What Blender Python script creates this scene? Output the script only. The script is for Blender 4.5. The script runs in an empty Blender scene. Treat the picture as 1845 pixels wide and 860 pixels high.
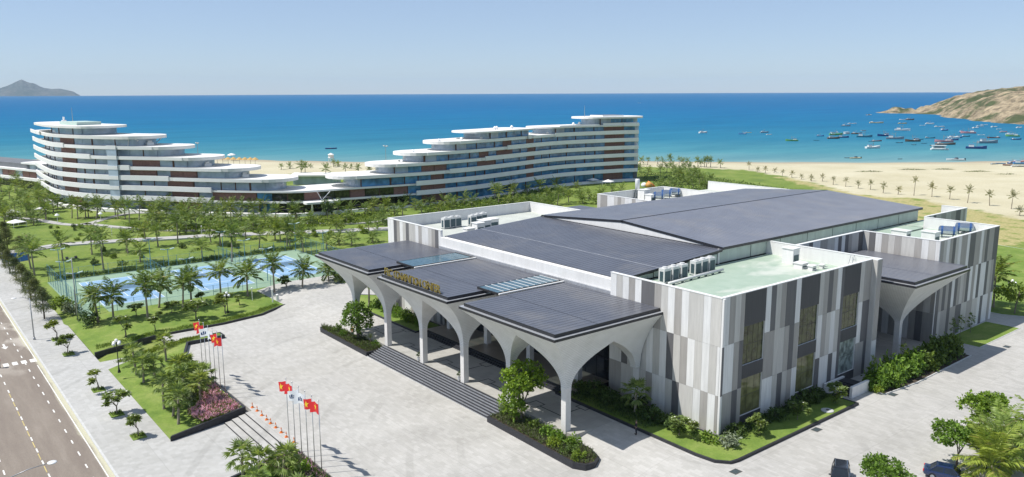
import bpy, bmesh, math, random
from mathutils import Vector, Matrix, noise
import numpy as np
R = math.radians
random.seed(7)
scene = bpy.context.scene
COL = scene.collection

# ------------------------------------------------------------------ camera
cam_d = bpy.data.cameras.new('camera')
cam = bpy.data.objects.new('camera', cam_d)
COL.objects.link(cam)
cam_d.sensor_width = 36.0
cam_d.lens = 28.0
cam_d.clip_start = 0.5
cam_d.clip_end = 40000
CAM = Vector((52.38, -71.69, 39.0))
_yaw, _pitch, _roll = R(51.4), R(10.463), R(0.23)
_fw = Vector((-math.sin(_yaw)*math.cos(_pitch), math.cos(_yaw)*math.cos(_pitch), -math.sin(_pitch)))
_rt = Vector((math.cos(_yaw), math.sin(_yaw), 0))
_up = _rt.cross(_fw)
_r2 = _rt*math.cos(_roll) - _up*math.sin(_roll)
_u2 = _up*math.cos(_roll) + _rt*math.sin(_roll)
cam.matrix_world = Matrix(((_r2.x, _u2.x, -_fw.x, CAM.x), (_r2.y, _u2.y, -_fw.y, CAM.y), (_r2.z, _u2.z, -_fw.z, CAM.z), (0, 0, 0, 1)))
scene.camera = cam
# seaward / along-shore axes of the site
UX, UY = -math.sin(_yaw), math.cos(_yaw)
VX, VY = math.cos(_yaw), math.sin(_yaw)
def uv_of(x, y): return ((x-CAM.x)*UX+(y-CAM.y)*UY, (x-CAM.x)*VX+(y-CAM.y)*VY)
def xy_of(u, v): return (CAM.x+u*UX+v*VX, CAM.y+u*UY+v*VY)

# ------------------------------------------------------------------ sky, sun, exposure
SUN_EL = R(58.6)
SUN_AZ = math.atan2(-3.8, -7.2)          # compass direction the sun stands in
world = bpy.data.worlds.new('World')
scene.world = world
world.use_nodes = True
wn = world.node_tree.nodes; wl = world.node_tree.links
wn.clear()
w_out = wn.new('ShaderNodeOutputWorld'); w_bg = wn.new('ShaderNodeBackground'); w_sky = wn.new('ShaderNodeTexSky')
w_sky.sky_type = 'NISHITA'
w_sky.sun_disc = False
w_sky.sun_elevation = SUN_EL
w_sky.sun_rotation = SUN_AZ
w_sky.altitude = 0
w_sky.air_density = 0.8
w_sky.dust_density = 0.1
w_sky.ozone_density = 4.0
w_bg.inputs['Strength'].default_value = 0.1
w_tint = wn.new('ShaderNodeMix'); w_tint.data_type = 'RGBA'; w_tint.blend_type = 'MULTIPLY'; w_tint.inputs[0].default_value = 1.0
w_tint.inputs[7].default_value = (0.93, 0.96, 1.04, 1)
wl.new(w_sky.outputs[0], w_tint.inputs[6])
w_veil = wn.new('ShaderNodeMix'); w_veil.data_type = 'RGBA'; w_veil.inputs[0].default_value = 0.5      # an even veil of summer haze over the whole dome
w_veil.inputs[7].default_value = (3.5, 4.2, 5.25, 1)
wl.new(w_tint.outputs[2], w_veil.inputs[6]); wl.new(w_veil.outputs[2], w_bg.inputs['Color']); wl.new(w_bg.outputs[0], w_out.inputs['Surface'])

sun_d = bpy.data.lights.new('sun', 'SUN')
sun_d.energy = 4.15
sun_d.angle = R(0.53)
sun_d.color = (1.0, 0.965, 0.91)
sun = bpy.data.objects.new('sun', sun_d)
COL.objects.link(sun)
sun.location = (-60, -110, 200)
sun.rotation_euler = Vector((3.8, 7.2, -13.35)).to_track_quat('-Z', 'Y').to_euler()

scene.view_settings.view_transform = 'Standard'
scene.view_settings.look = 'None'
scene.view_settings.exposure = 0.42
scene.view_settings.gamma = 1.0
scene.view_settings.use_curve_mapping = False
scene.cycles.max_bounces = 6
scene.cycles.diffuse_bounces = 4
scene.cycles.glossy_bounces = 3
scene.cycles.transparent_max_bounces = 8
scene.cycles.volume_bounces = 0
scene.cycles.use_denoising = True

# ------------------------------------------------------------------ helpers: materials
MATS = {}
def _nt(name):
    m = bpy.data.materials.new(name); m.use_nodes = True
    nt = m.node_tree; nt.nodes.clear()
    o = nt.nodes.new('ShaderNodeOutputMaterial')
    MATS[name] = m
    return m, nt, o
def rgba(c): return (c[0], c[1], c[2], 1.0)
def noise_node(nt, scale, detail=4, rough=0.55, stretch=None, coord='pos'):
    n = nt.nodes.new('ShaderNodeTexNoise')
    n.inputs['Scale'].default_value = scale; n.inputs['Detail'].default_value = detail; n.inputs['Roughness'].default_value = rough
    if coord == 'pos':
        g = nt.nodes.new('ShaderNodeNewGeometry'); src = g.outputs['Position']
    else:
        g = nt.nodes.new('ShaderNodeTexCoord'); src = g.outputs['Object']
    if stretch:
        mp = nt.nodes.new('ShaderNodeMapping'); mp.inputs['Scale'].default_value = stretch[:3]
        if len(stretch) > 3: mp.inputs['Rotation'].default_value = (0, 0, stretch[3])
        nt.links.new(src, mp.inputs['Vector']); src = mp.outputs[0]
    nt.links.new(src, n.inputs['Vector'])
    return n
def ramp(nt, src, stops):
    r = nt.nodes.new('ShaderNodeValToRGB')
    el = r.color_ramp.elements
    while len(el) > 1: el.remove(el[0])
    el[0].position = stops[0][0]; el[0].color = rgba(stops[0][1])
    for p, c in stops[1:]:
        e = el.new(p); e.color = rgba(c)
    nt.links.new(src, r.inputs[0])
    return r
def mixc(nt, fac, a, b, mode='MIX'):
    m = nt.nodes.new('ShaderNodeMix'); m.data_type = 'RGBA'; m.blend_type = mode
    for sock, v in ((m.inputs[0], fac), (m.inputs[6], a), (m.inputs[7], b)):
        if hasattr(v, 'is_linked') or hasattr(v, 'links'): nt.links.new(v, sock)
        elif isinstance(v, (int, float)): sock.default_value = v
        else: sock.default_value = rgba(v)
    return m.outputs[2]
def mat(name, col, rough=0.6, metal=0.0, spec=0.5, var=0.12, scale=2.0, bump=0.0, bscale=20.0, stretch=None, coat=0.0, var2=0.0, scale2=0.25):
    """a plain paint / stone / metal with uneven tone and a little relief"""
    if name in MATS: return MATS[name]
    m, nt, o = _nt(name)
    b = nt.nodes.new('ShaderNodeBsdfPrincipled')
    b.inputs['Roughness'].default_value = rough; b.inputs['Metallic'].default_value = metal
    b.inputs['Specular IOR Level'].default_value = spec
    if coat: b.inputs['Coat Weight'].default_value = coat; b.inputs['Coat Roughness'].default_value = 0.05
    n = noise_node(nt, scale, 5, 0.6, stretch)
    lo = tuple(max(0, c*(1-var)) for c in col); hi = tuple(min(1, c*(1+var)) for c in col)
    r = ramp(nt, n.outputs['Fac'], [(0.3, lo), (0.7, hi)])
    out = r.outputs[0]
    if var2:
        n2 = noise_node(nt, scale2, 3, 0.5)
        r2 = ramp(nt, n2.outputs['Fac'], [(0.3, (1-var2,)*3), (0.7, (1, 1, 1))])
        out = mixc(nt, 1.0, out, r2.outputs[0], 'MULTIPLY')
    nt.links.new(out, b.inputs['Base Color'])
    if bump:
        nb = noise_node(nt, bscale, 4, 0.6)
        bp = nt.nodes.new('ShaderNodeBump'); bp.inputs['Strength'].default_value = bump; bp.inputs['Distance'].default_value = 0.05
        nt.links.new(nb.outputs['Fac'], bp.inputs['Height']); nt.links.new(bp.outputs[0], b.inputs['Normal'])
    nt.links.new(b.outputs[0], o.inputs['Surface'])
    return m
def mat_leaf(name, a, b_, trans=0.3, rough=0.55, c=None):
    a = tuple(x*0.72 for x in a); b_ = tuple(min(1, x*1.12) for x in b_)
    """leaves: every leaf its own green, some light passing through"""
    m, nt, o = _nt(name)
    g = nt.nodes.new('ShaderNodeNewGeometry')
    stops = [(0.0, a), (1.0, b_)] if c is None else [(0.0, a), (0.6, b_), (0.93, b_), (0.97, c)]
    r = ramp(nt, g.outputs['Random Per Island'], stops)
    oi = nt.nodes.new('ShaderNodeObjectInfo')
    r2 = ramp(nt, oi.outputs['Random'], [(0, (0.78, 0.8, 0.72)), (0.55, (1.0, 1.0, 1.0)), (1, (1.2, 1.08, 0.85))])
    colr = mixc(nt, 1.0, r.outputs[0], r2.outputs[0], 'MULTIPLY')
    p = nt.nodes.new('ShaderNodeBsdfPrincipled'); p.inputs['Roughness'].default_value = rough; p.inputs['Specular IOR Level'].default_value = 0.35
    t = nt.nodes.new('ShaderNodeBsdfTranslucent')
    nt.links.new(colr, p.inputs['Base Color'])
    tc = mixc(nt, 1.0, colr, (1.25, 1.2, 0.5), 'MULTIPLY'); nt.links.new(tc, t.inputs['Color'])
    mx = nt.nodes.new('ShaderNodeMixShader'); mx.inputs[0].default_value = trans
    nt.links.new(p.outputs[0], mx.inputs[1]); nt.links.new(t.outputs[0], mx.inputs[2]); nt.links.new(mx.outputs[0], o.inputs['Surface'])
    return m
def mat_glass(name, col, rough=0.05, spec=0.8, var=0.25, scale=0.6):
    m, nt, o = _nt(name)
    b = nt.nodes.new('ShaderNodeBsdfPrincipled')
    n = noise_node(nt, scale, 2, 0.5)
    r = ramp(nt, n.outputs['Fac'], [(0.35, tuple(c*(1-var) for c in col)), (0.65, tuple(c*(1+var) for c in col))])
    nt.links.new(r.outputs[0], b.inputs['Base Color'])
    b.inputs['Roughness'].default_value = rough; b.inputs['Specular IOR Level'].default_value = spec
    nb = noise_node(nt, 0.35, 1, 0.4)
    bp = nt.nodes.new('ShaderNodeBump'); bp.inputs['Strength'].default_value = 0.05; bp.inputs['Distance'].default_value = 0.3
    nt.links.new(nb.outputs['Fac'], bp.inputs['Height']); nt.links.new(bp.outputs[0], b.inputs['Normal'])
    nt.links.new(b.outputs[0], o.inputs['Surface'])
    return m

# ------------------------------------------------------------------ helpers: meshes
class MB:
    def __init__(s): s.v = []; s.f = []; s.mi = []; s.cur = 0
    def add(s, vs, fs):
        o = len(s.v); s.v.extend(vs)
        for f in fs: s.f.append(tuple(i+o for i in f)); s.mi.append(s.cur)
        return s
    def box(s, x0, x1, y0, y1, z0, z1):
        return s.add([(x0,y0,z0),(x1,y0,z0),(x1,y1,z0),(x0,y1,z0),(x0,y0,z1),(x1,y0,z1),(x1,y1,z1),(x0,y1,z1)],
                     [(0,3,2,1),(4,5,6,7),(0,1,5,4),(1,2,6,5),(2,3,7,6),(3,0,4,7)])
    def obox(s, c, size, mt):
        hx, hy, hz = size[0]/2, size[1]/2, size[2]/2
        c = Vector(c)
        vs = [tuple(c + mt @ Vector(p)) for p in [(-hx,-hy,-hz),(hx,-hy,-hz),(hx,hy,-hz),(-hx,hy,-hz),(-hx,-hy,hz),(hx,-hy,hz),(hx,hy,hz),(-hx,hy,hz)]]
        return s.add(vs, [(0,3,2,1),(4,5,6,7),(0,1,5,4),(1,2,6,5),(2,3,7,6),(3,0,4,7)])
    def prism(s, pts, z0, z1):
        n = len(pts)
        a = sum(pts[i][0]*pts[(i+1)%n][1]-pts[(i+1)%n][0]*pts[i][1] for i in range(n))
        if a < 0: pts = pts[::-1]
        f0 = (lambda x, y: z0) if not callable(z0) else z0
        f1 = (lambda x, y: z1) if not callable(z1) else z1
        vs = [(x, y, f0(x, y)) for x, y in pts]+[(x, y, f1(x, y)) for x, y in pts]
        fs = [tuple(range(n-1, -1, -1)), tuple(range(n, 2*n))]+[(i, (i+1)%n, n+(i+1)%n, n+i) for i in range(n)]
        return s.add(vs, fs)
    def tube(s, path, rad, n=6, cap=True):
        path = [Vector(p) for p in path]
        rad = rad if isinstance(rad, (list, tuple)) else [rad]*len(path)
        vs = []; fs = []
        for i, p in enumerate(path):
            d = (path[min(i+1, len(path)-1)]-path[max(i-1, 0)])
            d = d.normalized() if d.length > 1e-9 else Vector((0, 0, 1))
            a = Vector((0, 0, 1)) if abs(d.z) < 0.95 else Vector((1, 0, 0))
            e1 = d.cross(a).normalized(); e2 = d.cross(e1)
            for k in range(n):
                t = 2*math.pi*k/n
                vs.append(tuple(p+(e1*math.cos(t)+e2*math.sin(t))*rad[i]))
        for i in range(len(path)-1):
            for k in range(n):
                fs.append((i*n+k, i*n+(k+1)%n, (i+1)*n+(k+1)%n, (i+1)*n+k))
        if cap:
            fs.append(tuple(range(n-1, -1, -1))); fs.append(tuple((len(path)-1)*n+k for k in range(n)))
        return s.add(vs, fs)
    def lathe(s, prof, n=12, c=(0, 0, 0)):
        vs = []; fs = []
        for r_, z in prof:
            for k in range(n):
                t = 2*math.pi*k/n; vs.append((c[0]+r_*math.cos(t), c[1]+r_*math.sin(t), c[2]+z))
        for i in range(len(prof)-1):
            for k in range(n): fs.append((i*n+k, i*n+(k+1)%n, (i+1)*n+(k+1)%n, (i+1)*n+k))
        fs.append(tuple(range(n-1, -1, -1))); fs.append(tuple((len(prof)-1)*n+k for k in range(n)))
        return s.add(vs, fs)
    def sphere(s, c, r_, n=10, m=6, sq=1.0):
        return s.lathe([(max(0.001, r_*math.sin(math.pi*i/m)), -r_*sq*math.cos(math.pi*i/m)) for i in range(m+1)], n, c)
    def grid(s, pts):                     # pts[i][j]
        ni, nj = len(pts), len(pts[0])
        vs = [tuple(p) for row in pts for p in row]
        fs = [(i*nj+j, i*nj+j+1, (i+1)*nj+j+1, (i+1)*nj+j) for i in range(ni-1) for j in range(nj-1)]
        return s.add(vs, fs)
    def mesh(s, name, mats, smooth=False):
        me = bpy.data.meshes.new(name)
        me.from_pydata(s.v, [], s.f)
        for m in (mats if isinstance(mats, (list, tuple)) else [mats]): me.materials.append(m)
        if s.mi and max(s.mi) > 0: me.polygons.foreach_set('material_index', s.mi)
        if smooth: me.polygons.foreach_set('use_smooth', [True]*len(me.polygons))
        me.update()
        return me
    def build(s, name, mats, parent=None, smooth=False, kind=None):
        return link(name, s.mesh(name, mats, smooth), parent, kind)
OFF = {}
def link(name, me, parent=None, kind=None, loc=None):
    o = bpy.data.objects.new(name, me); COL.objects.link(o)
    if parent is not None:
        o.parent = parent
        if parent.name in OFF: o.matrix_parent_inverse = OFF[parent.name]
    if kind: o['kind'] = kind
    if loc: o.location = loc
    return o
def tag(o, label, cat, group=None):
    o['label'] = label; o['category'] = cat
    if group: o['group'] = group
    return o
def thing(name, label, cat, loc=(0, 0, 0), rz=0, group=None, world_parts=False):
    o = bpy.data.objects.new(name, None); COL.objects.link(o)
    o.empty_display_size = 0.3
    o.location = loc; o.rotation_euler = (0, 0, rz)
    if world_parts: OFF[o.name] = Matrix.Translation(-Vector(loc))
    return tag(o, label, cat, group)
def copy_tree(src, loc, rz=0, sc=1.0, label=None, group=None, name=None):
    r = src.copy(); COL.objects.link(r)
    r.location = loc; r.rotation_euler = (0, 0, rz)
    r.scale = (sc, sc, sc) if not isinstance(sc, tuple) else sc
    if label: r['label'] = label
    if group: r['group'] = group
    for ch in src.children:
        c = ch.copy(); COL.objects.link(c); c.parent = r
        for g in ch.children:
            d = g.copy(); COL.objects.link(d); d.parent = c
    return r
ORD = ['first', 'second', 'third', 'fourth', 'fifth', 'sixth', 'seventh', 'eighth', 'ninth', 'tenth', 'eleventh', 'twelfth', 'thirteenth', 'fourteenth',
       'fifteenth', 'sixteenth', 'seventeenth', 'eighteenth', 'nineteenth', 'twentieth', 'twenty-first', 'twenty-second', 'twenty-third']
def nth(i):
    i += 1
    return '%d%s' % (i, 'th' if 10 < i % 100 < 14 else {1: 'st', 2: 'nd', 3: 'rd'}.get(i % 10, 'th'))
def across(pts):
    """rank of each point from left to right as seen from the forecourt side"""
    key = [uv_of(p[0], p[1])[1]/max(1, uv_of(p[0], p[1])[0]) for p in pts]
    order = sorted(range(len(pts)), key=lambda i: key[i])
    rk = [0]*len(pts)
    for r_, i in enumerate(order): rk[i] = r_
    return rk
def smooth(a, b, t):
    t = min(1, max(0, (t-a)/(b-a))); return t*t*(3-2*t)
def interp(pts, x):
    if x <= pts[0][0]: return pts[0][1]
    for (a, b), (c, d) in zip(pts, pts[1:]):
        if x <= c: return b+(d-b)*(x-a)/(c-a) if c != a else d
    return pts[-1][1]
def offset_poly(pts, d):
    """inset (d>0) a counter-clockwise polygon"""
    n = len(pts)
    a = sum(pts[i][0]*pts[(i+1)%n][1]-pts[(i+1)%n][0]*pts[i][1] for i in range(n))
    if a < 0: pts = pts[::-1]
    out = []
    for i in range(n):
        p0, p1, p2 = Vector(pts[i-1]), Vector(pts[i]), Vector(pts[(i+1)%n])
        e1 = (p1-p0).normalized(); e2 = (p2-p1).normalized()
        n1 = Vector((-e1.y, e1.x)); n2 = Vector((-e2.y, e2.x))
        b = n1+n2
        k = 1+n1.dot(n2)
        b = b/max(0.35, k)
        out.append((p1.x+b.x*d, p1.y+b.y*d))
    return out
def arc(cx, cy, r_, a0, a1, n=8):
    return [(cx+r_*math.cos(R(a0+(a1-a0)*i/n)), cy+r_*math.sin(R(a0+(a1-a0)*i/n))) for i in range(n+1)]

# ------------------------------------------------------------------ site plan (metres: x along the front, y away from the street)
GARDEN = [(-235.9,-22.3,6.9),(-237.0,-18.9,5.0),(-232.0,-17.6,7.1),(-227.5,-12.2,6.0),(-216.5,-11.2,7.4),(-259.3,-25.5,6.1),(-266.4,-23.0,4.1),(-245.5,-38.4,7.2),(-248.9,-33.0,4.9),(-259.7,-29.3,8.0),(-228.0,0.8,5.0),(-199.1,-9.1,5.3),(-171.4,-9.7,8.3),(-187.2,-2.8,6.1),(-181.6,-15.5,4.9),(-190.4,1.2,7.0),(-165.5,-2.7,7.5),(-182.9,5.3,5.8),(-199.7,12.5,5.6),(-200.2,15.0,7.2),(-210.7,24.8,6.2),(-165.2,6.8,4.9),(-136.7,-7.2,9.5),(-184.4,16.5,3.6),(-151.0,-24.4,5.7),(-143.6,-12.0,5.8),(-230.7,4.5,6.0),(-219.8,7.9,5.5),(-240.9,-1.6,4.3),(-189.1,25.3,5.9),(-158.4,12.5,5.8),(-148.1,11.6,5.8),(-150.3,4.8,5.5),(-136.8,11.1,6.5),(-161.8,32.8,4.4),(-151.2,37.8,4.3),(-182.4,48.6,4.8),(-181.4,52.9,4.2),(-189.2,60.4,4.0),(-137.7,17.9,4.1),(-141.6,23.5,3.5),(-138.3,25.5,4.0),(-138.6,32.1,2.9),(-197.0,24.9,3.2),(-179.4,14.4,4.4),(-152.1,-46.5,7.7),(-160.2,-46.1,7.4),(-148.1,-33.1,8.9),(-165.3,-38.6,6.9),(-200.5,2.8,4.7),(-203.2,7.9,5.0),(-191.0,14.2,4.3),(-198.8,-3.1,4.3),(-206.7,-4.5,3.8),(-198.3,-14.6,3.3),(-171.4,22.0,3.8),(-176.6,31.4,4.3),(-172.2,41.5,3.9),(-162.2,48.6,3.5),(-239.8,-23.3,7.0),(-237.4,-19.7,6.3),(-234.7,-16.5,6.4),(-236.0,-11.0,5.2),(-225.5,-10.4,6.9),(-220.7,-7.4,7.7),(-221.1,-2.1,5.7),(-219.9,0.8,5.4),(-219.9,5.5,4.9),(-214.4,8.8,6.7),(-209.2,11.7,6.3),(-208.1,16.1,5.7),(-199.2,18.0,7.4),(-203.6,23.7,5.4),(-203.7,27.7,6.0),(-171.3,5.6,4.4),(-154.7,42.6,3.7),(-168.4,52.3,4.1),(-162.6,19.5,4.2),(-205.0,-7.3,6.1),(-191.0,43.5,4.7),(-215.5,-3.5,5.9),(-191.9,-4.2,4.7),(-185.2,-5.2,3.9),(-184.3,30.2,4.9),(-201.0,1.1,6.2),(-181.2,42.9,6.2),(-196.3,-0.4,5.8),(-185.0,30.3,6.4),(-201.4,1.3,5.7),(-170.4,-15.1,6.2),(-173.1,-27.8,6.4),(-161.3,-1.7,5.6),(-149.0,16.0,5.7),(-156.0,13.0,5.9),(-146.0,11.5,7.1),(-168.0,-23.5,5.3),(-164.8,-23.9,5.9),(-160.5,-1.8,6.5),(-169.0,-31.4,7.3)]
WEST = [(-339.7,-31.8,6.0),(-347.1,-32.9,6.1),(-244.1,-30.2,5.4),(-281.6,-38.6,4.9),(-340.4,-33.2,5.6),(-241.3,-30.5,5.5),(-316.2,-21.9,5.6),(-254.8,-34.1,5.7),(-282.3,-25.2,5.8),(-278.2,-30.0,4.8),(-337.6,-26.5,7.3),(-270.6,-27.2,5.0),(-267.2,-26.9,6.1),(-275.3,-26.9,5.3),(-288.2,-30.2,4.9),(-251.4,-40.5,4.1),(-274.2,-42.8,4.8),(-284.4,-32.0,5.2),(-312.5,-17.9,5.9),(-271.2,-40.1,4.8),(-257.1,-38.9,4.7),(-239.5,-37.4,4.1),(-323.8,-37.4,6.6),(-313.2,-26.5,5.6),(-291.5,-38.4,4.6),(-238.4,-35.1,5.6),(-232.3,-35.3,3.9),(-237.6,-42.4,5.2),(-238.0,-40.2,5.0),(-302.1,-23.5,5.2),(-330.9,-28.1,5.9),(-294.8,-21.5,4.7),(-332.9,-36.9,6.8),(-310.1,-32.4,5.0)]
GARDENR = [(-173.0,62.0,4.6),(-186.2,63.9,4.2),(-183.0,73.1,3.5),(-173.3,76.5,3.2),(-185.4,81.1,3.5),(-182.2,84.9,4.1),(-179.2,87.0,4.3),(-181.9,93.5,4.5),(-172.1,96.9,2.8),(-177.1,105.3,6.6),(-181.1,106.7,7.4),(-176.6,61.0,3.7),(-174.9,70.7,4.2),(-189.2,74.0,4.4),(-174.6,83.0,3.5),(-174.6,91.3,4.3),(-196.6,125.6,5.4),(-183.1,116.8,5.0),(-186.5,126.7,4.8),(-188.2,134.3,6.1),(-197.1,150.7,4.5),(-160.3,119.1,6.9),(-162.0,126.2,4.5),(-164.6,138.6,3.9),(-168.3,137.9,3.0),(-158.9,115.3,3.1),(-168.4,118.6,3.3),(-171.0,104.2,3.9),(-172.1,108.3,2.6),(-171.6,114.8,2.9),(-172.8,159.5,3.2),(-171.8,164.2,2.6),(-152.3,130.7,2.7),(-155.8,127.5,3.2),(-192.4,159.1,2.5),(-175.3,127.1,4.3),(-178.6,138.7,3.7),(-168.7,150.3,3.1),(-165.3,106.6,4.0),(-160.0,108.6,3.6)]
SHORER = [(-256.5,268.6,3.3),(-250.7,268.2,3.7),(-235.1,262.8,4.0),(-250.0,276.0,3.3),(-242.3,277.9,4.7),(-236.2,278.0,4.1),(-233.2,281.5,3.5),(-236.3,281.3,3.5),(-221.2,275.5,4.3),(-218.9,275.0,3.1),(-216.3,274.8,4.5),(-215.7,275.6,5.1),(-214.2,277.3,4.5),(-208.3,277.9,3.9)]
DIAG = [(-214.5,237.3,3.5),(-210.0,237.0,4.8),(-215.5,247.4,4.9),(-201.0,231.3,4.5),(-193.6,224.6,4.3),(-188.4,221.0,4.1),(-214.1,254.8,4.4),(-205.2,248.0,4.2),(-196.3,241.9,4.0),(-186.3,228.3,3.7),(-186.7,232.6,3.7),(-175.1,213.4,3.4),(-175.7,221.7,3.3),(-169.4,202.9,3.1),(-159.3,194.6,4.1),(-151.0,193.0,3.9),(-151.7,195.9,3.9),(-166.4,214.9,4.0),(-176.1,199.3,3.9),(-166.0,190.7,3.7),(-175.0,192.3,3.7),(-177.4,210.7,3.7),(-171.5,200.5,3.5),(-183.8,221.6,3.6),(-211.3,224.6,3.7),(-221.3,229.4,3.7),(-164.0,209.3,3.1),(-167.7,209.1,4.3),(-152.1,191.7,3.9),(-194.2,229.0,4.5)]
BEACHROW = [(-191.8,279.8,4.8),(-182.7,273.9,2.9),(-176.5,271.5,3.9),(-174.9,276.4,3.1),(-163.3,265.6,3.6),(-157.2,263.9,3.7),(-150.3,260.9,2.9),(-143.5,258.1,3.2),(-139.4,260.2,3.6),(-130.2,253.2,3.7),(-122.7,250.0,4.3),(-115.5,247.0,3.5),(-110.1,246.7,4.3),(-101.4,240.0,4.7),(-95.1,239.3,3.7),(-87.2,235.3,7.7),(-79.8,233.5,5.6),(-72.7,231.7,5.2),(-64.4,226.2,6.6),(-56.2,223.4,5.8),(-48.5,220.5,6.6),(-41.7,208.3,3.5)]
BEHIND = [(-354.6,96.5,3.3),(-356.0,102.0,2.9),(-290.9,79.4,9.2),(-321.6,95.1,5.9),(-353.2,112.5,2.3),(-280.3,86.5,8.7),(-349.4,124.2,4.1),(-352.6,128.1,2.8),(-315.9,114.3,4.7),(-334.2,127.1,2.2),(-307.6,117.4,4.6),(-307.8,123.7,3.4),(-312.8,131.0,2.4),(-301.6,130.8,1.7)]
COURTROW = [(-100.8,-43.9,6.5),(-99.4,-41.7,6.7),(-96.7,-36.6,8.1),(-103.0,-33.0,6.9),(-98.7,-29.9,6.9),(-102.2,-27.3,7.0),(-105.0,-20.7,6.9),(-100.9,-16.8,6.7),(-99.0,-12.0,8.1),(-97.6,-6.7,6.2),(-98.7,-0.3,5.4),(-97.5,2.2,3.0)]
FRANG_LAWN = [(-90.8,-30.0,3.5),(-99.6,-25.9,2.5),(-90.6,-24.7,3.7),(-95.0,-20.6,2.1),(-97.7,-32.2,2.2),(-92.9,-35.4,1.8),(-99.6,-9.1,3.0),(-87.8,-42.4,3.8),(-99.6,-37.9,2.3),(-87.9,-37.7,2.4)]
FRANG_PAVE = [(-96.2,-51.2,3.6),(-86.3,-51.2,3.2),(-66.3,-51.0,3.4),(-55.4,-51.1,3.4),(-46.4,-50.7,3.0)]
CAS = [(-111.8,-50.7,6.1),(-122.9,-50.4,5.8),(-129.5,-50.4,6.2),(-139.5,-50.4,5.9),(-151.1,-50.2,5.4),(-160.5,-50.3,5.8),(-171.2,-50.2,5.5),(-181.2,-50.0,5.8),(-194.0,-49.8,5.5)]
FAN1 = [(-68.8,-45.4,4.5),(-64.5,-45.5,4.0),(-52.6,-46.0,4.9),(-49.4,-45.8,4.2),(-46.4,-46.0,4.6),(-49.8,-42.2,4.5),(-54.9,-41.6,4.2),(-58.9,-41.9,4.1),(-70.6,-40.7,4.2),(-63.9,-41.5,3.9),(-64.5,-43.9,3.5),(-59.3,-40.8,3.8),(-59.2,-44.6,3.0),(-55.4,-40.0,3.3),(-54.3,-43.1,4.2),(-66.5,-41.2,4.0)]
FAN2 = [(-25.5,-45.6,4.9),(-22.8,-44.8,4.9),(-22.1,-42.9,4.8),(-20.3,-46.5,4.4),(-15.4,-43.8,4.3),(-12.5,-42.6,4.5)]
BOATS = [(-359,631,'blue',9,'w'),(-326,569,'teal',6,'s'),(-330,604,'brown',14,'w'),(-333,626,'navy',12,'w'),(-360,661,'green',16,'w'),(-384,700,'white',11,'l'),(-363,685,'white',10,'h'),(-356,692,'brown',12,'w'),(-455,851,'grey',13,'w'),(-485,921,'white',14,'l'),(-324,647,'teal',17,'w'),(-289,590,'teal',5,'s'),(-286,596,'maroon',12,'l'),(-247,514,'white',15,'w'),(-476,966,'cream',22,'l'),(-445,973,'yellow',14,'l'),(-358,791,'white',19,'w'),(-321,677,'navy',16,'w'),(-291,638,'grey',18,'w'),(-264,590,'teal',8,'s'),(-265,615,'brown',16,'w'),(-244,573,'teal',5,'s'),(-209,418,'cream',10,'p'),(-214,417,'black',4,'s'),(-188,434,'black',3.5,'s'),(-384,759,'grey',9,'s'),(-508,1106,'white',13,'l'),(-498,1106,'brown',15,'w'),(-652,1284,'white',16,'p'),(-336,547,'green',13,'w'),(-401,932,'white',8,'l'),(-413,978,'white',13,'w'),(-371,909,'white',14,'l'),(-329,824,'blue',14,'w'),(-277,674,'teal',13,'l'),(-274,648,'teal',9,'s'),(-244,625,'pink',18,'w'),(-229,594,'brown',20,'l'),(-207,533,'white',15,'h'),(-263,690,'white',13,'w'),(-251,660,'navy',10,'w'),(-263,701,'blue',11,'w'),(-266,722,'teal',14,'l'),(-289,784,'pink',17,'w'),(-299,797,'blue',12,'w'),(-331,908,'white',13,'l'),(-345,956,'white',12,'l'),(-357,999,'white',10,'l'),(-267,759,'white',8,'l'),(-327,949,'white',13,'l'),(-302,896,'white',7,'s'),(-274,831,'pink',9,'w'),(-241,718,'maroon',14,'l'),(-215,638,'grey',20,'w'),(-195,565,'navy',17,'w'),(-251,785,'white',11,'w'),(-239,756,'green',14,'w'),(-218,706,'navy',13,'l'),(-300,946,'white',9,'w'),(-228,571,'brown',7,'s'),(-247,596,'teal',6,'s'),(-246,576,'teal',5,'s'),(-162,451,'white',13,'p'),(-471,599,'white',13,'w'),(-431,610,'blue',10,'w'),(-443,637,'cream',8,'l'),(-432,649,'grey',11,'w'),(-407,620,'white',8,'l'),(-1929,2098,'white',14,'l'),(-516,204,'navy',11,'s')]
BEACHBOATS = [(-129.3,423.1),(-128.1,428.5),(-124.3,434.4),(-119.4,413.7),(-117.5,428.9),(-128.3,457.4),(-112.0,403.4),(-110.5,405.2)]
PARASOLS = [(-429.9,76.3),(-423.8,77.5),(-421.9,79.6),(-419.8,82.0),(-416.3,83.7),(-413.4,85.8),(-409.8,87.7),(-407.7,90.1),(-403.9,92.2),(-401.8,94.6),(-399.7,97.0),(-397.9,99.1)]
UMBW = [(-451.0,104.3),(-450.8,98.4)]
PATH1 = [(-180.5,-56.9),(-184.9,-49.5),(-186.1,-41.9),(-188.5,-36.4),(-187.7,-29.9),(-183.8,-18.1),(-179.8,-7.3),(-175.7,3.8),(-170.1,14.7),(-164.4,25.8),(-158.0,38.7),(-153.5,49.4)]
PATH2 = [(-266.1,-45.3),(-250.5,-36.0),(-239.7,-32.0),(-228.2,-28.4),(-222.4,-24.8),(-224.3,-20.5),(-232.8,-13.1),(-237.8,-5.9),(-232.4,2.5)]
PATH3 = [(-224.8,-22.8),(-204.6,-13.1),(-190.7,-2.6),(-181.8,14.2),(-183.0,27.0),(-173.1,37.2),(-168.0,49.9),(-171.3,60.0),(-169.0,75.8),(-172.2,92.0)]
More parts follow.
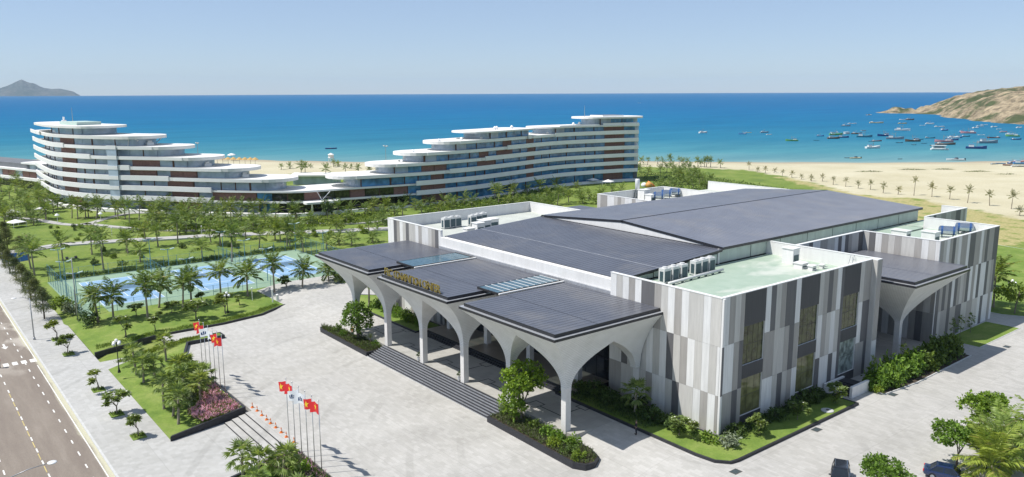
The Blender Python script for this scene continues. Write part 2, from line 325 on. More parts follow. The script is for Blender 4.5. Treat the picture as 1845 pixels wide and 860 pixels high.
COAST = [(-800,560),(-341,531),(-190,524),(-112,500),(82,495),(161,483),(260,479),(314,488),(450,530),(560,640),(620,800),(700,1000)]
SANDEDGE = [(-420,392),(-200,390),(-135,386),(-92,408),(-35,408),(72,429),(110,417),(120,409),(132,363),(136,313),(148,293),(152,262),(156,239),(170,200),(200,150),(420,120)]
HOTEL = [(-330.5,-19.1),(-316.6,-20.0),(-303.3,-20.4),(-279.6,-20.5),(-266.0,-16.9),(-256.1,-12.9),(-245.7,-6.6),(-233.7,3.1),(-217.2,15.1),(-201.9,29.5),(-196.0,37.0),(-194.2,50.8),(-189.7,75.6),(-189.7,99.0),(-195.8,126.7),(-200.9,145.9),(-203.0,159.2),(-202.6,171.7),(-199.2,193.1),(-196.3,200.3)]
HOTELPX = [70,76,84.3,104.2,137.3,170.5,219,289.8,383,490,542,615,740,837,923,973.7,1010,1049,1120,1148]
ACR = [(-14.4,7.1),(-14.5,8.9),(-14.6,10.8),(-14.8,13.9),(-15.0,15.6),(-15.0,17.2)]
ACL = [(-67.8,8.7),(-68.1,10.3),(-68.0,11.4),(-67.2,14.3),(-67.8,16.0),(-68.2,17.5)]
BOXR = [(-10.9,30.6),(-8.1,28.8),(-6.3,28.7),(-6.0,30.7)]
BOXL = [(-60.7,10.9),(-61.4,12.8),(-64.9,17.0),(-59.9,8.3)]
TANKS = [(-5.5,69.2),(-5.1,74.7)]
BOXR2 = [(-5.3,62.3),(-10.3,62.7)]
TANKSL = [(-67.8,67.1),(-69.2,71.4),(-69.8,75.2)]
TOWER = [(-73.5,66.2)]
BOXL2 = [(-71.9,66.7),(-69.0,65.7)]
GARDLAMPS = [(-230.1,-29.0),(-224.8,-17.7),(-194.2,-21.2),(-180.4,-0.4),(-97.0,-17.3),(-93.3,-14.7)]

# ------------------------------------------------------------------ materials of the setting
def mat_land():
    m, nt, o = _nt('land')
    b = nt.nodes.new('ShaderNodeBsdfPrincipled'); b.inputs['Roughness'].default_value = 0.9; b.inputs['Specular IOR Level'].default_value = 0.15
    at = nt.nodes.new('ShaderNodeVertexColor'); at.layer_name = 'cover'
    sep = nt.nodes.new('ShaderNodeSeparateColor'); nt.links.new(at.outputs['Color'], sep.inputs[0])
    n1 = noise_node(nt, 0.09, 5, 0.6); n2 = noise_node(nt, 1.3, 4, 0.6); n3 = noise_node(nt, 0.035, 6, 0.65, (1, 1, 1))
    grass = ramp(nt, n1.outputs['Fac'], [(0.28, (0.115, 0.175, 0.04)), (0.5, (0.17, 0.235, 0.052)), (0.72, (0.24, 0.275, 0.085))])
    g2 = ramp(nt, n2.outputs['Fac'], [(0.25, (0.7, 0.74, 0.7)), (0.75, (1.15, 1.1, 1.0))])
    gcol = mixc(nt, 1.0, grass.outputs[0], g2.outputs[0], 'MULTIPLY')
    dry = ramp(nt, n2.outputs['Fac'], [(0.3, (0.25, 0.24, 0.085)), (0.7, (0.47, 0.40, 0.2))])
    sand = ramp(nt, n3.outputs['Fac'], [(0.3, (0.46, 0.415, 0.275)), (0.55, (0.52, 0.475, 0.335)), (0.75, (0.58, 0.54, 0.40))])
    sand2 = ramp(nt, n2.outputs['Fac'], [(0.3, (0.9, 0.9, 0.88)), (0.7, (1.05, 1.05, 1.05))])
    scol = mixc(nt, 1.0, sand.outputs[0], sand2.outputs[0], 'MULTIPLY')
    def edge(src, amp):
        nn = noise_node(nt, 0.16, 5, 0.6)
        a = nt.nodes.new('ShaderNodeMath'); a.operation = 'SUBTRACT'; a.inputs[1].default_value = 0.5; nt.links.new(nn.outputs['Fac'], a.inputs[0])
        mu = nt.nodes.new('ShaderNodeMath'); mu.operation = 'MULTIPLY'; mu.inputs[1].default_value = amp; nt.links.new(a.outputs[0], mu.inputs[0])
        ad = nt.nodes.new('ShaderNodeMath'); ad.operation = 'ADD'; nt.links.new(src, ad.inputs[0]); nt.links.new(mu.outputs[0], ad.inputs[1])
        mr = nt.nodes.new('ShaderNodeMapRange'); mr.inputs['From Min'].default_value = 0.4; mr.inputs['From Max'].default_value = 0.6; nt.links.new(ad.outputs[0], mr.inputs['Value'])
        return mr.outputs[0]
    c = mixc(nt, edge(sep.outputs[1], 1.6), gcol, dry.outputs[0])
    c = mixc(nt, edge(sep.outputs[0], 0.9), c, scol)
    wet = mixc(nt, sep.outputs[2], c, (0.34, 0.28, 0.2))
    nt.links.new(wet, b.inputs['Base Color'])
    bp = nt.nodes.new('ShaderNodeBump'); bp.inputs['Strength'].default_value = 0.5; bp.inputs['Distance'].default_value = 0.12
    nt.links.new(n2.outputs['Fac'], bp.inputs['Height']); nt.links.new(bp.outputs[0], b.inputs['Normal'])
    nt.links.new(b.outputs[0], o.inputs['Surface'])
    return m
def mat_lawn():
    m, nt, o = _nt('mown_lawn')
    b = nt.nodes.new('ShaderNodeBsdfPrincipled'); b.inputs['Roughness'].default_value = 0.85; b.inputs['Specular IOR Level'].default_value = 0.15
    n1 = noise_node(nt, 0.22, 4, 0.6); n2 = noise_node(nt, 4.0, 4, 0.7)
    n0 = noise_node(nt, 0.7, 6, 0.7)
    r1 = ramp(nt, n1.outputs['Fac'], [(0.3, (0.125, 0.2, 0.042)), (0.5, (0.175, 0.25, 0.055)), (0.72, (0.255, 0.30, 0.095))])
    r0 = ramp(nt, n0.outputs['Fac'], [(0.3, (0.82, 0.86, 0.8)), (0.55, (1, 1, 1)), (0.75, (1.22, 1.12, 1.2))])
    r2 = ramp(nt, n2.outputs['Fac'], [(0.25, (0.72, 0.75, 0.7)), (0.75, (1.15, 1.12, 1.0))])
    nt.links.new(mixc(nt, 1.0, mixc(nt, 1.0, r1.outputs[0], r0.outputs[0], 'MULTIPLY'), r2.outputs[0], 'MULTIPLY'), b.inputs['Base Color'])
    bp = nt.nodes.new('ShaderNodeBump'); bp.inputs['Strength'].default_value = 0.6; bp.inputs['Distance'].default_value = 0.06
    nt.links.new(n2.outputs['Fac'], bp.inputs['Height']); nt.links.new(bp.outputs[0], b.inputs['Normal'])
    nt.links.new(b.outputs[0], o.inputs['Surface'])
    return m
def mat_paving(name, base, w=0.8, h=0.4, joint=0.85, stain=0.13):
    m, nt, o = _nt(name)
    b = nt.nodes.new('ShaderNodeBsdfPrincipled'); b.inputs['Roughness'].default_value = 0.75; b.inputs['Specular IOR Level'].default_value = 0.25
    g = nt.nodes.new('ShaderNodeNewGeometry')
    br = nt.nodes.new('ShaderNodeTexBrick')
    br.inputs['Scale'].default_value = 1.0; br.inputs['Brick Width'].default_value = w; br.inputs['Row Height'].default_value = h
    br.inputs['Mortar Size'].default_value = 0.012; br.inputs['Mortar Smooth'].default_value = 0.6
    br.inputs['Color1'].default_value = rgba((1, 1, 1)); br.inputs['Color2'].default_value = rgba((0.86, 0.86, 0.85)); br.inputs['Mortar'].default_value = rgba((joint, joint, joint))
    nt.links.new(g.outputs['Position'], br.inputs['Vector'])
    n1 = noise_node(nt, 0.13, 6, 0.66, (1.0, 0.45, 1.0, 0.5)); n2 = noise_node(nt, 1.2, 5, 0.65); n3 = noise_node(nt, 0.045, 4, 0.6)
    r1 = ramp(nt, n1.outputs['Fac'], [(0.3, tuple(c*(1-stain) for c in base)), (0.52, base), (0.75, tuple(min(1, c*(1+stain*0.6)) for c in base))])
    r2 = ramp(nt, n2.outputs['Fac'], [(0.3, (0.96, 0.957, 0.95)), (0.7, (1.02, 1.02, 1.02))])
    r3 = ramp(nt, n3.outputs['Fac'], [(0.32, (0.945, 0.94, 0.925)), (0.6, (1.02, 1.02, 1.02))])
    c = mixc(nt, 1.0, r1.outputs[0], br.outputs['Color'], 'MULTIPLY')
    b2 = nt.nodes.new('ShaderNodeTexBrick'); b2.offset = 0.0
    for k_, v_ in (('Scale', 1.0), ('Brick Width', 6.3), ('Row Height', 6.3), ('Mortar Size', 0.035), ('Mortar Smooth', 0.3)): b2.inputs[k_].default_value = v_
    b2.inputs['Color1'].default_value = rgba((1, 1, 1)); b2.inputs['Color2'].default_value = rgba((0.965, 0.965, 0.96)); b2.inputs['Mortar'].default_value = rgba((0.84, 0.84, 0.83))
    nt.links.new(g.outputs['Position'], b2.inputs['Vector'])
    c = mixc(nt, 1.0, c, b2.outputs['Color'], 'MULTIPLY')
    wv = nt.nodes.new('ShaderNodeTexWave'); wv.wave_type = 'RINGS'; wv.rings_direction = 'Z'; wv.inputs['Scale'].default_value = 0.055; wv.inputs['Distortion'].default_value = 9.0; wv.inputs['Detail'].default_value = 1.0; wv.inputs['Detail Scale'].default_value = 0.25
    nt.links.new(g.outputs['Position'], wv.inputs['Vector'])
    nm = noise_node(nt, 0.07, 2, 0.5)
    tw = ramp(nt, wv.outputs['Fac'], [(0.93, (1, 1, 1)), (0.97, (0.9, 0.9, 0.895))]); tm_ = ramp(nt, nm.outputs['Fac'], [(0.48, (0, 0, 0)), (0.6, (1, 1, 1))])
    c = mixc(nt, tm_.outputs[0], c, mixc(nt, 1.0, c, tw.outputs[0], 'MULTIPLY'))
    c = mixc(nt, 1.0, c, r2.outputs[0], 'MULTIPLY'); c = mixc(nt, 1.0, c, r3.outputs[0], 'MULTIPLY')
    nt.links.new(c, b.inputs['Base Color'])
    nt.links.new(b.outputs[0], o.inputs['Surface'])
    return m
def mat_sea():
    m, nt, o = _nt('sea_water')
    b = nt.nodes.new('ShaderNodeBsdfDiffuse'); gl = nt.nodes.new('ShaderNodeBsdfGlossy'); gl.inputs['Roughness'].default_value = 0.22; mx = nt.nodes.new('ShaderNodeMixShader'); mx.inputs[0].default_value = 0.075
    g = nt.nodes.new('ShaderNodeNewGeometry')
    d = nt.nodes.new('ShaderNodeVectorMath'); d.operation = 'DOT_PRODUCT'; d.inputs[1].default_value = (UX, UY, 0)
    nt.links.new(g.outputs['Position'], d.inputs[0])
    sh = nt.nodes.new('ShaderNodeMath'); sh.operation = 'SUBTRACT'; sh.inputs[1].default_value = CAM.x*UX+CAM.y*UY*-0+0.0; sh.inputs[1].default_value = -(CAM.x*UX+CAM.y*UY)*-1
    nt.links.new(d.outputs['Value'], sh.inputs[0])
    nz = noise_node(nt, 0.006, 4, 0.6)
    ns = nt.nodes.new('ShaderNodeMath'); ns.operation = 'MULTIPLY_ADD'; ns.inputs[1].default_value = 60; nt.links.new(nz.outputs['Fac'], ns.inputs[0]); nt.links.new(sh.outputs[0], ns.inputs[2])
    mr = nt.nodes.new('ShaderNodeMapRange'); mr.inputs['From Min'].default_value = 510; mr.inputs['From Max'].default_value = 2510
    nt.links.new(ns.outputs[0], mr.inputs['Value'])
    rp = ramp(nt, mr.outputs[0], [(0.0, (0.24, 0.34, 0.32)), (0.01, (0.125, 0.265, 0.29)), (0.045, (0.062, 0.225, 0.275)), (0.12, (0.02, 0.16, 0.255)), (0.28, (0.007, 0.132, 0.26)), (0.55, (0.004, 0.122, 0.27)), (1.0, (0.004, 0.11, 0.26))])
    n4 = noise_node(nt, 0.02, 6, 0.7, (1.0, 0.28, 1.0, R(51.4)))
    r4 = ramp(nt, n4.outputs['Fac'], [(0.3, (0.72, 0.83, 0.88)), (0.7, (1.22, 1.12, 1.07))])
    nt.links.new(mixc(nt, 1.0, rp.outputs[0], r4.outputs[0], 'MULTIPLY'), b.inputs['Color'])
    w1 = noise_node(nt, 0.35, 5, 0.65, (1.0, 0.5, 1.0, R(51.4))); w2 = noise_node(nt, 0.05, 4, 0.6, (1.0, 0.35, 1.0, R(51.4)))
    b1 = nt.nodes.new('ShaderNodeBump'); b1.inputs['Strength'].default_value = 0.55; b1.inputs['Distance'].default_value = 0.6
    b2 = nt.nodes.new('ShaderNodeBump'); b2.inputs['Strength'].default_value = 0.5; b2.inputs['Distance'].default_value = 2.0
    nt.links.new(w2.outputs['Fac'], b2.inputs['Height']); nt.links.new(b2.outputs[0], b1.inputs['Normal']); nt.links.new(w1.outputs['Fac'], b1.inputs['Height'])
    nt.links.new(b1.outputs[0], b.inputs['Normal']); nt.links.new(b1.outputs[0], gl.inputs['Normal'])
    nt.links.new(b.outputs[0], mx.inputs[1]); nt.links.new(gl.outputs[0], mx.inputs[2]); nt.links.new(mx.outputs[0], o.inputs['Surface'])
    return m
def mat_road():
    m, nt, o = _nt('dusty_asphalt')
    b = nt.nodes.new('ShaderNodeBsdfPrincipled'); b.inputs['Roughness'].default_value = 0.85; b.inputs['Specular IOR Level'].default_value = 0.2
    n1 = noise_node(nt, 0.5, 5, 0.65, (0.12, 1.0, 1)); n2 = noise_node(nt, 9, 3, 0.6); n3 = noise_node(nt, 0.16, 5, 0.6, (0.6, 1, 1, 0.35))
    r1 = ramp(nt, n1.outputs['Fac'], [(0.3, (0.195, 0.162, 0.135)), (0.55, (0.235, 0.2, 0.165)), (0.75, (0.285, 0.245, 0.205))])
    r2 = ramp(nt, n2.outputs['Fac'], [(0.3, (0.88, 0.88, 0.88)), (0.7, (1.1, 1.1, 1.1))])
    g = nt.nodes.new('ShaderNodeNewGeometry'); sx = nt.nodes.new('ShaderNodeSeparateXYZ'); nt.links.new(g.outputs['Position'], sx.inputs[0])
    far = nt.nodes.new('ShaderNodeMapRange'); far.inputs['From Min'].default_value = -72; far.inputs['From Max'].default_value = -96; nt.links.new(sx.outputs[0], far.inputs['Value'])
    r3 = ramp(nt, n3.outputs['Fac'], [(0.5, (0, 0, 0)), (0.6, (1, 1, 1))])
    fm = nt.nodes.new('ShaderNodeMath'); fm.operation = 'MULTIPLY'; nt.links.new(far.outputs[0], fm.inputs[0]); nt.links.new(r3.outputs[0], fm.inputs[1])
    c = mixc(nt, fm.outputs[0], r1.outputs[0], (0.4, 0.36, 0.31))
    ed = nt.nodes.new('ShaderNodeMath'); ed.operation = 'MULTIPLY_ADD'; ed.inputs[1].default_value = 1.8; nt.links.new(n3.outputs['Fac'], ed.inputs[0]); nt.links.new(sx.outputs[1], ed.inputs[2])
    em = nt.nodes.new('ShaderNodeMapRange'); em.inputs['From Min'].default_value = -55.15; em.inputs['From Max'].default_value = -54.7; nt.links.new(ed.outputs[0], em.inputs['Value'])
    c = mixc(nt, em.outputs[0], c, (0.47, 0.45, 0.33))
    nt.links.new(mixc(nt, 1.0, c, r2.outputs[0], 'MULTIPLY'), b.inputs['Base Color'])
    nt.links.new(b.outputs[0], o.inputs['Surface'])
    return m
def mat_rockhill(name, rock, green, gsc=0.012, lo=0.48, hi=0.6):
    m, nt, o = _nt(name)
    b = nt.nodes.new('ShaderNodeBsdfPrincipled'); b.inputs['Roughness'].default_value = 0.95; b.inputs['Specular IOR Level'].default_value = 0.1
    n1 = noise_node(nt, gsc, 7, 0.68); n2 = noise_node(nt, gsc*6, 6, 0.7)
    r1 = ramp(nt, n2.outputs['Fac'], [(0.36, tuple(c*0.38 for c in rock)), (0.48, tuple(c*0.85 for c in rock)), (0.64, tuple(c*1.35 for c in rock))])
    r2 = ramp(nt, n1.outputs['Fac'], [(lo, (0, 0, 0)), (hi, (1, 1, 1))])
    g2 = ramp(nt, n2.outputs['Fac'], [(0.3, tuple(c*0.7 for c in green)), (0.7, tuple(c*1.3 for c in green))])
    nt.links.new(mixc(nt, r2.outputs[0], r1.outputs[0], g2.outputs[0]), b.inputs['Base Color'])
    bp = nt.nodes.new('ShaderNodeBump'); bp.inputs['Strength'].default_value = 0.9; bp.inputs['Distance'].default_value = 2.5
    nt.links.new(n2.outputs['Fac'], bp.inputs['Height']); nt.links.new(bp.outputs[0], b.inputs['Normal'])
    nt.links.new(b.outputs[0], o.inputs['Surface'])
    return m
M_LAND = mat_land(); M_LAWN = mat_lawn(); M_SEA = mat_sea(); M_ROAD = mat_road()
M_PLAZA = mat_paving('plaza_paving', (0.468, 0.455, 0.43), 0.9, 0.45, 0.76, 0.12)
M_PAVE = mat_paving('street_paving', (0.455, 0.45, 0.432), 0.6, 0.6, 0.88, 0.09)
M_PODIUM = mat_paving('podium_paving', (0.42, 0.41, 0.385), 1.2, 1.2, 0.9, 0.06)
M_DARKSTONE = mat('dark_basalt', (0.024, 0.025, 0.03), 0.6, var=0.3, scale=3, bump=0.3)
M_KERB = mat('kerb_concrete', (0.5, 0.5, 0.48), 0.8, var=0.12, scale=2)
M_PATH = mat('garden_path', (0.40, 0.385, 0.37), 0.85, var=0.15, scale=0.6)
M_PAINT = mat('road_paint', (0.72, 0.71, 0.66), 0.7, var=0.2, scale=3)
M_YPAINT = mat('yellow_paint', (0.5, 0.4, 0.15), 0.7, var=0.25, scale=3)
M_SOIL = mat('soil', (0.06, 0.045, 0.03), 0.95, var=0.3, scale=2)

# ------------------------------------------------------------------ land, sea, hills
def hp(y):                                   # plaza level: the forecourt lies 1.2 m below the building's floor
    return -1.2*(1-smooth(-16.8, -7.5, y))
def land_z(x, y):
    u, v = uv_of(x, y)
    z = -1.35+1.28*smooth(-17, -8, y)*smooth(-98, -80, x)
    if -104 < x < 75: z -= 0.55*smooth(-104, -100, x)*(1-smooth(70, 76, x))*smooth(-60, -46, y)*(1-smooth(80, 86, y))
    z -= 0.9*(1-smooth(-49.5, -46.5, y))
    z = min(z, -4+(interp(COAST, v)-u)*0.043)
    return max(z, -9)
def in_poly(pts, x, y):
    c = False; n = len(pts); j = n-1
    for i in range(n):
        if (pts[i][1] > y) != (pts[j][1] > y) and x < (pts[j][0]-pts[i][0])*(y-pts[i][1])/(pts[j][1]-pts[i][1])+pts[i][0]: c = not c
        j = i
    return c
def pl_dist(pts, x, y):
    best = 1e9
    for (ax, ay), (bx, by) in zip(pts, pts[1:]):
        dx, dy = bx-ax, by-ay; t = max(0, min(1, ((x-ax)*dx+(y-ay)*dy)/(dx*dx+dy*dy)))
        best = min(best, math.hypot(x-ax-t*dx, y-ay-t*dy))
    return best
def make_land():
    us = [-90+4*i for i in range(64)]+[166+3.2*i for i in range(118)]
    vs = [-430+5*i for i in range(60)]+[-130+3.6*i for i in range(92)]+[201+8*i for i in range(48)]
    sand_poly = [(v, u) for v, u in SANDEDGE]+[(700, 120), (700, 900), (-420, 900)]
    rows = []; cols = []
    for u in us:
        row = []
        for v in vs:
            x, y = xy_of(u, v)
            z = land_z(x, y)
            if u > 120: z += 0.25*noise.noise((x*0.05, y*0.05, 0))
            row.append((x, y, z))
            d = min(9.0, pl_dist(SANDEDGE, v, u)) if u > 90 else 9.0
            sgn = 1 if in_poly(sand_poly, v, u) else -1
            s = 0.5+0.5*sgn*d/9.0
            dr = 0.0
            if v > 90: dr = 0.62*smooth(98, 125, v)*smooth(150, 215, u)*(1-smooth(420, 440, u))*(1-0.75*smooth(300, 330, u)*(1-smooth(118, 131, v)))
            wet = smooth(3.3, -0.6, (interp(COAST, v)-u)*0.1)
            cols += [s, dr, wet, 1]
        rows.append(row)
    mb = MB().grid(rows)
    mb.f = [f[::-1] for f in mb.f]
    me = mb.mesh('land', M_LAND, True)
    ca = me.color_attributes.new('cover', 'FLOAT_COLOR', 'POINT')
    ca.data.foreach_set('color', cols)
    link('land', me, None, 'structure')
make_land()
mb = MB()
N = 72
ring = [(14900*math.cos(2*math.pi*i/N)+CAM.x, 14900*math.sin(2*math.pi*i/N)+CAM.y) for i in range(N)]
mb.add([(x, y, -4.0) for x, y in ring], [tuple(range(N))])
mb.build('sea', M_SEA, None, False, 'structure')

def headland():
    prof = [(-40, -9), (0, -4.2), (21, 7), (41, 18), (66, 27), (111, 36), (164, 41), (300, 53), (520, 58), (700, 40)]
    vb = [(800, 560), (994, 634), (1100, 650), (1191, 664), (1300, 706), (1406, 752), (1516, 758), (1600, 790)]
    us = [860+8*i for i in range(100)]; vs = [560+6*i for i in range(124)]
    rows = []
    for u in us:
        row = []
        for v in vs:
            d = v-interp(vb, u)
            d += 22*noise.fractal((u*0.012, v*0.012, 1.3), 1.0, 2.0, 4)
            h = interp(prof, d)
            if u > 1450: h = (h+8)*max(0, 1-((u-1450)/190)**2)-8
            h2 = -9
            for (uc, vc, ru, rv, hh) in ((1535, 731, 26, 17, 11.5), (1528, 716, 22, 10, 7), (1520, 750, 22, 13, 6.5), (1500, 772, 30, 20, 9), (1470, 790, 40, 30, 14)):
                h2 = max(h2, hh*math.exp(-((u-uc)/ru)**2-((v-vc)/rv)**2)*1.0-4.5)
            h = max(h, h2)
            wgt = smooth(-4.2, 3.0, h)
            h += wgt*(4.5*noise.fractal((u*0.03, v*0.03, 4.0), 0.7, 2.1, 7)+3.6*abs(noise.noise((u*0.09, v*0.09, 2)))+2.2*abs(noise.noise((u*0.2, v*0.2, 5))))
            x, y = xy_of(u, v)
            row.append((x, y, h))
        rows.append(row)
    mb = MB().grid(rows); mb.f = [f[::-1] for f in mb.f]
    mb.build('headland_hill', mat_rockhill('headland_rock', (0.31, 0.25, 0.165), (0.07, 0.085, 0.038), 0.016, 0.5, 0.58), None, True, 'structure')
headland()
def far_island():
    D = 14000.0
    sil = [(-60, 150), (-25, 157), (0, 160), (14, 156), (25, 152), (34, 148), (43, 145), (52, 149), (64, 153), (80, 159), (95, 161), (110, 160.5), (125, 163.5), (135, 166), (146, 174)]
    rows = []
    for k in range(29):
        w = (k-14)/14.0
        row = []
        for i in range(150):
            px = -60+206*i/149
            hz = 169.0
            v = (px-922.5)/1459*(D+w*700)
            h = max(0, (hz-interp(sil, px)))*D/1459*1.06+39
            if px > 140: h *= max(0, (146-px)/6)
            prof = max(0, 1-abs(w)**1.1)
            rid = 1+0.35*noise.fractal((v*0.002, w*2.2, 7.0), 0.9, 2.0, 5)*min(1, abs(w)*5)
            x, y = xy_of(D+w*700, v)
            row.append((x, y, h*prof*rid-8))
        rows.append(row)
    mb = MB().grid(rows); mb.f = [f[::-1] for f in mb.f]
    mb.build('island_hill', mat_rockhill('island_rock', (0.13, 0.13, 0.115), (0.05, 0.065, 0.05), 0.003, 0.4, 0.6), None, True, 'structure')
far_island()

# ------------------------------------------------------------------ road, pavements, forecourt
mb = MB(); mb.box(-420, 120, -79, -55.2, -2.3, -1.94)
road = mb.build('road', M_ROAD, None, False, 'structure')
mb = MB(); mb.prism([(-420, -55.05), (120, -55.05), (120, -37.6), (-79, -37.6), (-79, -48.2), (-420, -48.2)], -2.2, -1.8)
mb.build('pavement', M_PAVE, None, False, 'structure')
mb = MB(); mb.box(-420, 120, -55.3, -55.04, -2.2, -1.79)
mb.build('kerb', M_KERB, None, False, 'structure')
dash = MB().box(-0.7, 0.7, -0.075, 0.075, 0, 0.006).mesh('lane_dash', M_PAINT)
k = 0
for yy in (-57.2, -60.85, -64.6):
    for i in range(32):
        o = link('lane_dash', dash, road, None, (-18.1-4.0*i, yy, -1.939))
        o.scale.x = 0.8+0.25*random.random()
ydash = MB().box(-0.95, 0.95, -0.05, 0.05, 0, 0.006).mesh('centre_dash', M_YPAINT)
for i in range(14): link('centre_dash', ydash, road, None, (-20.1-4.0*i, -60.9, -1.939))
bar = MB().box(-0.85, 0.85, -0.36, 0.36, 0, 0.006).mesh('crossing_bar', M_PAINT)
for i in range(9): link('crossing_bar', bar, road, None, (-87.0-0.05*i, -56.1-1.18*i, -1.938))
mb = MB(); mb.prism([(-99.5, -57.75), (-97.6, -57.75), (-97.6, -58.1), (-96.2, -57.6), (-97.6, -57.1), (-97.6, -57.45), (-99.5, -57.45)], 0, 0.006)
arrow = mb.mesh('arrow_marking', M_PAINT)
link('arrow_marking', arrow, road, None, (0, -1.0, -1.938)); link('arrow_marking', arrow, road, None, (-9, -4.6, -1.938))
mb = MB(); mb.box(-420, -86, -55.72, -55.6, -1.94, -1.934); mb.box(-84, 120, -55.95, -55.83, -1.94, -1.934)
mb.build('edge_line', M_PAINT, road)

def plaza():
    xs = [-104+4*i for i in range(46)]; ys = [-37.6+0.9*i for i in range(40)]+[-1+6*i for i in range(15)]
    rows = [[(x, y, hp(y)) for x in xs] for y in ys]
    mb = MB().grid(rows)
    # front edge down to the street
    mb.add([(-104, -37.6, -1.2), (76, -37.6, -1.2), (76, -37.6, -2.2), (-104, -37.6, -2.2)], [(0, 3, 2, 1)])
    mb.build('forecourt', M_PLAZA, None, False, 'structure')
plaza()
# four shallow steps between forecourt and street pavement
st = thing('garden_steps', 'shallow pale stone steps between the two flag planters', 'steps', (-37, -39.4, -1.8))
for i in range(4):
    OFF[st.name] = Matrix.Translation(Vector((37, 39.4, 1.8)))
    mb = MB(); mb.prism([(-44.1+0.12*i, -37.58-i*0.92), (-29.3-0.1*i, -37.58-i*0.92), (-29.1-0.1*i, -38.5-i*0.92), (-43.9+0.12*i, -38.5-i*0.92)], -1.85, -1.21-i*0.15)
    s_ = mb.build('step', M_PLAZA, st)
    mb = MB(); mb.prism([(-43.9+0.12*i, -38.5-i*0.92), (-29.1-0.1*i, -38.5-i*0.92), (-29.1-0.1*i, -38.56-i*0.92), (-43.9+0.12*i, -38.56-i*0.92)], -1.85, -1.225-i*0.15)
    mb.build('nosing', M_DARKSTONE, s_)
del OFF[st.name]

def bed(name, label, poly, zb, zt, wall=0.3, top=0.06, cover=None, cat='planter', wmat=None, flush=None, zs=None):
    """a walled planting bed: a ring of stone round a lawn or soil"""
    inner = offset_poly(poly, wall)
    n = len(poly)
    a = sum(poly[i][0]*poly[(i+1)%n][1]-poly[(i+1)%n][0]*poly[i][1] for i in range(n))
    if a < 0: poly = poly[::-1]
    cx = sum(p[0] for p in poly)/n; cy = sum(p[1] for p in poly)/n
    t = thing(name, label, cat, (cx, cy, zb), 0, None, True)
    F = zt if callable(zt) else (lambda x, y: zt)
    vs = [(x, y, zb) for x, y in poly]+[(x, y, F(x, y)) for x, y in poly]+[(x, y, F(x, y)) for x, y in inner]+[(x, y, zb) for x, y in inner]
    fs = []
    for i in range(n):
        j = (i+1)%n
        if flush and flush(*poly[i]) and flush(*poly[j]): continue
        fs += [(i, j, n+j, n+i), (n+i, n+j, 2*n+j, 2*n+i), (2*n+i, 2*n+j, 3*n+j, 3*n+i)]
    mb = MB(); mb.add(vs, fs); mb.build('kerb_wall', wmat or M_DARKSTONE, t)
    mb = MB(); mb.prism([p for p in (inner if not flush else offset_poly(poly, 0.12))], zb+0.02, zs or (lambda x, y: F(x, y)-top)); mb.build('bed_surface', cover or M_LAWN, t)
    return t, inner
slope1 = lambda x, y: -1.74+1.06*(min(y, -38)+48.1)/9.9
BED1 = [(-42.4, -48.1), (-44.5, -38.2), (-70, -38.2), (-77.0, -35.5), (-77.0, -29.6), (-79.2, -29.6), (-79.4, -36), (-74.5, -48.1)]
BED2 = [(-27.4, -48.1), (-29.2, -38.2), (4, -38.2), (4, -48.1)]
ISL_L = [(-53.7, -15.9), (-53.7, -12.6), (-60, -12.4), (-67, -13.2), (-70.6, -14.6), (-71, -15.4), (-70, -15.8)]
ISL_R = [(-22.1, -16.3), (-6.3, -16.6), (-5.0, -15.9), (-4.7, -14.8), (-5.4, -13.4), (-7.5, -12.6), (-22.1, -12.6)]
FRONT_R = [(-21.5, -5.6), (1.6, -5.9), (4.0, -5.6), (5.3, -4.5), (5.5, -3.4), (5.5, 21.5), (0.15, 21.5), (0.15, -0.25), (-21.5, -0.25)]
FRONT_L = [(-56, -5.6), (-56, -0.25), (-74, -0.25), (-80, 3), (-84, -1), (-76, -5.6)]
bed('flag_planter', 'dark walled lawn bed of fan palms and pink flowers beside the street', BED1, -2.1, lambda x, y: -1.22+0.6*(y+48.1)/9.9 if y < -38.2 else -0.62, flush=lambda x, y: y < -48 or (x < -74 and y < -35.9), zs=slope1)
bed('flag_planter', 'dark walled palm bed at the lower edge of the picture', BED2, -2.1, lambda x, y: -1.22+0.6*(y+48.1)/9.9 if y < -38.2 else -0.62, flush=lambda x, y: y < -48, zs=slope1)
bed('entrance_planter', 'dark planter with leafy tree left of the entrance steps', ISL_L, -1.3, -0.55, 0.25, 0.08, M_SOIL)
bed('entrance_planter', 'rounded dark planter with clipped tree right of the entrance steps', ISL_R, -1.3, -0.45, 0.25, 0.08, M_SOIL)
bed('corner_lawn', 'lawn bed with black stone kerb wrapping the striped building corner', FRONT_R, -0.6, 0.3, 0.25, 0.05)
bed('facade_planter', 'dark planter bed under the far left canopy', FRONT_L, -0.9, 0.25, 0.25, 0.05)
bed('side_lawn', 'small rectangular lawn beside the far striped side wall', [(0.2, 57.5), (5.6, 57.5), (5.6, 73.5), (0.2, 73.5)], -0.3, 0.06, 0.12, 0.03, None, 'lawn', M_KERB)
bed('hedge_bed', 'hedge bed along the shaded side entrance', [(2.2, 27.3), (5.9, 27.3), (6.6, 35), (6.4, 52.5), (2.2, 52.5)], -0.3, 0.12, 0.15, 0.05, M_SOIL, 'planter', M_KERB)
LAWN2 = [(-84.0, -41.5), (-85.0, -38), (-85.0, -27), (-86.4, -19.5), (-89.6, -14.5), (-92.5, -7), (-95.4, 2.5), (-97, 12), (-106, 14), (-106, -41.5)]
bed('court_lawn', 'sloping lawn with dark kerb wall in front of the tennis courts', LAWN2, -2.1, lambda x, y: -1.0+0.15*smooth(-48, -40, y), 0.3, 0.04, None, 'lawn', None, lambda x, y: x < -95 or y < -41, lambda x, y: -0.9)
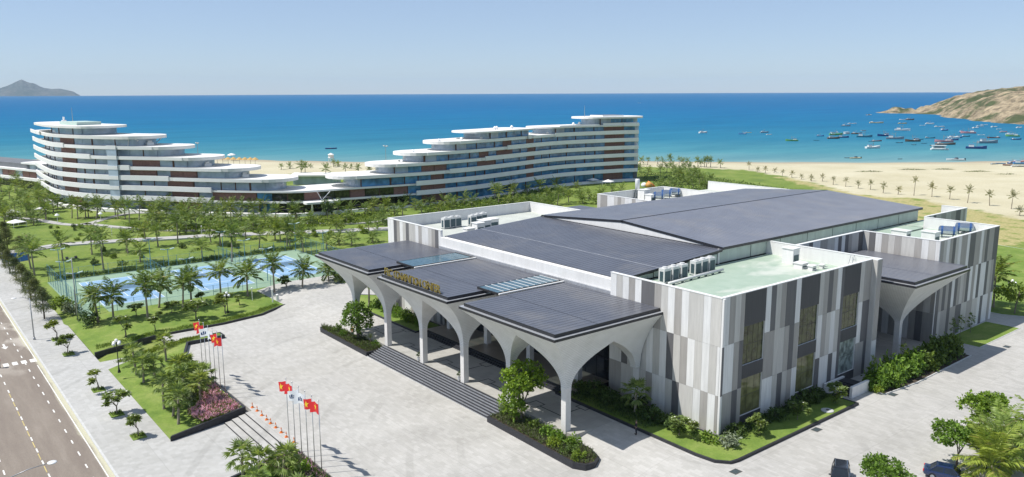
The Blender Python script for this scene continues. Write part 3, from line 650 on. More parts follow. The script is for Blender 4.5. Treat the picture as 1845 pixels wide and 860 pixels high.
mb = MB(); mb.prism([(-82.6, -48.15), (-84.3, -41), (-112, -41), (-112, -48.15)], -2.2, lambda x, y: -1.77+0.9*(y+48.15)/7.15); mb.build('verge', M_LAWN, None, False, 'structure')
bed('far_lawn', 'green lawn beyond the far right corner of the building', [(-12, 80), (0.5, 80), (8, 84), (30, 84), (45, 100), (30, 140), (-30, 150), (-40, 100), (-14, 98)], -0.9, 0.1, 0.15, 0.02, None, 'lawn', M_KERB)

def ribbon(name, pts, w, z, m, dz=0.08, kind='structure'):
    P_ = [Vector(p) for p in pts]
    Q = []
    for i in range(len(P_)-1):
        p0, p1, p2, p3 = P_[max(i-1, 0)], P_[i], P_[i+1], P_[min(i+2, len(P_)-1)]
        for k in range(6):
            t = k/6
            Q.append(0.5*((2*p1)+(-p0+p2)*t+(2*p0-5*p1+4*p2-p3)*t*t+(-p0+3*p1-3*p2+p3)*t*t*t))
    Q.append(P_[-1])
    rows = [[], [], [], []]
    for i, q in enumerate(Q):
        d = (Q[min(i+1, len(Q)-1)]-Q[max(i-1, 0)]).normalized(); nn = Vector((-d.y, d.x))
        a = q+nn*w/2; b = q-nn*w/2
        rows[0].append((a.x, a.y, z-0.4)); rows[1].append((a.x, a.y, z)); rows[2].append((b.x, b.y, z)); rows[3].append((b.x, b.y, z-0.4))
    mb = MB().grid(rows)
    mb.f = [f[::-1] for f in mb.f] if mb.f else mb.f
    return mb.build(name, m, None, False, kind)
ribbon('path', PATH1, 4.6, -1.15, M_PATH)
ribbon('path', PATH2, 2.6, -1.15, M_PATH)
ribbon('path', PATH3, 2.2, -1.15, M_PATH)
ribbon('path', [(x+1.5, y-5.2) for x, y in PATH1[3:]], 0.5, -0.95, M_KERB)

# ------------------------------------------------------------------ tennis courts
mb = MB(); mb.prism([(-82.3, -48.2), (-83.75, -41.55), (-84.05, -41.55), (-82.6, -48.2)], -2.2, lambda x, y: -1.15+0.17*(y+48.2)/6.6); w_ = mb.build('kerb_wall', M_DARKSTONE); tag(w_, 'low dark stone wall ending the court lawn at the street corner', 'low wall')
M_CGREEN = mat('court_green', (0.235, 0.34, 0.235), 0.8, var=0.08, scale=0.7)
M_CBLUE = mat('court_blue', (0.215, 0.36, 0.52), 0.75, var=0.08, scale=0.7)
M_CBLUE2 = mat('court_deep_blue', (0.05, 0.22, 0.36), 0.75, var=0.08, scale=0.7)
M_LINE = mat('court_line', (0.75, 0.77, 0.77), 0.7, var=0.05)
M_BLUEPOST = mat('blue_steel', (0.10, 0.25, 0.34), 0.45, 0.2)
mb = MB(); mb.box(-141.2, -106.1, -45.6, 11.2, -1.6, -1.16)
court = mb.build('court_surface', M_CGREEN, None, False, 'structure')
for i, y0 in enumerate((-40.6, -22.2, -5.4)):
    mb = MB(); mb.box(-136.2, -111.8, y0, y0+11.2, -1.155, -1.152); mb.build('playing_area', M_CBLUE, court)
    mb = MB()
    for a, b in ((y0+0.05, y0+0.17), (y0+1.35, y0+1.47), (y0+9.75, y0+9.87), (y0+11.05, y0+11.17)): mb.box(-135.9, -112.1, a, b, -1.151, -1.147)
    for a in (-135.9, -130.4, -117.7, -112.22): mb.box(a, a+0.12, y0+0.18 if a in (-135.9, -112.22) else y0+1.48, y0+11.04 if a in (-135.9, -112.22) else y0+9.74, -1.1505, -1.1465)
    mb.box(-130.27, -117.71, y0+5.55, y0+5.67, -1.1505, -1.1465)
    mb.build('court_line', M_LINE, court)
mb = MB(); mb.box(-139.5, -131.5, -5.3, 0.4, -1.1535, -1.1505)
mb = None

# ------------------------------------------------------------------ convention centre
def mat_panel(name, col):
    m, nt, o = _nt(name)
    b = nt.nodes.new('ShaderNodeBsdfPrincipled'); b.inputs['Roughness'].default_value = 0.6; b.inputs['Specular IOR Level'].default_value = 0.3
    n = noise_node(nt, 0.8, 5, 0.6, (3, 3, 0.35)); oi = nt.nodes.new('ShaderNodeObjectInfo')
    r = ramp(nt, n.outputs['Fac'], [(0.3, tuple(c*0.86 for c in col)), (0.7, tuple(c*1.05 for c in col))])
    r2 = ramp(nt, oi.outputs['Random'], [(0, (0.93,)*3), (1, (1.05,)*3)])
    nt.links.new(mixc(nt, 1.0, r.outputs[0], r2.outputs[0], 'MULTIPLY'), b.inputs['Base Color'])
    wv = nt.nodes.new('ShaderNodeTexWave'); wv.bands_direction = 'DIAGONAL'; wv.inputs['Scale'].default_value = 1.6
    g = nt.nodes.new('ShaderNodeNewGeometry'); mp = nt.nodes.new('ShaderNodeMapping'); mp.inputs['Scale'].default_value = (1, 1, 0)
    nt.links.new(g.outputs['Position'], mp.inputs[0]); nt.links.new(mp.outputs[0], wv.inputs['Vector'])
    bp = nt.nodes.new('ShaderNodeBump'); bp.inputs['Strength'].default_value = 0.25; bp.inputs['Distance'].default_value = 0.02
    nt.links.new(wv.outputs['Fac'], bp.inputs['Height']); nt.links.new(bp.outputs[0], b.inputs['Normal'])
    nt.links.new(b.outputs[0], o.inputs['Surface'])
    return m
TONES = [mat_panel('panel_white', (0.72, 0.715, 0.70)), mat_panel('panel_light', (0.53, 0.515, 0.485)), mat_panel('panel_taupe', (0.37, 0.352, 0.33)), mat_panel('panel_dark', (0.14, 0.138, 0.142)), mat_panel('panel_charcoal', (0.075, 0.075, 0.08))]
M_WHITEWALL = mat('white_render', (0.74, 0.73, 0.71), 0.75, var=0.06, scale=0.6, stretch=(2.5, 2.5, 0.3), var2=0.1, scale2=0.2)
M_COPING = mat('coping_white', (0.7, 0.7, 0.68), 0.6, var=0.06)
def mat_deck():
    m, nt, o = _nt('green_waterproofing')
    b = nt.nodes.new('ShaderNodeBsdfPrincipled'); b.inputs['Roughness'].default_value = 0.5; b.inputs['Specular IOR Level'].default_value = 0.35
    n1 = noise_node(nt, 0.16, 5, 0.65, (1, 0.5, 1)); n2 = noise_node(nt, 0.5, 5, 0.6)
    r1 = ramp(nt, n2.outputs['Fac'], [(0.3, (0.31, 0.40, 0.31)), (0.7, (0.38, 0.46, 0.37))])
    r2 = ramp(nt, n1.outputs['Fac'], [(0.5, (0, 0, 0)), (0.62, (0.85, 0.85, 0.85))])
    nt.links.new(mixc(nt, r2.outputs[0], r1.outputs[0], (0.55, 0.57, 0.5)), b.inputs['Base Color'])
    nt.links.new(b.outputs[0], o.inputs['Surface'])
    return m
M_DECK = mat_deck(); M_DECKW = mat('pale_deck', (0.50, 0.52, 0.47), 0.7, var=0.1, scale=0.4, var2=0.12, scale2=0.3)
def mat_roof(name='slate_roof', k=1.0, axis='X'):
    m, nt, o = _nt(name)
    b = nt.nodes.new('ShaderNodeBsdfPrincipled'); b.inputs['Roughness'].default_value = 0.42; b.inputs['Specular IOR Level'].default_value = 0.55
    n1 = noise_node(nt, 0.3, 5, 0.6); n2 = noise_node(nt, 0.12, 6, 0.7, (1, 1, 1))
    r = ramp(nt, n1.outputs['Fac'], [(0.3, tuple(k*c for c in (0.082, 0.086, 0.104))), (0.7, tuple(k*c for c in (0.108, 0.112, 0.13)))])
    g = nt.nodes.new('ShaderNodeNewGeometry')
    w = nt.nodes.new('ShaderNodeTexWave'); w.bands_direction = axis; w.inputs['Scale'].default_value = 0.32; w.inputs['Distortion'].default_value = 0.0
    nt.links.new(g.outputs['Position'], w.inputs['Vector'])
    rw = ramp(nt, w.outputs['Fac'], [(0.0, (1.0,)*3), (0.82, (1.0,)*3), (0.97, (0.95,)*3)])
    du = ramp(nt, n2.outputs['Fac'], [(0.52, (0, 0, 0)), (0.78, (0.32, 0.32, 0.32))])
    c = mixc(nt, 1.0, r.outputs[0], rw.outputs[0], 'MULTIPLY')
    c = mixc(nt, du.outputs[0], c, (0.3, 0.27, 0.22))
    nt.links.new(c, b.inputs['Base Color'])
    rr = nt.nodes.new('ShaderNodeMapRange'); rr.inputs['To Min'].default_value = 0.24; rr.inputs['To Max'].default_value = 0.42; nt.links.new(n2.outputs['Fac'], rr.inputs['Value']); nt.links.new(rr.outputs[0], b.inputs['Roughness'])
    bp = nt.nodes.new('ShaderNodeBump'); bp.inputs['Strength'].default_value = 0.12; bp.inputs['Distance'].default_value = 0.03
    nt.links.new(n1.outputs['Fac'], bp.inputs['Height']); nt.links.new(bp.outputs[0], b.inputs['Normal'])
    nt.links.new(b.outputs[0], o.inputs['Surface'])
    return m
M_ROOF = mat_roof(); M_ROOF2 = mat_roof('pale_slate_roof', 1.6, 'Y')  # upper hall roof: same slate mix with a lighter base colour
M_FASCIA = mat('dark_fascia', (0.018, 0.019, 0.024), 0.4, var=0.2)
M_GUTTER = mat('gutter_metal', (0.42, 0.43, 0.45), 0.45, 0.4, var=0.15, scale=1.5)
M_HALLWALL = mat('hall_panel_green', (0.50, 0.57, 0.52), 0.5, var=0.1, scale=0.8, stretch=(2, 2, 0.4), var2=0.12, scale2=0.4)
def mat_vault():
    m, nt, o = _nt('ribbed_vault')
    b = nt.nodes.new('ShaderNodeBsdfPrincipled'); b.inputs['Roughness'].default_value = 0.6; b.inputs['Specular IOR Level'].default_value = 0.3
    g = nt.nodes.new('ShaderNodeNewGeometry')
    w = nt.nodes.new('ShaderNodeTexWave'); w.bands_direction = 'Z'; w.inputs['Scale'].default_value = 1.3; w.inputs['Distortion'].default_value = 0.6; w.inputs['Detail Scale'].default_value = 0.6
    nt.links.new(g.outputs['Position'], w.inputs['Vector'])
    w2 = nt.nodes.new('ShaderNodeTexWave'); w2.bands_direction = 'DIAGONAL'; w2.inputs['Scale'].default_value = 1.6; w2.inputs['Distortion'].default_value = 1.0
    nt.links.new(g.outputs['Position'], w2.inputs['Vector'])
    r = ramp(nt, w.outputs['Fac'], [(0.0, (0.71, 0.71, 0.70)), (0.6, (0.75, 0.75, 0.74)), (0.9, (0.58, 0.58, 0.57))])
    n = noise_node(nt, 0.6, 4, 0.6)
    r2 = ramp(nt, n.outputs['Fac'], [(0.3, (0.9, 0.9, 0.89)), (0.7, (1.05, 1.05, 1.05))])
    r3 = ramp(nt, w2.outputs['Fac'], [(0.0, (1.0,)*3), (0.85, (1.0,)*3), (1.0, (0.86,)*3)])
    c = mixc(nt, 1.0, r.outputs[0], r2.outputs[0], 'MULTIPLY'); c = mixc(nt, 1.0, c, r3.outputs[0], 'MULTIPLY')
    nt.links.new(c, b.inputs['Base Color'])
    bp = nt.nodes.new('ShaderNodeBump'); bp.inputs['Strength'].default_value = 0.3; bp.inputs['Distance'].default_value = 0.03
    nt.links.new(w.outputs['Fac'], bp.inputs['Height']); nt.links.new(bp.outputs[0], b.inputs['Normal'])
    nt.links.new(b.outputs[0], o.inputs['Surface'])
    return m
M_VAULT = mat_vault()
M_COLUMN = mat('column_white', (0.68, 0.66, 0.63), 0.55, var=0.05)
M_GLASS_D = mat_glass('dark_glass', (0.012, 0.016, 0.02))
M_GLASS_O = mat_glass('olive_glass', (0.05, 0.06, 0.018), 0.04, 0.35, 0.5, 1.2)
M_GLASS_C = mat_glass('curtained_glass', (0.15, 0.15, 0.07), 0.06, 0.35, 0.3, 1.0)
M_GLASS_P = mat_glass('pale_glass', (0.25, 0.29, 0.27), 0.06, 0.4, 0.45, 1.4)
M_FRAME = mat('window_frame', (0.03, 0.03, 0.033), 0.45, 0.2)
M_GOLD = mat('gold_letters', (0.52, 0.39, 0.13), 0.28, 0.9, var=0.15, scale=4)
M_TAN = mat('lobby_floor', (0.27, 0.23, 0.185), 0.3, var=0.12, scale=0.8)
M_STEELW = mat('white_steel', (0.7, 0.7, 0.69), 0.45, 0.1, var=0.05)
def mat_skylight():
    m, nt, o = _nt('skylight_glass')
    b = nt.nodes.new('ShaderNodeBsdfPrincipled'); b.inputs['Base Color'].default_value = (0.13, 0.24, 0.30, 1); b.inputs['Roughness'].default_value = 0.12; b.inputs['Specular IOR Level'].default_value = 0.6
    n = noise_node(nt, 1.5, 3, 0.5); r = ramp(nt, n.outputs['Fac'], [(0.3, (0.10, 0.2, 0.27)), (0.7, (0.17, 0.28, 0.34))]); nt.links.new(r.outputs[0], b.inputs['Base Color'])
    t = nt.nodes.new('ShaderNodeBsdfTransparent'); t.inputs['Color'].default_value = (0.75, 0.85, 0.88, 1)
    mx = nt.nodes.new('ShaderNodeMixShader'); mx.inputs[0].default_value = 0.5
    nt.links.new(b.outputs[0], mx.inputs[1]); nt.links.new(t.outputs[0], mx.inputs[2]); nt.links.new(mx.outputs[0], o.inputs['Surface'])
    return m
M_SKYL = mat_skylight()

CC = thing('convention_center', 'low modern convention hall with dark slate roofs, striped grey walls and three flared canopies', 'building', (-37, 38, 0), 0, None, True)
ZT = 16.25
ROWS = [(0.0, 4.85), (4.85, 10.65), (10.65, ZT)]
PCACHE = {}
def sub(parent, name, me, loc, rz=0):
    """a piece given in world coordinates under a part of the building"""
    o = link(name, me)
    o.parent = parent
    o.matrix_parent_inverse = Matrix.Identity(4)
    o.location = loc; o.rotation_euler = (0, 0, rz)
    return o
def panel_me(w, h, tone):
    key = (round(w, 2), round(h, 2), tone)
    if key not in PCACHE:
        PCACHE[key] = MB().box(-w/2+0.012, w/2-0.012, -0.045, 0.0, 0.012, h-0.012).mesh('panel', TONES[tone])
    return PCACHE[key]
def panels(wall, axis, at_, a0, a1, seed, rows=ROWS, skip=(), tones=None):
    """cladding panels on a wall; axis 'x': wall along X facing -Y; axis 'y': wall along Y facing +X"""
    rnd = random.Random(seed)
    for ri, (z0, z1) in enumerate(rows):
        a = a0; last = -1
        while a < a1-0.05:
            w = 1.05*rnd.choice([1, 1, 1, 1, 2] if ri else [1, 1, 2, 2, 1])
            w = min(w, a1-a)
            stop = False
            for s0, s1 in skip:
                if s0-0.05 <= a < s1-0.05: a = s1; stop = True; break
                if a < s0 < a+w: w = s0-a
            if stop or w < 0.2:
                if not stop: a += w
                continue
            tone = rnd.choices([0, 1, 2, 3], tones or [3, 3, 3, 2.2])[0]
            if tone == last: tone = (tone+rnd.choice([1, 2, 3]))%4
            last = tone
            me = panel_me(w, z1-z0, tone)
            if axis == 'x': o = sub(wall, 'panel', me, (a+w/2, at_, z0))
            else: o = sub(wall, 'panel', me, (at_, a+w/2, z0), R(90))
            if seed == 0: pass
            a += w
def wallbox(name, x0, x1, y0, y1, z0, z1, m=None):
    o = MB().box(x0, x1, y0, y1, z0, z1).build(name, m or M_WHITEWALL, CC)
    return o
# --- corner blocks: outer walls, parapets with white inner faces, green decks
DZ = 14.3
def block(x0, x1, y0, y1, sides, deck=True, seed=1, coping=True, holes=None):
    """sides: which faces carry outer walls"""
    th = 0.35
    if deck: wallbox('roof_deck', x0+th, x1-th, y0+th, y1-th, DZ-0.3, DZ, M_DECK if x0 > -50 else M_DECKW)
    walls = {}
    if 'f' in sides: walls['f'] = wallbox('wall', x0, x1, y0, y0+th, -0.2, ZT-0.02)
    if 'b' in sides: walls['b'] = wallbox('wall', x0, x1, y1-th, y1, -0.2, ZT-0.02)
    if 'r' in sides:
        if holes:
            mb = MB(); cuts = [y0+th]
            for a, b in holes: cuts += [a, b]
            cuts.append(y1-th)
            for a, b in zip(cuts[::2], cuts[1::2]): mb.box(x1-th, x1, a, b, -0.2, ZT-0.025)
            for a, b in holes:
                for c, d in ((-0.2, 1.25), (5.85, 7.5), (12.2, ZT-0.025)): mb.box(x1-th, x1, a, b, c, d)
            walls['r'] = mb.build('wall', M_WHITEWALL, CC)
        else: walls['r'] = wallbox('wall', x1-th, x1, y0+th, y1-th, -0.2, ZT-0.025)
    if 'l' in sides: walls['l'] = wallbox('wall', x0, x0+th, y0+th, y1-th, -0.2, ZT-0.025)
    c = MB()
    if 'f' in sides: c.box(x0-0.03, x1+0.05, y0-0.08, y0+th+0.03, ZT, ZT+0.09)
    if 'b' in sides: c.box(x0-0.03, x1+0.05, y1-th-0.03, y1+0.05, ZT, ZT+0.09)
    if 'r' in sides: c.box(x1-th-0.03, x1+0.08, y0+th+0.035, y1-th-0.035, ZT, ZT+0.088)
    if 'l' in sides: c.box(x0-0.05, x0+th+0.03, y0+th+0.035, y1-th-0.035, ZT, ZT+0.088)
    if coping: c.build('coping', M_COPING, CC)
    return walls
WIN = [(4.3, 8.45), (15.9, 20.1), (26.05, 30.2)]
W = block(-17.2, -0.05, 0, 34.3, 'frb', seed=1, holes=WIN)
panels(W['f'], 'x', 0, -17.2, -0.02, 11, tones=[4, 4.5, 2.2, 0.0])
panels(W['r'], 'y', -0.05, 0.4, 33.1, 12, skip=WIN, tones=[2.2, 0.4, 3.0, 4.2])
W2 = block(-12.2, -0.05, 53.7, 76, 'frb')
panels(W2['f'], 'x', 53.7, -12.2, -0.02, 13, tones=[3, 4, 3, 0.3])
panels(W2['r'], 'y', -0.05, 54.0, 75.95, 14, tones=[2.0, 0.4, 2.8, 4.6])
W3 = block(-17.2, -12.5, 76.2, 94, 'rb', deck=True)
panels(W3['r'], 'y', -12.5, 76.4, 93.9, 15, rows=[(10.65, ZT)], tones=[2.4, 2, 3, 3.4])
W4 = block(-74.5, -57.0, 0.5, 34.4, 'flb')
panels(W4['f'], 'x', 0.5, -74.5, -57.05, 16, tones=[4, 3.6, 3.0, 0.4])
W5 = block(-74.5, -57.0, 54.2, 76.4, 'flb')
panels(W5['f'], 'x', 54.2, -74.5, -57.1, 17, tones=[4, 3.6, 3, 0.3], rows=[(10.65, ZT)])
# right side return of the left-hand blocks' back walls
block(-74.5, -49, 76.6, 94, 'b', deck=True)
# recess behind the side canopy
wr = wallbox('wall', -12.55, -12.2, 34.32, 53.68, -0.2, ZT-0.03)
panels(wr, 'y', -12.2, 34.35, 53.65, 18, rows=[(10.65, ZT)], tones=[2, 2.4, 3, 3.4])
MB().box(-12.62, -12.1, 34.36, 53.64, ZT-0.01, ZT+0.08).build('coping', M_COPING, CC)
wallbox('roof_deck', -17.0, -12.56, 34.4, 76.0, DZ-0.3, DZ+0.004, M_DECK)
# fins at the ends of the right side wall
f1 = wallbox('fin', -0.04, 0.22, 0.0, 0.36, -0.1, ZT-0.01)
f2 = wallbox('fin', -0.04, 0.75, 33.1, 34.34, -0.1, ZT+0.1)
for f, y_, a, b, s in ((f2, 33.1, -0.03, 0.75, 3),):
    for z0, z1 in ROWS: sub(f, 'panel', panel_me(0.78, z1-z0, 1), ((a+b)/2, y_, z0))
for z0, z1, tn in ((0, 4.85, 0), (4.85, 10.65, 2), (10.65, ZT, 2)): sub(f2, 'panel', panel_me(1.2, z1-z0, tn), (0.75, 33.72, z0), R(90))
for z0, z1, tn in ((0, 4.85, 0), (4.85, 10.65, 3), (10.65, ZT, 0)): sub(f1, 'panel', panel_me(0.36, z1-z0, tn), (0.22, 0.18, z0), R(90))
# windows in the right side wall
def window(y0, y1, z0, z1, gm, rows_, colsn, xw=-0.12):
    fr = MB()
    fr.box(xw-0.3, xw-0.12, y0, y1, z0, z1)
    w = fr.build('window', M_FRAME, CC)
    for i in range(colsn):
        for j in range(rows_):
            a = y0+(y1-y0)*i/colsn; b = y0+(y1-y0)*(i+1)/colsn; c = z0+(z1-z0)*j/rows_; d = z0+(z1-z0)*(j+1)/rows_
            me = MB().box(-0.03, 0, -(b-a)/2+0.035, (b-a)/2-0.035, 0.035, (d-c)-0.035).mesh('pane', gm)
            sub(w, 'pane', me, (xw-0.09, (a+b)/2, c))
    return w
wm = MB().box(-0.03, 0, 0, 1, 0, 1)
for k, (y0, y1) in enumerate(WIN):
    window(y0, y1, 7.5, 12.2, M_GLASS_O, 2, 4)
    window(y0, y1, 1.25, 5.85, (M_GLASS_C, M_GLASS_C, M_GLASS_P)[k], 2, 3)
    for z0, z1 in ((0, 1.25), (5.85, 7.5), (12.2, ZT)):
        me = MB().box(-(y1-y0)/2+0.012, (y1-y0)/2-0.012, -0.045, 0, 0.012, z1-z0-0.012).mesh('panel', TONES[4])
        sub(W['r'], 'panel', me, (-0.05, (y0+y1)/2, z0), R(90))
# --- hall walls and roofs
XR, XL, XM = -17.3, -56.4, -36.8
hall = MB(); hall.box(XL+0.2, XR-0.2, 2.4, 84, 0.2, 14.35)
hall.build('wall', M_WHITEWALL, CC)
hw = MB(); hw.box(XR-0.2, XR-0.02, 22.3, 84.0, DZ-0.2, 16.62); hw.prism([(XR-0.2, 1.6), (XR-0.02, 1.6), (XR-0.02, 22.2), (XR-0.2, 22.2)], DZ-0.2, lambda x, y: 15.28+(y-1.3)*(1.22/20.9)-0.37); hw = hw.build('hall_wall', M_FRAME, CC)
ys = [1.7, 8.2, 14.9, 21.9]+[22.3+7.7*i for i in range(9)]
for a, b in zip(ys, ys[1:]):
    if b-a < 1: continue
    z1 = 15.0+(a-1.7)*0.058 if b < 22.2 else 16.45
    me = MB().box(-0.06, 0.0, -(b-a)/2+0.09, (b-a)/2-0.09, 0, z1-DZ-0.08).mesh('hall_panel', M_HALLWALL)
    sub(hw, 'hall_panel', me, (XR+0.04, (a+b)/2, DZ+0.06))
hl = MB(); hl.box(XL+0.02, XL+0.2, 22.3, 84.0, DZ-0.2, 16.6); hl.box(XL+0.02, XL+0.2, 1.6, 22.2, DZ-0.2, 15.0); hl.build('hall_wall', M_HALLWALL, CC)
mb = MB(); mb.box(XR-0.02, XR+0.16, 21.9, 22.3, DZ, 16.5); mb.build('corner_post', M_COPING, CC)
# gable of the upper hall
mb = MB(); mb.add([(XL+0.6, 22.5, 15.5), (XR-0.6, 22.5, 15.5), (XR-0.6, 22.5, 16.4), (XM, 22.5, 17.95), (XL+0.6, 22.5, 16.4),
                   (XL+0.6, 23.2, 15.5), (XR-0.6, 23.2, 15.5), (XR-0.6, 23.2, 16.4), (XM, 23.2, 17.95), (XL+0.6, 23.2, 16.4)],
                  [(0, 1, 2, 3, 4), (9, 8, 7, 6, 5), (0, 5, 6, 1), (1, 6, 7, 2), (2, 7, 8, 3), (3, 8, 9, 4), (4, 9, 5, 0)])
mb.build('gable', M_WHITEWALL, CC)
def slab(name, pts, th, m, rim=None):
    """a roof plane through given corner points with thickness"""
    n = len(pts)
    mb = MB(); vs = list(pts)+[(x, y, z-th) for x, y, z in pts]
    mb.add(vs, [tuple(range(n)), tuple(range(2*n-1, n-1, -1))]); mb.cur = 1
    mb.add(vs, [(i, n+i, n+(i+1)%n, (i+1)%n) for i in range(n)])
    return mb.build(name, [m, rim or M_FASCIA], CC)
E0, E1 = XR+0.55, XL-0.55
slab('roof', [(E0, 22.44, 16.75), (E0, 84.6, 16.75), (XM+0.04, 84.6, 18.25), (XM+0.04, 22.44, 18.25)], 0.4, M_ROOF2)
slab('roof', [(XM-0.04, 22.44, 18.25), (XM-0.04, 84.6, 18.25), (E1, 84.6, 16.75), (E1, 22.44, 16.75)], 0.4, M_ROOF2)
mb = MB(); mb.add([(XM-0.25, 22.2, 18.22), (XM, 22.2, 18.32), (XM+0.25, 22.2, 18.22), (XM-0.25, 84.7, 18.22), (XM, 84.7, 18.32), (XM+0.25, 84.7, 18.22)], [(0, 1, 4, 3), (1, 2, 5, 4), (0, 2, 1), (3, 4, 5)])
mb.build('ridge_cap', M_FASCIA, CC)
slab('roof', [(E0+0.1, 1.3, 15.28), (E0+0.1, 22.2, 16.5), (E1-0.1, 22.2, 16.5), (E1-0.1, 1.3, 15.28)], 0.35, M_ROOF)
mb = MB(); zz = lambda y: 15.28+(y-1.3)*(1.22/20.9)
mb.add([(E0+0.05, 8.55, zz(8.55)+0.012), (E0+0.05, 8.72, zz(8.72)+0.012), (E1-0.05, 8.72, zz(8.72)+0.012), (E1-0.05, 8.55, zz(8.55)+0.012)], [(0, 1, 2, 3)])
mb.build('roof_seam', M_GUTTER, CC)
def seams(name, parent, p00, p10, p01, p11, n, hgt_=0.022, wd=0.04):
    """thin raised ribs from edge p00-p10 to edge p01-p11"""
    mb = MB(); A, B, C_, D_ = (Vector(p) for p in (p00, p10, p01, p11))
    side = (B-A).normalized()*wd/2
    for i in range(1, n):
        a = A.lerp(B, i/n); b = C_.lerp(D_, i/n); u_ = Vector((0, 0, hgt_))
        mb.add([tuple(a-side), tuple(a+side), tuple(b+side), tuple(b-side), tuple(a+u_), tuple(b+u_)], [(0, 3, 5, 4), (1, 4, 5, 2), (0, 4, 1), (3, 2, 5)])
    o = mb.build(name, M_ROOF, parent); o['kind'] = 'stuff'
    return o
seams('standing_seam', CC, (E0, 22.5, 16.752), (E0, 84.5, 16.752), (XM+0.1, 22.5, 18.252), (XM+0.1, 84.5, 18.252), 70)
seams('standing_seam', CC, (E1, 22.5, 16.752), (E1, 84.5, 16.752), (XM-0.1, 22.5, 18.252), (XM-0.1, 84.5, 18.252), 70)
seams('standing_seam', CC, (E1, 1.4, 15.288), (E0, 1.4, 15.288), (E1, 22.1, 16.496), (E0, 22.1, 16.496), 52)
mb = MB(); mb.box(E1, E0, 22.22, 22.43, 16.2, 16.56); mb.build('gutter', M_FASCIA, CC)
mb = MB(); mb.box(-57.0, -17.25, 0.32, 1.28, 13.2, 15.2); mb.build('parapet', M_WHITEWALL, CC)
mb = MB(); mb.box(-57.0, -17.25, 0.02, 0.31, 13.2, 13.75); mb.build('gutter', M_GUTTER, CC)
# --- entrance: podium, steps, glazed front
stp = thing('entrance_steps', 'broad flight of black stone steps with pale nosings before the canopies', 'steps', (-37.8, -14.3, -1.2))
OFF[stp.name] = Matrix.Translation(Vector((37.8, 14.3, 1.2)))
for i in range(8):
    y0 = -15.85+i*0.4
    mb = MB(); mb.box(-53.65, -22.15, y0+0.07, -12.62, -1.21+0.15*i, -1.06+0.15*i); s_ = mb.build('step', M_DARKSTONE, stp)
    mb = MB(); mb.box(-53.65, -22.15, y0+0.03, y0+0.066, -1.21+0.15*i, -1.056+0.15*i); mb.build('nosing', M_GUTTER, s_)
mb = MB(); mb.prism([(-53.65, -12.6), (-22.1, -12.6), (-10.5, -12.55), (-10.5, -6.2), (-22, -6.2), (-22, 2.2), (-56.5, 2.2), (-56.5, -6.2), (-64, -6.2), (-64, -12.3)], -1.3, 0.03)
pod = mb.build('podium_floor', M_PODIUM, None, False, 'structure')
for xc in (-58.3, -46.9, -36.5, -26.2, -16.0):
    mb = MB()
    for cx, cy in ((xc-4.4, -9.9), (xc+0.2, -5.6)):
        for a, b in ((0.9, 0.62),):
            for s_ in (-1, 1):
                mb.box(cx-a, cx+a, cy+s_*a-0.14 if s_ > 0 else cy-a, cy+a if s_ > 0 else cy-a+0.14, 0.031, 0.035)
                mb.box(cx+s_*a-0.14 if s_ > 0 else cx-a, cx+a if s_ > 0 else cx-a+0.14, cy-a+0.15, cy+a-0.15, 0.031, 0.035)
    mb.box(xc-3.48, xc+1.0, -9.96, -9.8, 0.0312, 0.0352); mb.box(xc+0.1, xc+0.26, -9.78, -6.52, 0.0313, 0.0353)
    mb.build('inlay', M_DARKSTONE, pod)
for i in range(3):
    mb = MB(); mb.box(-55.5, -19, -5.2+0.42*i, 2.3, 0.0, 0.18+0.16*i); mb.build('step', M_DARKSTONE, stp)
mb = MB(); mb.box(-55.3, -19.2, -3.9, 2.3, 0.5, 0.54); mb.build('lobby_floor', M_TAN, pod)
del OFF[stp.name]
# glazed entrance wall
gw = MB(); gw.box(-56.9, -17.3, 2.32, 2.5, 0.5, 13.2); gw = gw.build('entrance_glazing', M_FRAME, CC)
nb = 18
for i in range(nb):
    for j, (z0, z1) in enumerate(((0.55, 3.4), (3.5, 6.9), (7.0, 10.0), (10.1, 13.1))):
        a = -56.8+39.4*i/nb; b = -56.8+39.4*(i+1)/nb
        if (b-a, j) not in PCACHE: PCACHE[(b-a, j)] = MB().box(-(b-a)/2+0.06, (b-a)/2-0.06, -0.04, 0, 0, z1-z0).mesh('pane', M_GLASS_D)
        sub(gw, 'pane', PCACHE[(b-a, j)], ((a+b)/2, 2.3, z0))
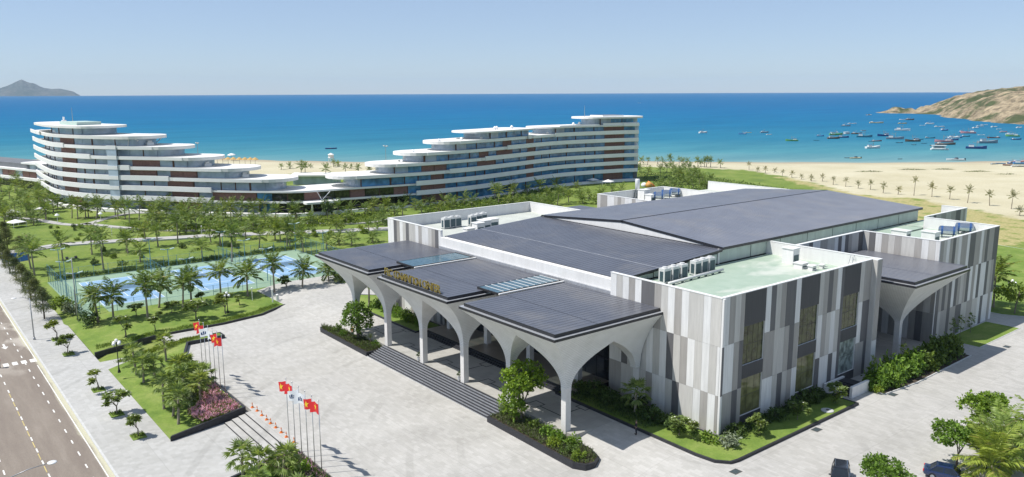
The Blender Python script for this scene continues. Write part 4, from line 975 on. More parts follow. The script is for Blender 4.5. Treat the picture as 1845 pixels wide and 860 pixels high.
# --- canopies
def canopy(cx, y0, y1, hx, legs, ztop=13.35, name='canopy', x0=None, x1=None, pw=2.05):
    x0 = cx-hx if x0 is None else x0; x1 = cx+hx if x1 is None else x1
    mb = MB(); mb.box(x0+0.5, x1-0.5, y0+0.5, y1-0.1, ztop-0.38, ztop)
    top = mb.build(name, M_ROOF, CC)
    mb = MB(); mb.box(x0, x1, y0, y1, ztop-0.72, ztop-0.42); sub_w(mb, 'fascia', M_FASCIA, top)
    mb = MB()
    mb.box(x0+0.02, x1-0.02, y0+0.02, y0+0.49, ztop-0.415, ztop-0.385); mb.box(x0+0.02, x0+0.49, y0+0.5, y1, ztop-0.416, ztop-0.386); mb.box(x1-0.49, x1-0.02, y0+0.5, y1, ztop-0.417, ztop-0.387)
    sub_w(mb, 'gutter', M_GUTTER, top)
    mb = MB(); mb.box(x0+0.55, x1-0.55, y0+6.9, y0+6.98, ztop+0.002, ztop+0.012) if (x1-x0) < 18.5 else mb.box(x0+11.5, x0+11.6, y0+0.55, y1-0.2, ztop+0.002, ztop+0.012)
    sub_w(mb, 'roof_seam', M_FASCIA, top)
    mb = MB(); mb.box(x0+0.5, x1-0.5, y0+0.45, y0+0.49, ztop-0.38, ztop+0.015); mb.box(x1-0.49, x1-0.45, y0+0.5, y1-0.1, ztop-0.38, ztop+0.015); sub_w(mb, 'edge_trim', M_FASCIA, top)
    if x1-x0 > 17.5 or name == 'canopy':
        so_ = seams('standing_seam', None, (x0+0.55, y0+0.55, ztop+0.002), (x1-0.55, y0+0.55, ztop+0.002), (x0+0.55, y1-0.15, ztop+0.002), (x1-0.55, y1-0.15, ztop+0.002), 22)
    else: so_ = seams('standing_seam', None, (x0+0.55, y0+0.55, ztop+0.002), (x0+0.55, y1-0.55, ztop+0.002), (x1-0.55, y0+0.55, ztop+0.002), (x1-0.55, y1-0.55, ztop+0.002), 20)
    so_.parent = top
    ZC = 5.15; ZV = ztop-0.74
    for (lx, ly, xm, xp, ym, yp, colz, txm, txp, tym, typ) in legs:
        # reach of the leg at the top in -x,+x,-y,+y and the relative height where that reach ends (arches)
        vs = []; n = 18
        for i in range(n+1):
            t = i/n
            z = ZC+(ZV-ZC)*t
            def reach(d, te, c=0.42):
                tt = min(1, t/te)
                return c+(d-c)*tt**pw
            ax, bx, ay, by = reach(xm, txm), reach(xp, txp), reach(ym, tym), reach(yp, typ)
            if i == 0: pass
            vs.append([(lx-ax, ly-ay, z), (lx+bx, ly-ay, z), (lx+bx, ly+by, z), (lx-ax, ly+by, z)])
        mb = MB()
        flat = [p for r_ in vs for p in r_]
        fs = []
        for i in range(n):
            for k in range(4): fs.append((i*4+k, i*4+(k+1)%4, (i+1)*4+(k+1)%4, (i+1)*4+k))
        fs.append((3, 2, 1, 0)); fs.append(tuple(n*4+k for k in range(4)))
        mb.add(flat, fs)
        v = sub_w(mb, 'vault_leg', M_VAULT, top)
        if colz is not None:
            mb = MB(); mb.box(lx-0.4, lx+0.4, ly-0.4, ly+0.4, colz, ZC-0.06); mb.box(lx-0.46, lx+0.46, ly-0.46, ly+0.46, colz, colz+0.25); mb.box(lx-0.43, lx+0.43, ly-0.43, ly+0.43, ZC-0.25, ZC+0.1)
            sub_w(mb, 'column', M_COLUMN, top)
    return top
def sub_w(mb, name, m, parent):
    o = link(name, mb.mesh(name, m))
    o.parent = parent; o.matrix_parent_inverse = Matrix.Identity(4)
    return o
CTOP = []
for cx in (-58.3, -37.7, -17.3):
    xl, xr = cx-5.15, cx+5.15
    yf, yb = -12.25, -0.6
    hx = 8.9; fo = 5.15; so = 3.7
    tf, ts = 0.78, 0.66
    ih = 5.15; iv = (yb-yf)/2
    last = cx > -20
    legs = [(xl, yf, so, ih, fo, iv, -1.25, 1, tf, 1, ts), (xr, yf, ih, so, fo, iv, -1.25, tf, 1, 1, ts),
            (xl, yb, so, ih, iv, 0.5, -0.1, 1, tf, ts, 1), (xr, yb, ih, so, iv, 0.5, None if last else -0.1, tf, 1, ts, 1)]
    top = canopy(cx, -17.45, 0.0, hx, legs)
    CTOP.append(top)
# side canopies (single flared column)
canopy(-3.5, 35.9, 53.0, 8, [(-1.0, 44.4, 10.5, 5.75, 8.4, 8.5, -0.1, 1, 1, 1, 1)], 13.35, 'side_canopy', -12.1, 4.85, 1.4)
canopy(-71, 36.2, 53.2, 8, [(-73.5, 44.6, 5.75, 10.5, 8.4, 8.5, -0.1, 1, 1, 1, 1)], 13.35, 'side_canopy', -79.3, -62.5, 1.4)
wallbox('wall', -12.1, -11.9, 34.4, 53.6, -0.1, 10.6, M_GLASS_D)
# skylights between the canopies
for (x0, x1, bars) in ((-51.4, -46.7, 0), (-30.6, -26.3, 10)):
    mb = MB(); mb.box(x0, x1, -11.4, -11.25, 13.36, 13.62); mb.box(x0, x1, -0.6, -0.45, 13.36, 13.62); mb.box(x0, x0+0.12, -11.24, -0.61, 13.36, 13.6); mb.box(x1-0.12, x1, -11.24, -0.61, 13.36, 13.6)
    sk = mb.build('skylight', M_FRAME, CC)
    n = 5 if not bars else bars
    for i in range(n):
        a = -11.22+10.6*i/n; b = -11.22+10.6*(i+1)/n
        sub_w(MB().box(x0+0.13, x1-0.13, a+0.03, b-0.03, 13.54, 13.58), 'pane', M_SKYL, sk)
        if bars: sub_w(MB().box(x0+0.13, x1-0.13, b-0.05, b+0.03, 13.585, 13.64), 'glazing_bar', M_STEELW, sk)
    mb = MB(); mb.box(x1+0.02, x1+0.3, -11.2, 0.1, 13.36, 13.5); sub_w(mb, 'flashing', M_COPING, sk)
# gold roof letters
def letters(text, x0, x1, y, z, h):
    t = MB().box(x0-0.3, x1+0.3, y+0.12, y+0.2, z-0.18, z-0.08).build('sign_rail', M_FASCIA, CC)
    n = len(text); step = (x1-x0)/n
    for i, chh in enumerate(text):
        if chh == ' ': continue
        cu = bpy.data.curves.new('letter', 'FONT'); cu.body = chh; cu.size = h*1.42; cu.extrude = 0.07; cu.align_x = 'CENTER'; cu.resolution_u = 3
        cu.offset = 0.02
        tmp = bpy.data.objects.new('letter_tmp', cu); COL.objects.link(tmp)
        me = bpy.data.meshes.new_from_object(tmp); bpy.data.objects.remove(tmp)
        me.name = 'letter'; me.materials.clear(); me.materials.append(M_GOLD)
        o = link('letter', me); o.parent = t; o.matrix_parent_inverse = Matrix.Identity(4)
        o.location = (x0+step*(i+0.5), y, z-0.08); o.rotation_euler = (R(90), 0, 0)
letters('FLC CONVENTION CENTER', -45.6, -31.4, -16.75, 13.5, 1.05)
# service ramp and low walls beside the side entrance
mb = MB(); mb.prism([(0.2, 22.3), (2.6, 22.3), (2.6, 22.6), (0.5, 22.6), (0.5, 27.0), (0.2, 27.0)], -0.1, 1.1); mb.build('low_wall', M_WHITEWALL, CC)
for i in range(6):
    mb = MB(); mb.box(0.6, 3.4, 23.2+0.42*i, 27.0, 0.0+0.16*i, 0.16+0.16*i); mb.build('step', M_DARKSTONE, CC)
mb = MB(); mb.box(3.5, 3.85, 22.8, 27.1, -0.1, 1.5); mb.build('low_wall', M_WHITEWALL, CC)
mb = MB(); mb.box(-57, -17, -0.2, 0.3, 12.6, 13.2); mb.build('soffit_beam', M_FASCIA, CC)
# portal behind the side canopy column
mb = MB(); mb.box(-11.88, -11.7, 36, 52.8, 0.0, 3.6); mb.build('door', M_GLASS_D, CC)

# ------------------------------------------------------------------ beach hotel
M_HWHITE = mat('hotel_white', (0.82, 0.815, 0.80), 0.6, var=0.04, scale=0.3, var2=0.05, scale2=0.08)
M_HROOF = mat('hotel_roof_white', (0.72, 0.71, 0.68), 0.7, var=0.06, scale=0.25)
M_HGLASS = mat_glass('hotel_glass', (0.085, 0.26, 0.46), 0.1, 0.5, 0.35, 0.35)
M_HGLASS2 = mat_glass('hotel_pale_glass', (0.37, 0.45, 0.54), 0.15, 0.5, 0.15, 0.3)
M_BRICK = mat('terracotta_screen', (0.265, 0.145, 0.115), 0.8, var=0.22, scale=1.2, stretch=(1, 1, 3))
M_POST = mat('timber_post', (0.115, 0.055, 0.03), 0.7, var=0.25, scale=2)
M_OCHRE = mat('ochre_door', (0.42, 0.19, 0.05), 0.6, var=0.2, scale=2)
M_CORE = mat('dark_core', (0.14, 0.15, 0.16), 0.8, var=0.15, scale=0.5)  # plain dark grey for lower hotel core, annex wall and roof platform
hc = Vector(HOTEL[9]).to_3d()
HT = thing('resort_hotel', 'long white terraced resort hotel of curved balcony bands stepping down towards its middle', 'hotel', (hc.x, hc.y, -1.2), 0, None, True)
def make_curve():
    P_ = [Vector(p) for p in HOTEL]; T = list(HOTELPX); out = []
    for i in range(len(P_)-1):
        p0, p1, p2, p3 = P_[max(i-1, 0)], P_[i], P_[i+1], P_[min(i+2, len(P_)-1)]
        # chordal tangents keep the curve even
        def tan(a, b, c): 
            return (c-a)/max(1e-6, (b-a).length+(c-b).length)
        L_ = (p2-p1).length
        m1 = tan(p0, p1, p2)*L_ if i > 0 else (p2-p1); m2 = tan(p1, p2, p3)*L_ if i < len(P_)-2 else (p2-p1)
        for k in range(10):
            t = k/10
            q = (2*t**3-3*t*t+1)*p1+(t**3-2*t*t+t)*m1+(-2*t**3+3*t*t)*p2+(t**3-t*t)*m2
            out.append((T[i]+(T[i+1]-T[i])*t, q))
    out.append((T[-1], P_[-1]))
    # relax
    pts = [q for _, q in out]
    for _ in range(14):
        pts = [pts[0]]+[(pts[i-1]+pts[i]*2+pts[i+1])/4 for i in range(1, len(pts)-1)]+[pts[-1]]
    return [(out[i][0], pts[i]) for i in range(len(out))]
HC = make_curve()
def hframe(i):
    a = HC[max(i-1, 0)][1]; b = HC[min(i+1, len(HC)-1)][1]
    d = (b-a).normalized(); n = Vector((d.y, -d.x))          # towards the garden
    return HC[i][1], d, n
def hseg(px0, px1): return [i for i, (p, _) in enumerate(HC) if px0-0.01 <= p <= px1+0.01]
def hpt(i, off):
    p, d, n = hframe(i); q = p+n*off; return (q.x, q.y)
DEP = 17.0
def footprint(px0, px1, fo, bo, capL=0.0, capR=0.0):
    idx = hseg(px0, px1)
    front = [hpt(i, fo) for i in idx]; back = [hpt(i, -bo) for i in idx]
    poly = list(front)
    def cap(i, sgn, bulge):
        p, d, n = hframe(i); c = p+n*(fo-bo)/2; h = (fo+bo)/2; pts = []
        for k in range(1, 12):
            a = math.pi*k/12
            q = c+n*(h*math.cos(a))+d*(sgn*bulge*math.sin(a)); pts.append((q.x, q.y))
        return pts
    if capR: poly += cap(idx[-1], 1, capR)
    poly += back[::-1]
    if capL: poly += cap(idx[0], -1, capL)[::-1]
    # drop near-duplicates and back-side fold-overs
    out = [poly[0]]
    for q in poly[1:]:
        if math.hypot(q[0]-out[-1][0], q[1]-out[-1][1]) > 0.35: out.append(q)
    return out
def hz(k): return 2.8+3.45*k
def strip(name, px0, px1, off, z0, z1, th, m, close=True, cham=True):
    idx = hseg(px0, px1)
    if len(idx) < 2: return
    rows = [[], [], [], []]
    n = len(idx)
    for j, i in enumerate(idx):
        o_ = hpt(i, off); b_ = hpt(i, off-th)
        rows[0].append((b_[0], b_[1], z0)); rows[1].append((o_[0], o_[1], z0+0.12)); rows[2].append((o_[0], o_[1], z1)); rows[3].append((b_[0], b_[1], z1))
    mb = MB().grid([rows[0], rows[1], rows[2], rows[3], rows[0]])
    v = len(rows[0])
    mb.f.append((0, v, 2*v, 3*v)); mb.f.append((v-1, 4*v-1, 3*v-1, 2*v-1)); mb.mi += [0, 0]
    return mb.build(name, m, HT)
def floor_slab(k, px0, px1, fo, bo, cl, cr, th=0.5, name='floor_slab', m=None):
    poly = footprint(px0, px1, fo, bo, cl, cr)
    mb = MB(); mb.prism(poly, hz(k), hz(k)+th); return mb.build(name, m or M_HWHITE, HT)
LT = {2: 488, 3: 412, 4: 345, 5: 289, 6: 240}
RT = {2: 640, 3: 712, 4: 768, 5: 821}
# slabs and roofs
floor_slab(0, 76, 1146, 0.0, DEP, 5, 3)
floor_slab(1, 76, 1146, 0.0, DEP, 5, 3, name='roof_slab', m=M_HROOF)
for k in range(2, 7): floor_slab(k, 76, LT[k], 0.4 if k < 6 else 0.8, DEP, 5, 8.5, 1.05, 'roof_slab', M_HROOF)
floor_slab(7, 80, 158, 1.2, DEP, 9, 7, 0.8, 'roof_slab', M_HROOF)
for k in range(2, 6): floor_slab(k, RT[k], 1146, 0.4, DEP, 8, 3, 1.05, 'roof_slab', M_HROOF)
floor_slab(6, 879, 962, 0.9, DEP, 8, 4, 0.6, 'roof_slab', M_HROOF)
floor_slab(6, 1003, 1146, 0.9, DEP, 8, 3, 0.6, 'roof_slab', M_HROOF)
floor_slab(7, 1072, 1147, 1.4, DEP, 7, 5, 0.75, 'roof_slab', M_HROOF)
# balcony guards
for k, e in ((0, 383), (1, 387), (2, 310), (3, 242), (4, 175), (5, 129)): strip('balcony_band', 70, e, 0.6, hz(k)-0.2, hz(k)+1.55, 0.45, M_HWHITE)
for k, s in ((0, 741), (1, 741), (2, 807), (3, 864), (4, 911), (5, 996), (6, 1080), ): strip('balcony_band', s, 1148, 0.6, hz(k)-0.2, hz(k)+1.55, 0.45, M_HWHITE)
strip('balcony_band', 946, 958, 1.1, hz(5)-0.12, hz(5)+1.6, 0.45, M_HWHITE)
strip('balcony_band', 1121, 1148, 1.1, hz(7)-3.6, hz(7)-2.2, 0.45, M_HWHITE)
strip('balcony_band', 72, 92, 1.4, hz(7)-3.5, hz(7)-2.1, 0.45, M_HWHITE)
for k, a, b in ((0, 383, 741), (1, 387, 741)): strip('slab_edge', a, b, 0.35, hz(k)-0.05, hz(k)+0.62, 0.5, M_HWHITE)
for k in (2, 3, 4, 5, 6): 
    e = {2: 310, 3: 242, 4: 175, 5: 129, 6: 80}[k]; strip('slab_edge', e, LT[k], 0.62, hz(k)-0.08, hz(k)+1.09, 0.4, M_HWHITE)
for k, a, b in ((2, 640, 807), (3, 712, 864), (4, 768, 911), (5, 821, 945), (5, 958, 996), (6, 1003, 1080)): strip('slab_edge', a, b, 0.62, hz(k)-0.08, hz(k)+1.09, 0.4, M_HWHITE)
# storeys: core wall, panes, screens, posts
bricks = {  # storey -> pixel-free ranges along the front (station values)
    0: [(111, 131), (306, 347), (760, 806), (1095, 1130)],
    1: [(111, 131), (306, 347), (387, 470), (478, 500), (700, 738), (772, 806), (956, 973), (1098, 1130)],
    2: [(111, 131), (306, 347), (772, 806), (956, 973), (1098, 1130)],
    3: [(111, 131), (240, 275), (312, 342), (772, 806), (864, 892), (956, 973), (1098, 1130)],
    4: [(111, 131), (240, 275), (864, 892), (908, 930), (956, 973), (1098, 1130)],
    5: [(111, 131), (908, 930), (956, 973), (1098, 1130)],
    6: [(111, 131), (1098, 1125)], 7: []}
st_ext = {0: [(80, 1146)], 1: [(80, 1146)], 2: [(80, 489), (641, 1146)], 3: [(80, 412), (713, 1146)], 4: [(80, 345), (769, 1146)], 5: [(80, 289), (822, 1146)], 6: [(80, 239), (881, 961), (1005, 1146)], 7: [(96, 152), (1082, 1143)]}
BAY = 5.3
CU = {}
for s, exts in st_ext.items():
    z0 = -1.0 if s == 0 else hz(s-1)+0.5
    z1 = hz(s)-0.02
    rec = 2.0 if s else 3.0
    for (a, b) in exts:
        poly = footprint(a, b, -rec-0.25, DEP-2.2, 2.5 if a < 100 else 4, 4)
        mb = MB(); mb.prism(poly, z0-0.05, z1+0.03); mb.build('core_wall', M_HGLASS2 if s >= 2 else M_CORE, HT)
        idx = hseg(a, b)
        # walk along the facade line
        line = [Vector(hpt(i, -rec)) for i in idx]; stn = [HC[i][0] for i in idx]
        acc = [0.0]
        for p, q in zip(line, line[1:]): acc.append(acc[-1]+(q-p).length)
        tot = acc[-1]; nbay = max(1, round(tot/BAY))
        def at(d):
            for i in range(len(acc)-1):
                if d <= acc[i+1] or i == len(acc)-2:
                    t = (d-acc[i])/max(1e-6, acc[i+1]-acc[i]); return line[i]+(line[i+1]-line[i])*t, stn[i]+(stn[i+1]-stn[i])*t
        for j in range(nbay):
            p, s0 = at(tot*j/nbay); q, s1 = at(tot*(j+1)/nbay)
            d = q-p; w = d.length; ang = math.atan2(d.y, d.x); mid = (p+q)/2; sm = (s0+s1)/2
            isb = any(x0 <= sm <= x1 for x0, x1 in bricks[s])
            link_part = 500 < sm < 741 and s <= 1
            near_end = s >= 2 and ((sm > b-22 and a < 500) or (sm < a+16 and a > 500))
            hgt_ = z1-z0
            gm = M_BRICK if isb else (M_HGLASS2 if (sm < 470 or near_end) else M_HGLASS)
            if link_part and not isb: gm = M_GLASS_O if (j % 3 == 0) else (M_BRICK if (j % 3 == 1 and s == 1) else M_GLASS_D)
            key = (round(w, 1), round(hgt_, 2), gm.name)
            if key not in CU: CU[key] = MB().box(-w/2+0.05, w/2-0.05, -0.18 if gm is M_BRICK else -0.08, 0.12, 0.02, hgt_-0.02).mesh('pane', gm)
            o = link('brick_screen' if gm is M_BRICK else 'pane', CU[key], HT); o.location = (mid.x, mid.y, z0); o.rotation_euler.z = ang
            kp = ('post', round(hgt_, 2), (j+s) % 4 == 0)
            if kp not in CU:
                wd = 0.62 if kp[2] else 0.3
                CU[kp] = MB().box(-wd/2, wd/2, -0.26, 0.1, 0.015, hgt_-0.015).mesh('post', (M_OCHRE if s in (2, 3, 4) else M_POST) if kp[2] else M_POST)
            if (not isb and j % 2 == 0) or s in (2, 3) and j % 3 == 0:
                o = link('post', CU[kp], HT); o.location = (p.x, p.y, z0); o.rotation_euler.z = ang
# stair tower strip, plinth and entrance awning
strip('stair_tower', 203, 219, 0.95, hz(0)-0.2, hz(5)+0.6, 0.3, M_HGLASS2)
for k in range(0, 6): strip('balcony_band', 201.5, 221, 1.05, hz(k)-0.1, hz(k)+1.3, 0.5, M_HWHITE)
strip('terrace_wall', 84, 1146, 2.4, -1.5, -0.35, 2.0, M_HWHITE)
mb = MB(); mb.prism(footprint(548, 606, 4.5, 1.0, 1, 1), hz(0)-0.05, hz(0)+0.6); mb.build('entrance_awning', M_HWHITE, HT)
for i in hseg(553, 600)[::4]:
    q = hpt(i, 3.8); MB().box(q[0]-0.2, q[0]+0.2, q[1]-0.2, q[1]+0.2, -1.3, hz(0)-0.1).build('column', M_HWHITE, HT)
for px, sg in ((566, 1), (590, -1)):
    i = hseg(px, px+6)[0]; i2 = hseg(px+sg*12, px+sg*12+6)[0]
    a = hpt(i, 0.6); b = hpt(i2, 0.6)
    MB().tube([(a[0], a[1], hz(1)), (b[0], b[1], hz(0)+0.6)], 0.11, 6).build('brace', M_HWHITE, HT)
# roof clutter: vents, plant boxes, masts, pergola, top platforms
def on_roof(px, k, back, name, fn, m, dz=0.55):
    i = min(range(len(HC)), key=lambda q: abs(HC[q][0]-px)); q = hpt(i, -back)
    mb = MB(); fn(mb, q[0], q[1], hz(k)+dz); return mb.build(name, m, HT)
vent = lambda mb, x, y, z: mb.lathe([(0.5, 0), (0.5, 0.8), (0.65, 0.85), (0.3, 1.3), (0.1, 1.4)], 8, (x, y, z))
box = lambda mb, x, y, z: (mb.box(x-1.6, x+1.6, y-1.1, y+1.1, z, z+1.5), mb.box(x-0.6, x+0.9, y-0.7, y+0.6, z+1.5, z+2.1))
for px, k, bk in ((755, 4, 6), (812, 5, 6), (858, 5, 7), (880, 5, 4), (914, 6, 6), (925, 6, 7), (942, 6, 6), (1045, 6, 6), (1062, 6, 9), (968, 5, 6), (1000, 5, 4), (1018, 5, 3), (697, 2, 6), (742, 3, 6)): on_roof(px, k, bk, 'roof_vent', vent, M_HWHITE)
for px, k, bk in ((256, 5, 7), (290, 4, 7), (358, 3, 7), (428, 2, 7), (1030, 5, 10)): on_roof(px, k, bk, 'plant_box', box, M_HWHITE)
M_MAST = mat('mast_grey', (0.35, 0.36, 0.37), 0.5, 0.5)
on_roof(103, 7, 8, 'mast', lambda mb, x, y, z: mb.tube([(x, y, z), (x, y, z+6)], [0.14, 0.05], 6), M_MAST, 0.8)
on_roof(1073, 7, 8, 'mast', lambda mb, x, y, z: mb.tube([(x, y, z), (x, y, z+5)], [0.14, 0.05], 6), M_MAST, 0.8)
M_PALEGREEN = mat('pale_green_roof', (0.45, 0.56, 0.5), 0.6, var=0.1)
poly = footprint(104, 140, -3, 12, 0, 0); mb = MB(); mb.prism(poly, hz(7)+0.8, hz(7)+1.9); mb.build('roof_platform', M_PALEGREEN, HT)
on_roof(92, 7, 7, 'roof_antenna', lambda mb, x, y, z: (mb.box(x-0.7, x+0.7, y-0.7, y+0.7, z, z+1.2), mb.tube([(x, y, z+1.2), (x, y, z+2.4)], 0.35, 6)), M_HWHITE, 0.8)
poly = footprint(1086, 1130, -3, 13, 0, 0); mb = MB(); mb.prism(poly, hz(7)+0.75, hz(7)+1.3); pl_ = mb.build('roof_platform', M_HWHITE, HT)
mb = MB(); mb.prism(offset_poly(poly, 0.5), hz(7)+1.3, hz(7)+1.36); mb.build('roof_platform', M_CORE, HT)
poly = footprint(135, 205, -4, 13, 0, 0); mb = MB(); mb.prism(poly, hz(6)+0.8, hz(6)+0.86); mb.build('roof_deck', mat('timber_deck', (0.32, 0.24, 0.18), 0.8), HT)
i = hseg(233, 239)[0]
for k in range(5):
    a = hpt(i, -1.5-3*k); b = hpt(i, -3.0-3*k)
    MB().tube([(a[0], a[1], hz(5)+0.6), (a[0]+0.4, a[1]+0.6, hz(6)+0.6), (b[0]+1.6, b[1]+2.2, hz(6)-0.6), (b[0], b[1], hz(5)+0.6)], 0.2, 5).build('pergola_frame', M_HWHITE, HT)
# the low wing beyond the round west end
wx = Vector(hpt(2, -6)); wd = Vector((-0.955, -0.30)); wn_ = Vector((wd.y, -wd.x))*-1
HW = thing('hotel_annex', 'low white annex with terracotta screens at the far left beyond the hotel', 'building', (wx.x, wx.y, -1.2), 0, None, True)
def wpoly(a, b, c, d): return [tuple(wx+wd*a+wn_*c), tuple(wx+wd*b+wn_*c), tuple(wx+wd*b+wn_*d), tuple(wx+wd*a+wn_*d)]
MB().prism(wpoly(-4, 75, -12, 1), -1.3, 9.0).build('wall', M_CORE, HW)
for z0, z1, a, b in ((2.2, 3.3, -4, 75), (6.2, 7.0, -4, 75), (9.2, 9.9, -4, 22)): MB().prism(wpoly(a, b, -13, 3.0), z0, z1).build('floor_slab', M_HWHITE, HW)
for j in range(12):
    a = 1+6.1*j
    MB().prism(wpoly(a, a+5.6, 1.05, 1.4), 3.35, 6.15).build('brick_screen' if j % 3 != 1 else 'pane', M_BRICK if j % 3 != 1 else M_HGLASS2, HW)
    MB().prism(wpoly(a, a+5.6, 1.05, 1.3), -1.0, 2.15).build('pane', M_GLASS_D, HW)
for j in range(3): MB().prism(wpoly(1+6*j, 6.2+6*j, 1.05, 1.3), 7.05, 9.1).build('pane', M_HGLASS2, HW)
# beach pavilion behind the middle of the hotel
bp = [xy_of(u, v) for u, v in ((352, -97), (352, -79), (362, -78), (362, -98))]
PV = thing('beach_pavilion', 'flat roofed blue glazed pavilion between the hotel and the beach', 'pavilion', (bp[0][0], bp[0][1], -1.4), 0, None, True)
MB().prism(bp, -1.5, 2.4).build('wall', M_HGLASS2, PV); MB().prism(offset_poly(bp, -1.2), 2.4, 3.0).build('roof', M_HROOF, PV)

# ------------------------------------------------------------------ vegetation
L_PALM = mat_leaf('palm_leaf', (0.085, 0.145, 0.035), (0.19, 0.265, 0.07), 0.38, 0.45, (0.36, 0.32, 0.13))
L_PALMDRY = mat_leaf('young_palm_leaf', (0.10, 0.125, 0.04), (0.19, 0.19, 0.065), 0.3, 0.5, (0.3, 0.24, 0.1))
L_FAN = mat_leaf('fan_palm_leaf', (0.16, 0.24, 0.075), (0.26, 0.34, 0.12), 0.42, 0.4, (0.42, 0.38, 0.18))
L_TREE = mat_leaf('bright_leaf', (0.09, 0.19, 0.022), (0.21, 0.34, 0.05), 0.38)
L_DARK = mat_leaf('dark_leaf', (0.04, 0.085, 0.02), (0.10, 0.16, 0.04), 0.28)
L_FRANG = mat_leaf('frangipani_leaf', (0.13, 0.19, 0.05), (0.24, 0.32, 0.10), 0.4, 0.45)
L_CAS = mat_leaf('casuarina_needle', (0.075, 0.105, 0.042), (0.145, 0.18, 0.07), 0.3, 0.7)
L_SHRUB = mat_leaf('shrub_leaf', (0.075, 0.135, 0.028), (0.17, 0.25, 0.05), 0.33)
L_LIME = mat_leaf('lime_leaf', (0.12, 0.20, 0.02), (0.24, 0.33, 0.04), 0.35)
L_SILVER = mat_leaf('silver_leaf', (0.14, 0.18, 0.11), (0.26, 0.30, 0.2), 0.25)
L_HERB = mat_leaf('herb_leaf', (0.075, 0.095, 0.045), (0.16, 0.17, 0.09), 0.25, 0.6)
L_PINK = mat_leaf('pink_flower', (0.85, 0.47, 0.66), (0.62, 0.38, 0.52), 0.06)
L_NEAR = mat_leaf('lush_palm_leaf', (0.16, 0.25, 0.05), (0.27, 0.36, 0.085), 0.42, 0.45, (0.45, 0.42, 0.18))
L_FLOWER = mat('white_flower', (0.78, 0.76, 0.66), 0.6, var=0.05)
M_TRUNK = mat('palm_trunk', (0.30, 0.255, 0.20), 0.9, var=0.25, scale=6, stretch=(1, 1, 5))
M_BARK = mat('grey_bark', (0.20, 0.165, 0.13), 0.9, var=0.3, scale=5)
M_DBARK = mat('dark_bark', (0.10, 0.08, 0.06), 0.9, var=0.3, scale=5)

def leaf(mb, p, d, n, l, w):
    """one leaf: a bent rhomb from p along d with normal n"""
    s = d.cross(n)
    s = s.normalized()*w*0.5 if s.length > 1e-6 else Vector((w*0.5, 0, 0))
    m = p+d*l*0.5+n*l*0.06
    e = p+d*l-n*l*0.08
    mb.add([tuple(p), tuple(m+s), tuple(e), tuple(m-s)], [(0, 1, 2, 3)])
def rvec(rnd):
    z = rnd.uniform(-1, 1); a = rnd.uniform(0, 2*math.pi); r_ = math.sqrt(1-z*z)
    return Vector((r_*math.cos(a), r_*math.sin(a), z))
def palm_crown(seed, rad, nf=20, nl=13, wide=0.05, droop=1.0, up=78):
    rnd = random.Random(seed); mb = MB()
    for k in range(nf):
        az = 2*math.pi*(k*0.382+rnd.uniform(-0.06, 0.06))
        f = k/(nf-1)
        el = R(up-(f**1.15)*(up+14)+rnd.uniform(-8, 8))
        ln = rad*rnd.uniform(0.88, 1.1)*(0.82+0.36*math.sin(math.pi*min(1, f+0.25)))
        p = Vector((0, 0, 0)); pts = [p.copy()]; dirs = []
        n = 9; e = el; tw = rnd.uniform(-0.25, 0.25)
        for i in range(n):
            d = Vector((math.cos(az+tw*i/n)*math.cos(e), math.sin(az+tw*i/n)*math.cos(e), math.sin(e)))
            p = p+d*ln/n; pts.append(p.copy()); dirs.append(d)
            e -= R(droop*(3.5+10.5*(i/n)**1.3))*(0.6+0.4*math.cos(e) if e > 0 else 0.85)
            e = max(e, R(-82))
        dirs.append(dirs[-1])
        mb.tube(pts, [0.035*rad/2.6*(1-0.75*i/n) for i in range(n+1)], 3, False)
        for i in range(nl):
            t = 0.16+0.84*(i+0.5)/nl
            x = t*n; i0 = min(n-1, int(x)); q = pts[i0].lerp(pts[i0+1], x-i0); d = dirs[i0]
            sd = d.cross(Vector((0, 0, 1)))
            sd = sd.normalized() if sd.length > 1e-4 else Vector((1, 0, 0))
            nn = sd.cross(d).normalized()
            ll = rad*0.30*(math.sin(math.pi*min(1, 0.18+t*0.8))**0.7)*rnd.uniform(0.85, 1.15)
            for s in (-1, 1):
                ld = (d*0.62+sd*s*0.75-Vector((0, 0, 1))*rnd.uniform(0.12, 0.5)+nn*0.12).normalized()
                leaf(mb, q, ld, (nn+rvec(rnd)*0.25).normalized(), ll, rad*wide*rnd.uniform(0.8, 1.2))
    return mb
def palm_trunk(seed, h, r0=0.2, r1=0.13, lean=0.05):
    rnd = random.Random(seed); a = rnd.uniform(0, 6.28); b = rnd.uniform(-1, 1)*lean*h
    path = []
    n = 7
    for i in range(n+1):
        t = i/n; path.append((math.cos(a)*b*t*t, math.sin(a)*b*t*t, h*t-0.25*(i == 0)))
    mb = MB(); mb.tube(path, [r0*1.45 if i == 0 else r0+(r1-r0)*i/n for i in range(n+1)], 7)
    return mb, Vector(path[-1])
def make_palm(kind, seed, h, rad, lm, nf, nl, wide, droop, up=78, r0=0.2):
    mb, top = palm_trunk(seed, h, r0, r0*0.65)
    tm = mb.mesh('trunk', M_TRUNK, True)
    cm = palm_crown(seed+50, rad, nf, nl, wide, droop, up).mesh('crown', lm)
    return (tm, cm, top, h)
PALM_V = [make_palm('coco', 100+i, 3.6, 3.1+0.15*(i % 3), L_PALM, 21, 16, 0.058, 1.0+0.12*(i % 2)) for i in range(5)]
FARPALM_V = [make_palm('far', 200+i, 3.0, 2.6+0.16*(i % 4), L_PALM, 12+(i % 4), 14, 0.055, 0.72+0.1*(i % 4), 74+2*i) for i in range(8)]
YOUNG_V = [make_palm('young', 300+i, 2.6, 1.75, L_PALMDRY, 11, 8, 0.09, 0.55, 82, 0.14) for i in range(4)]
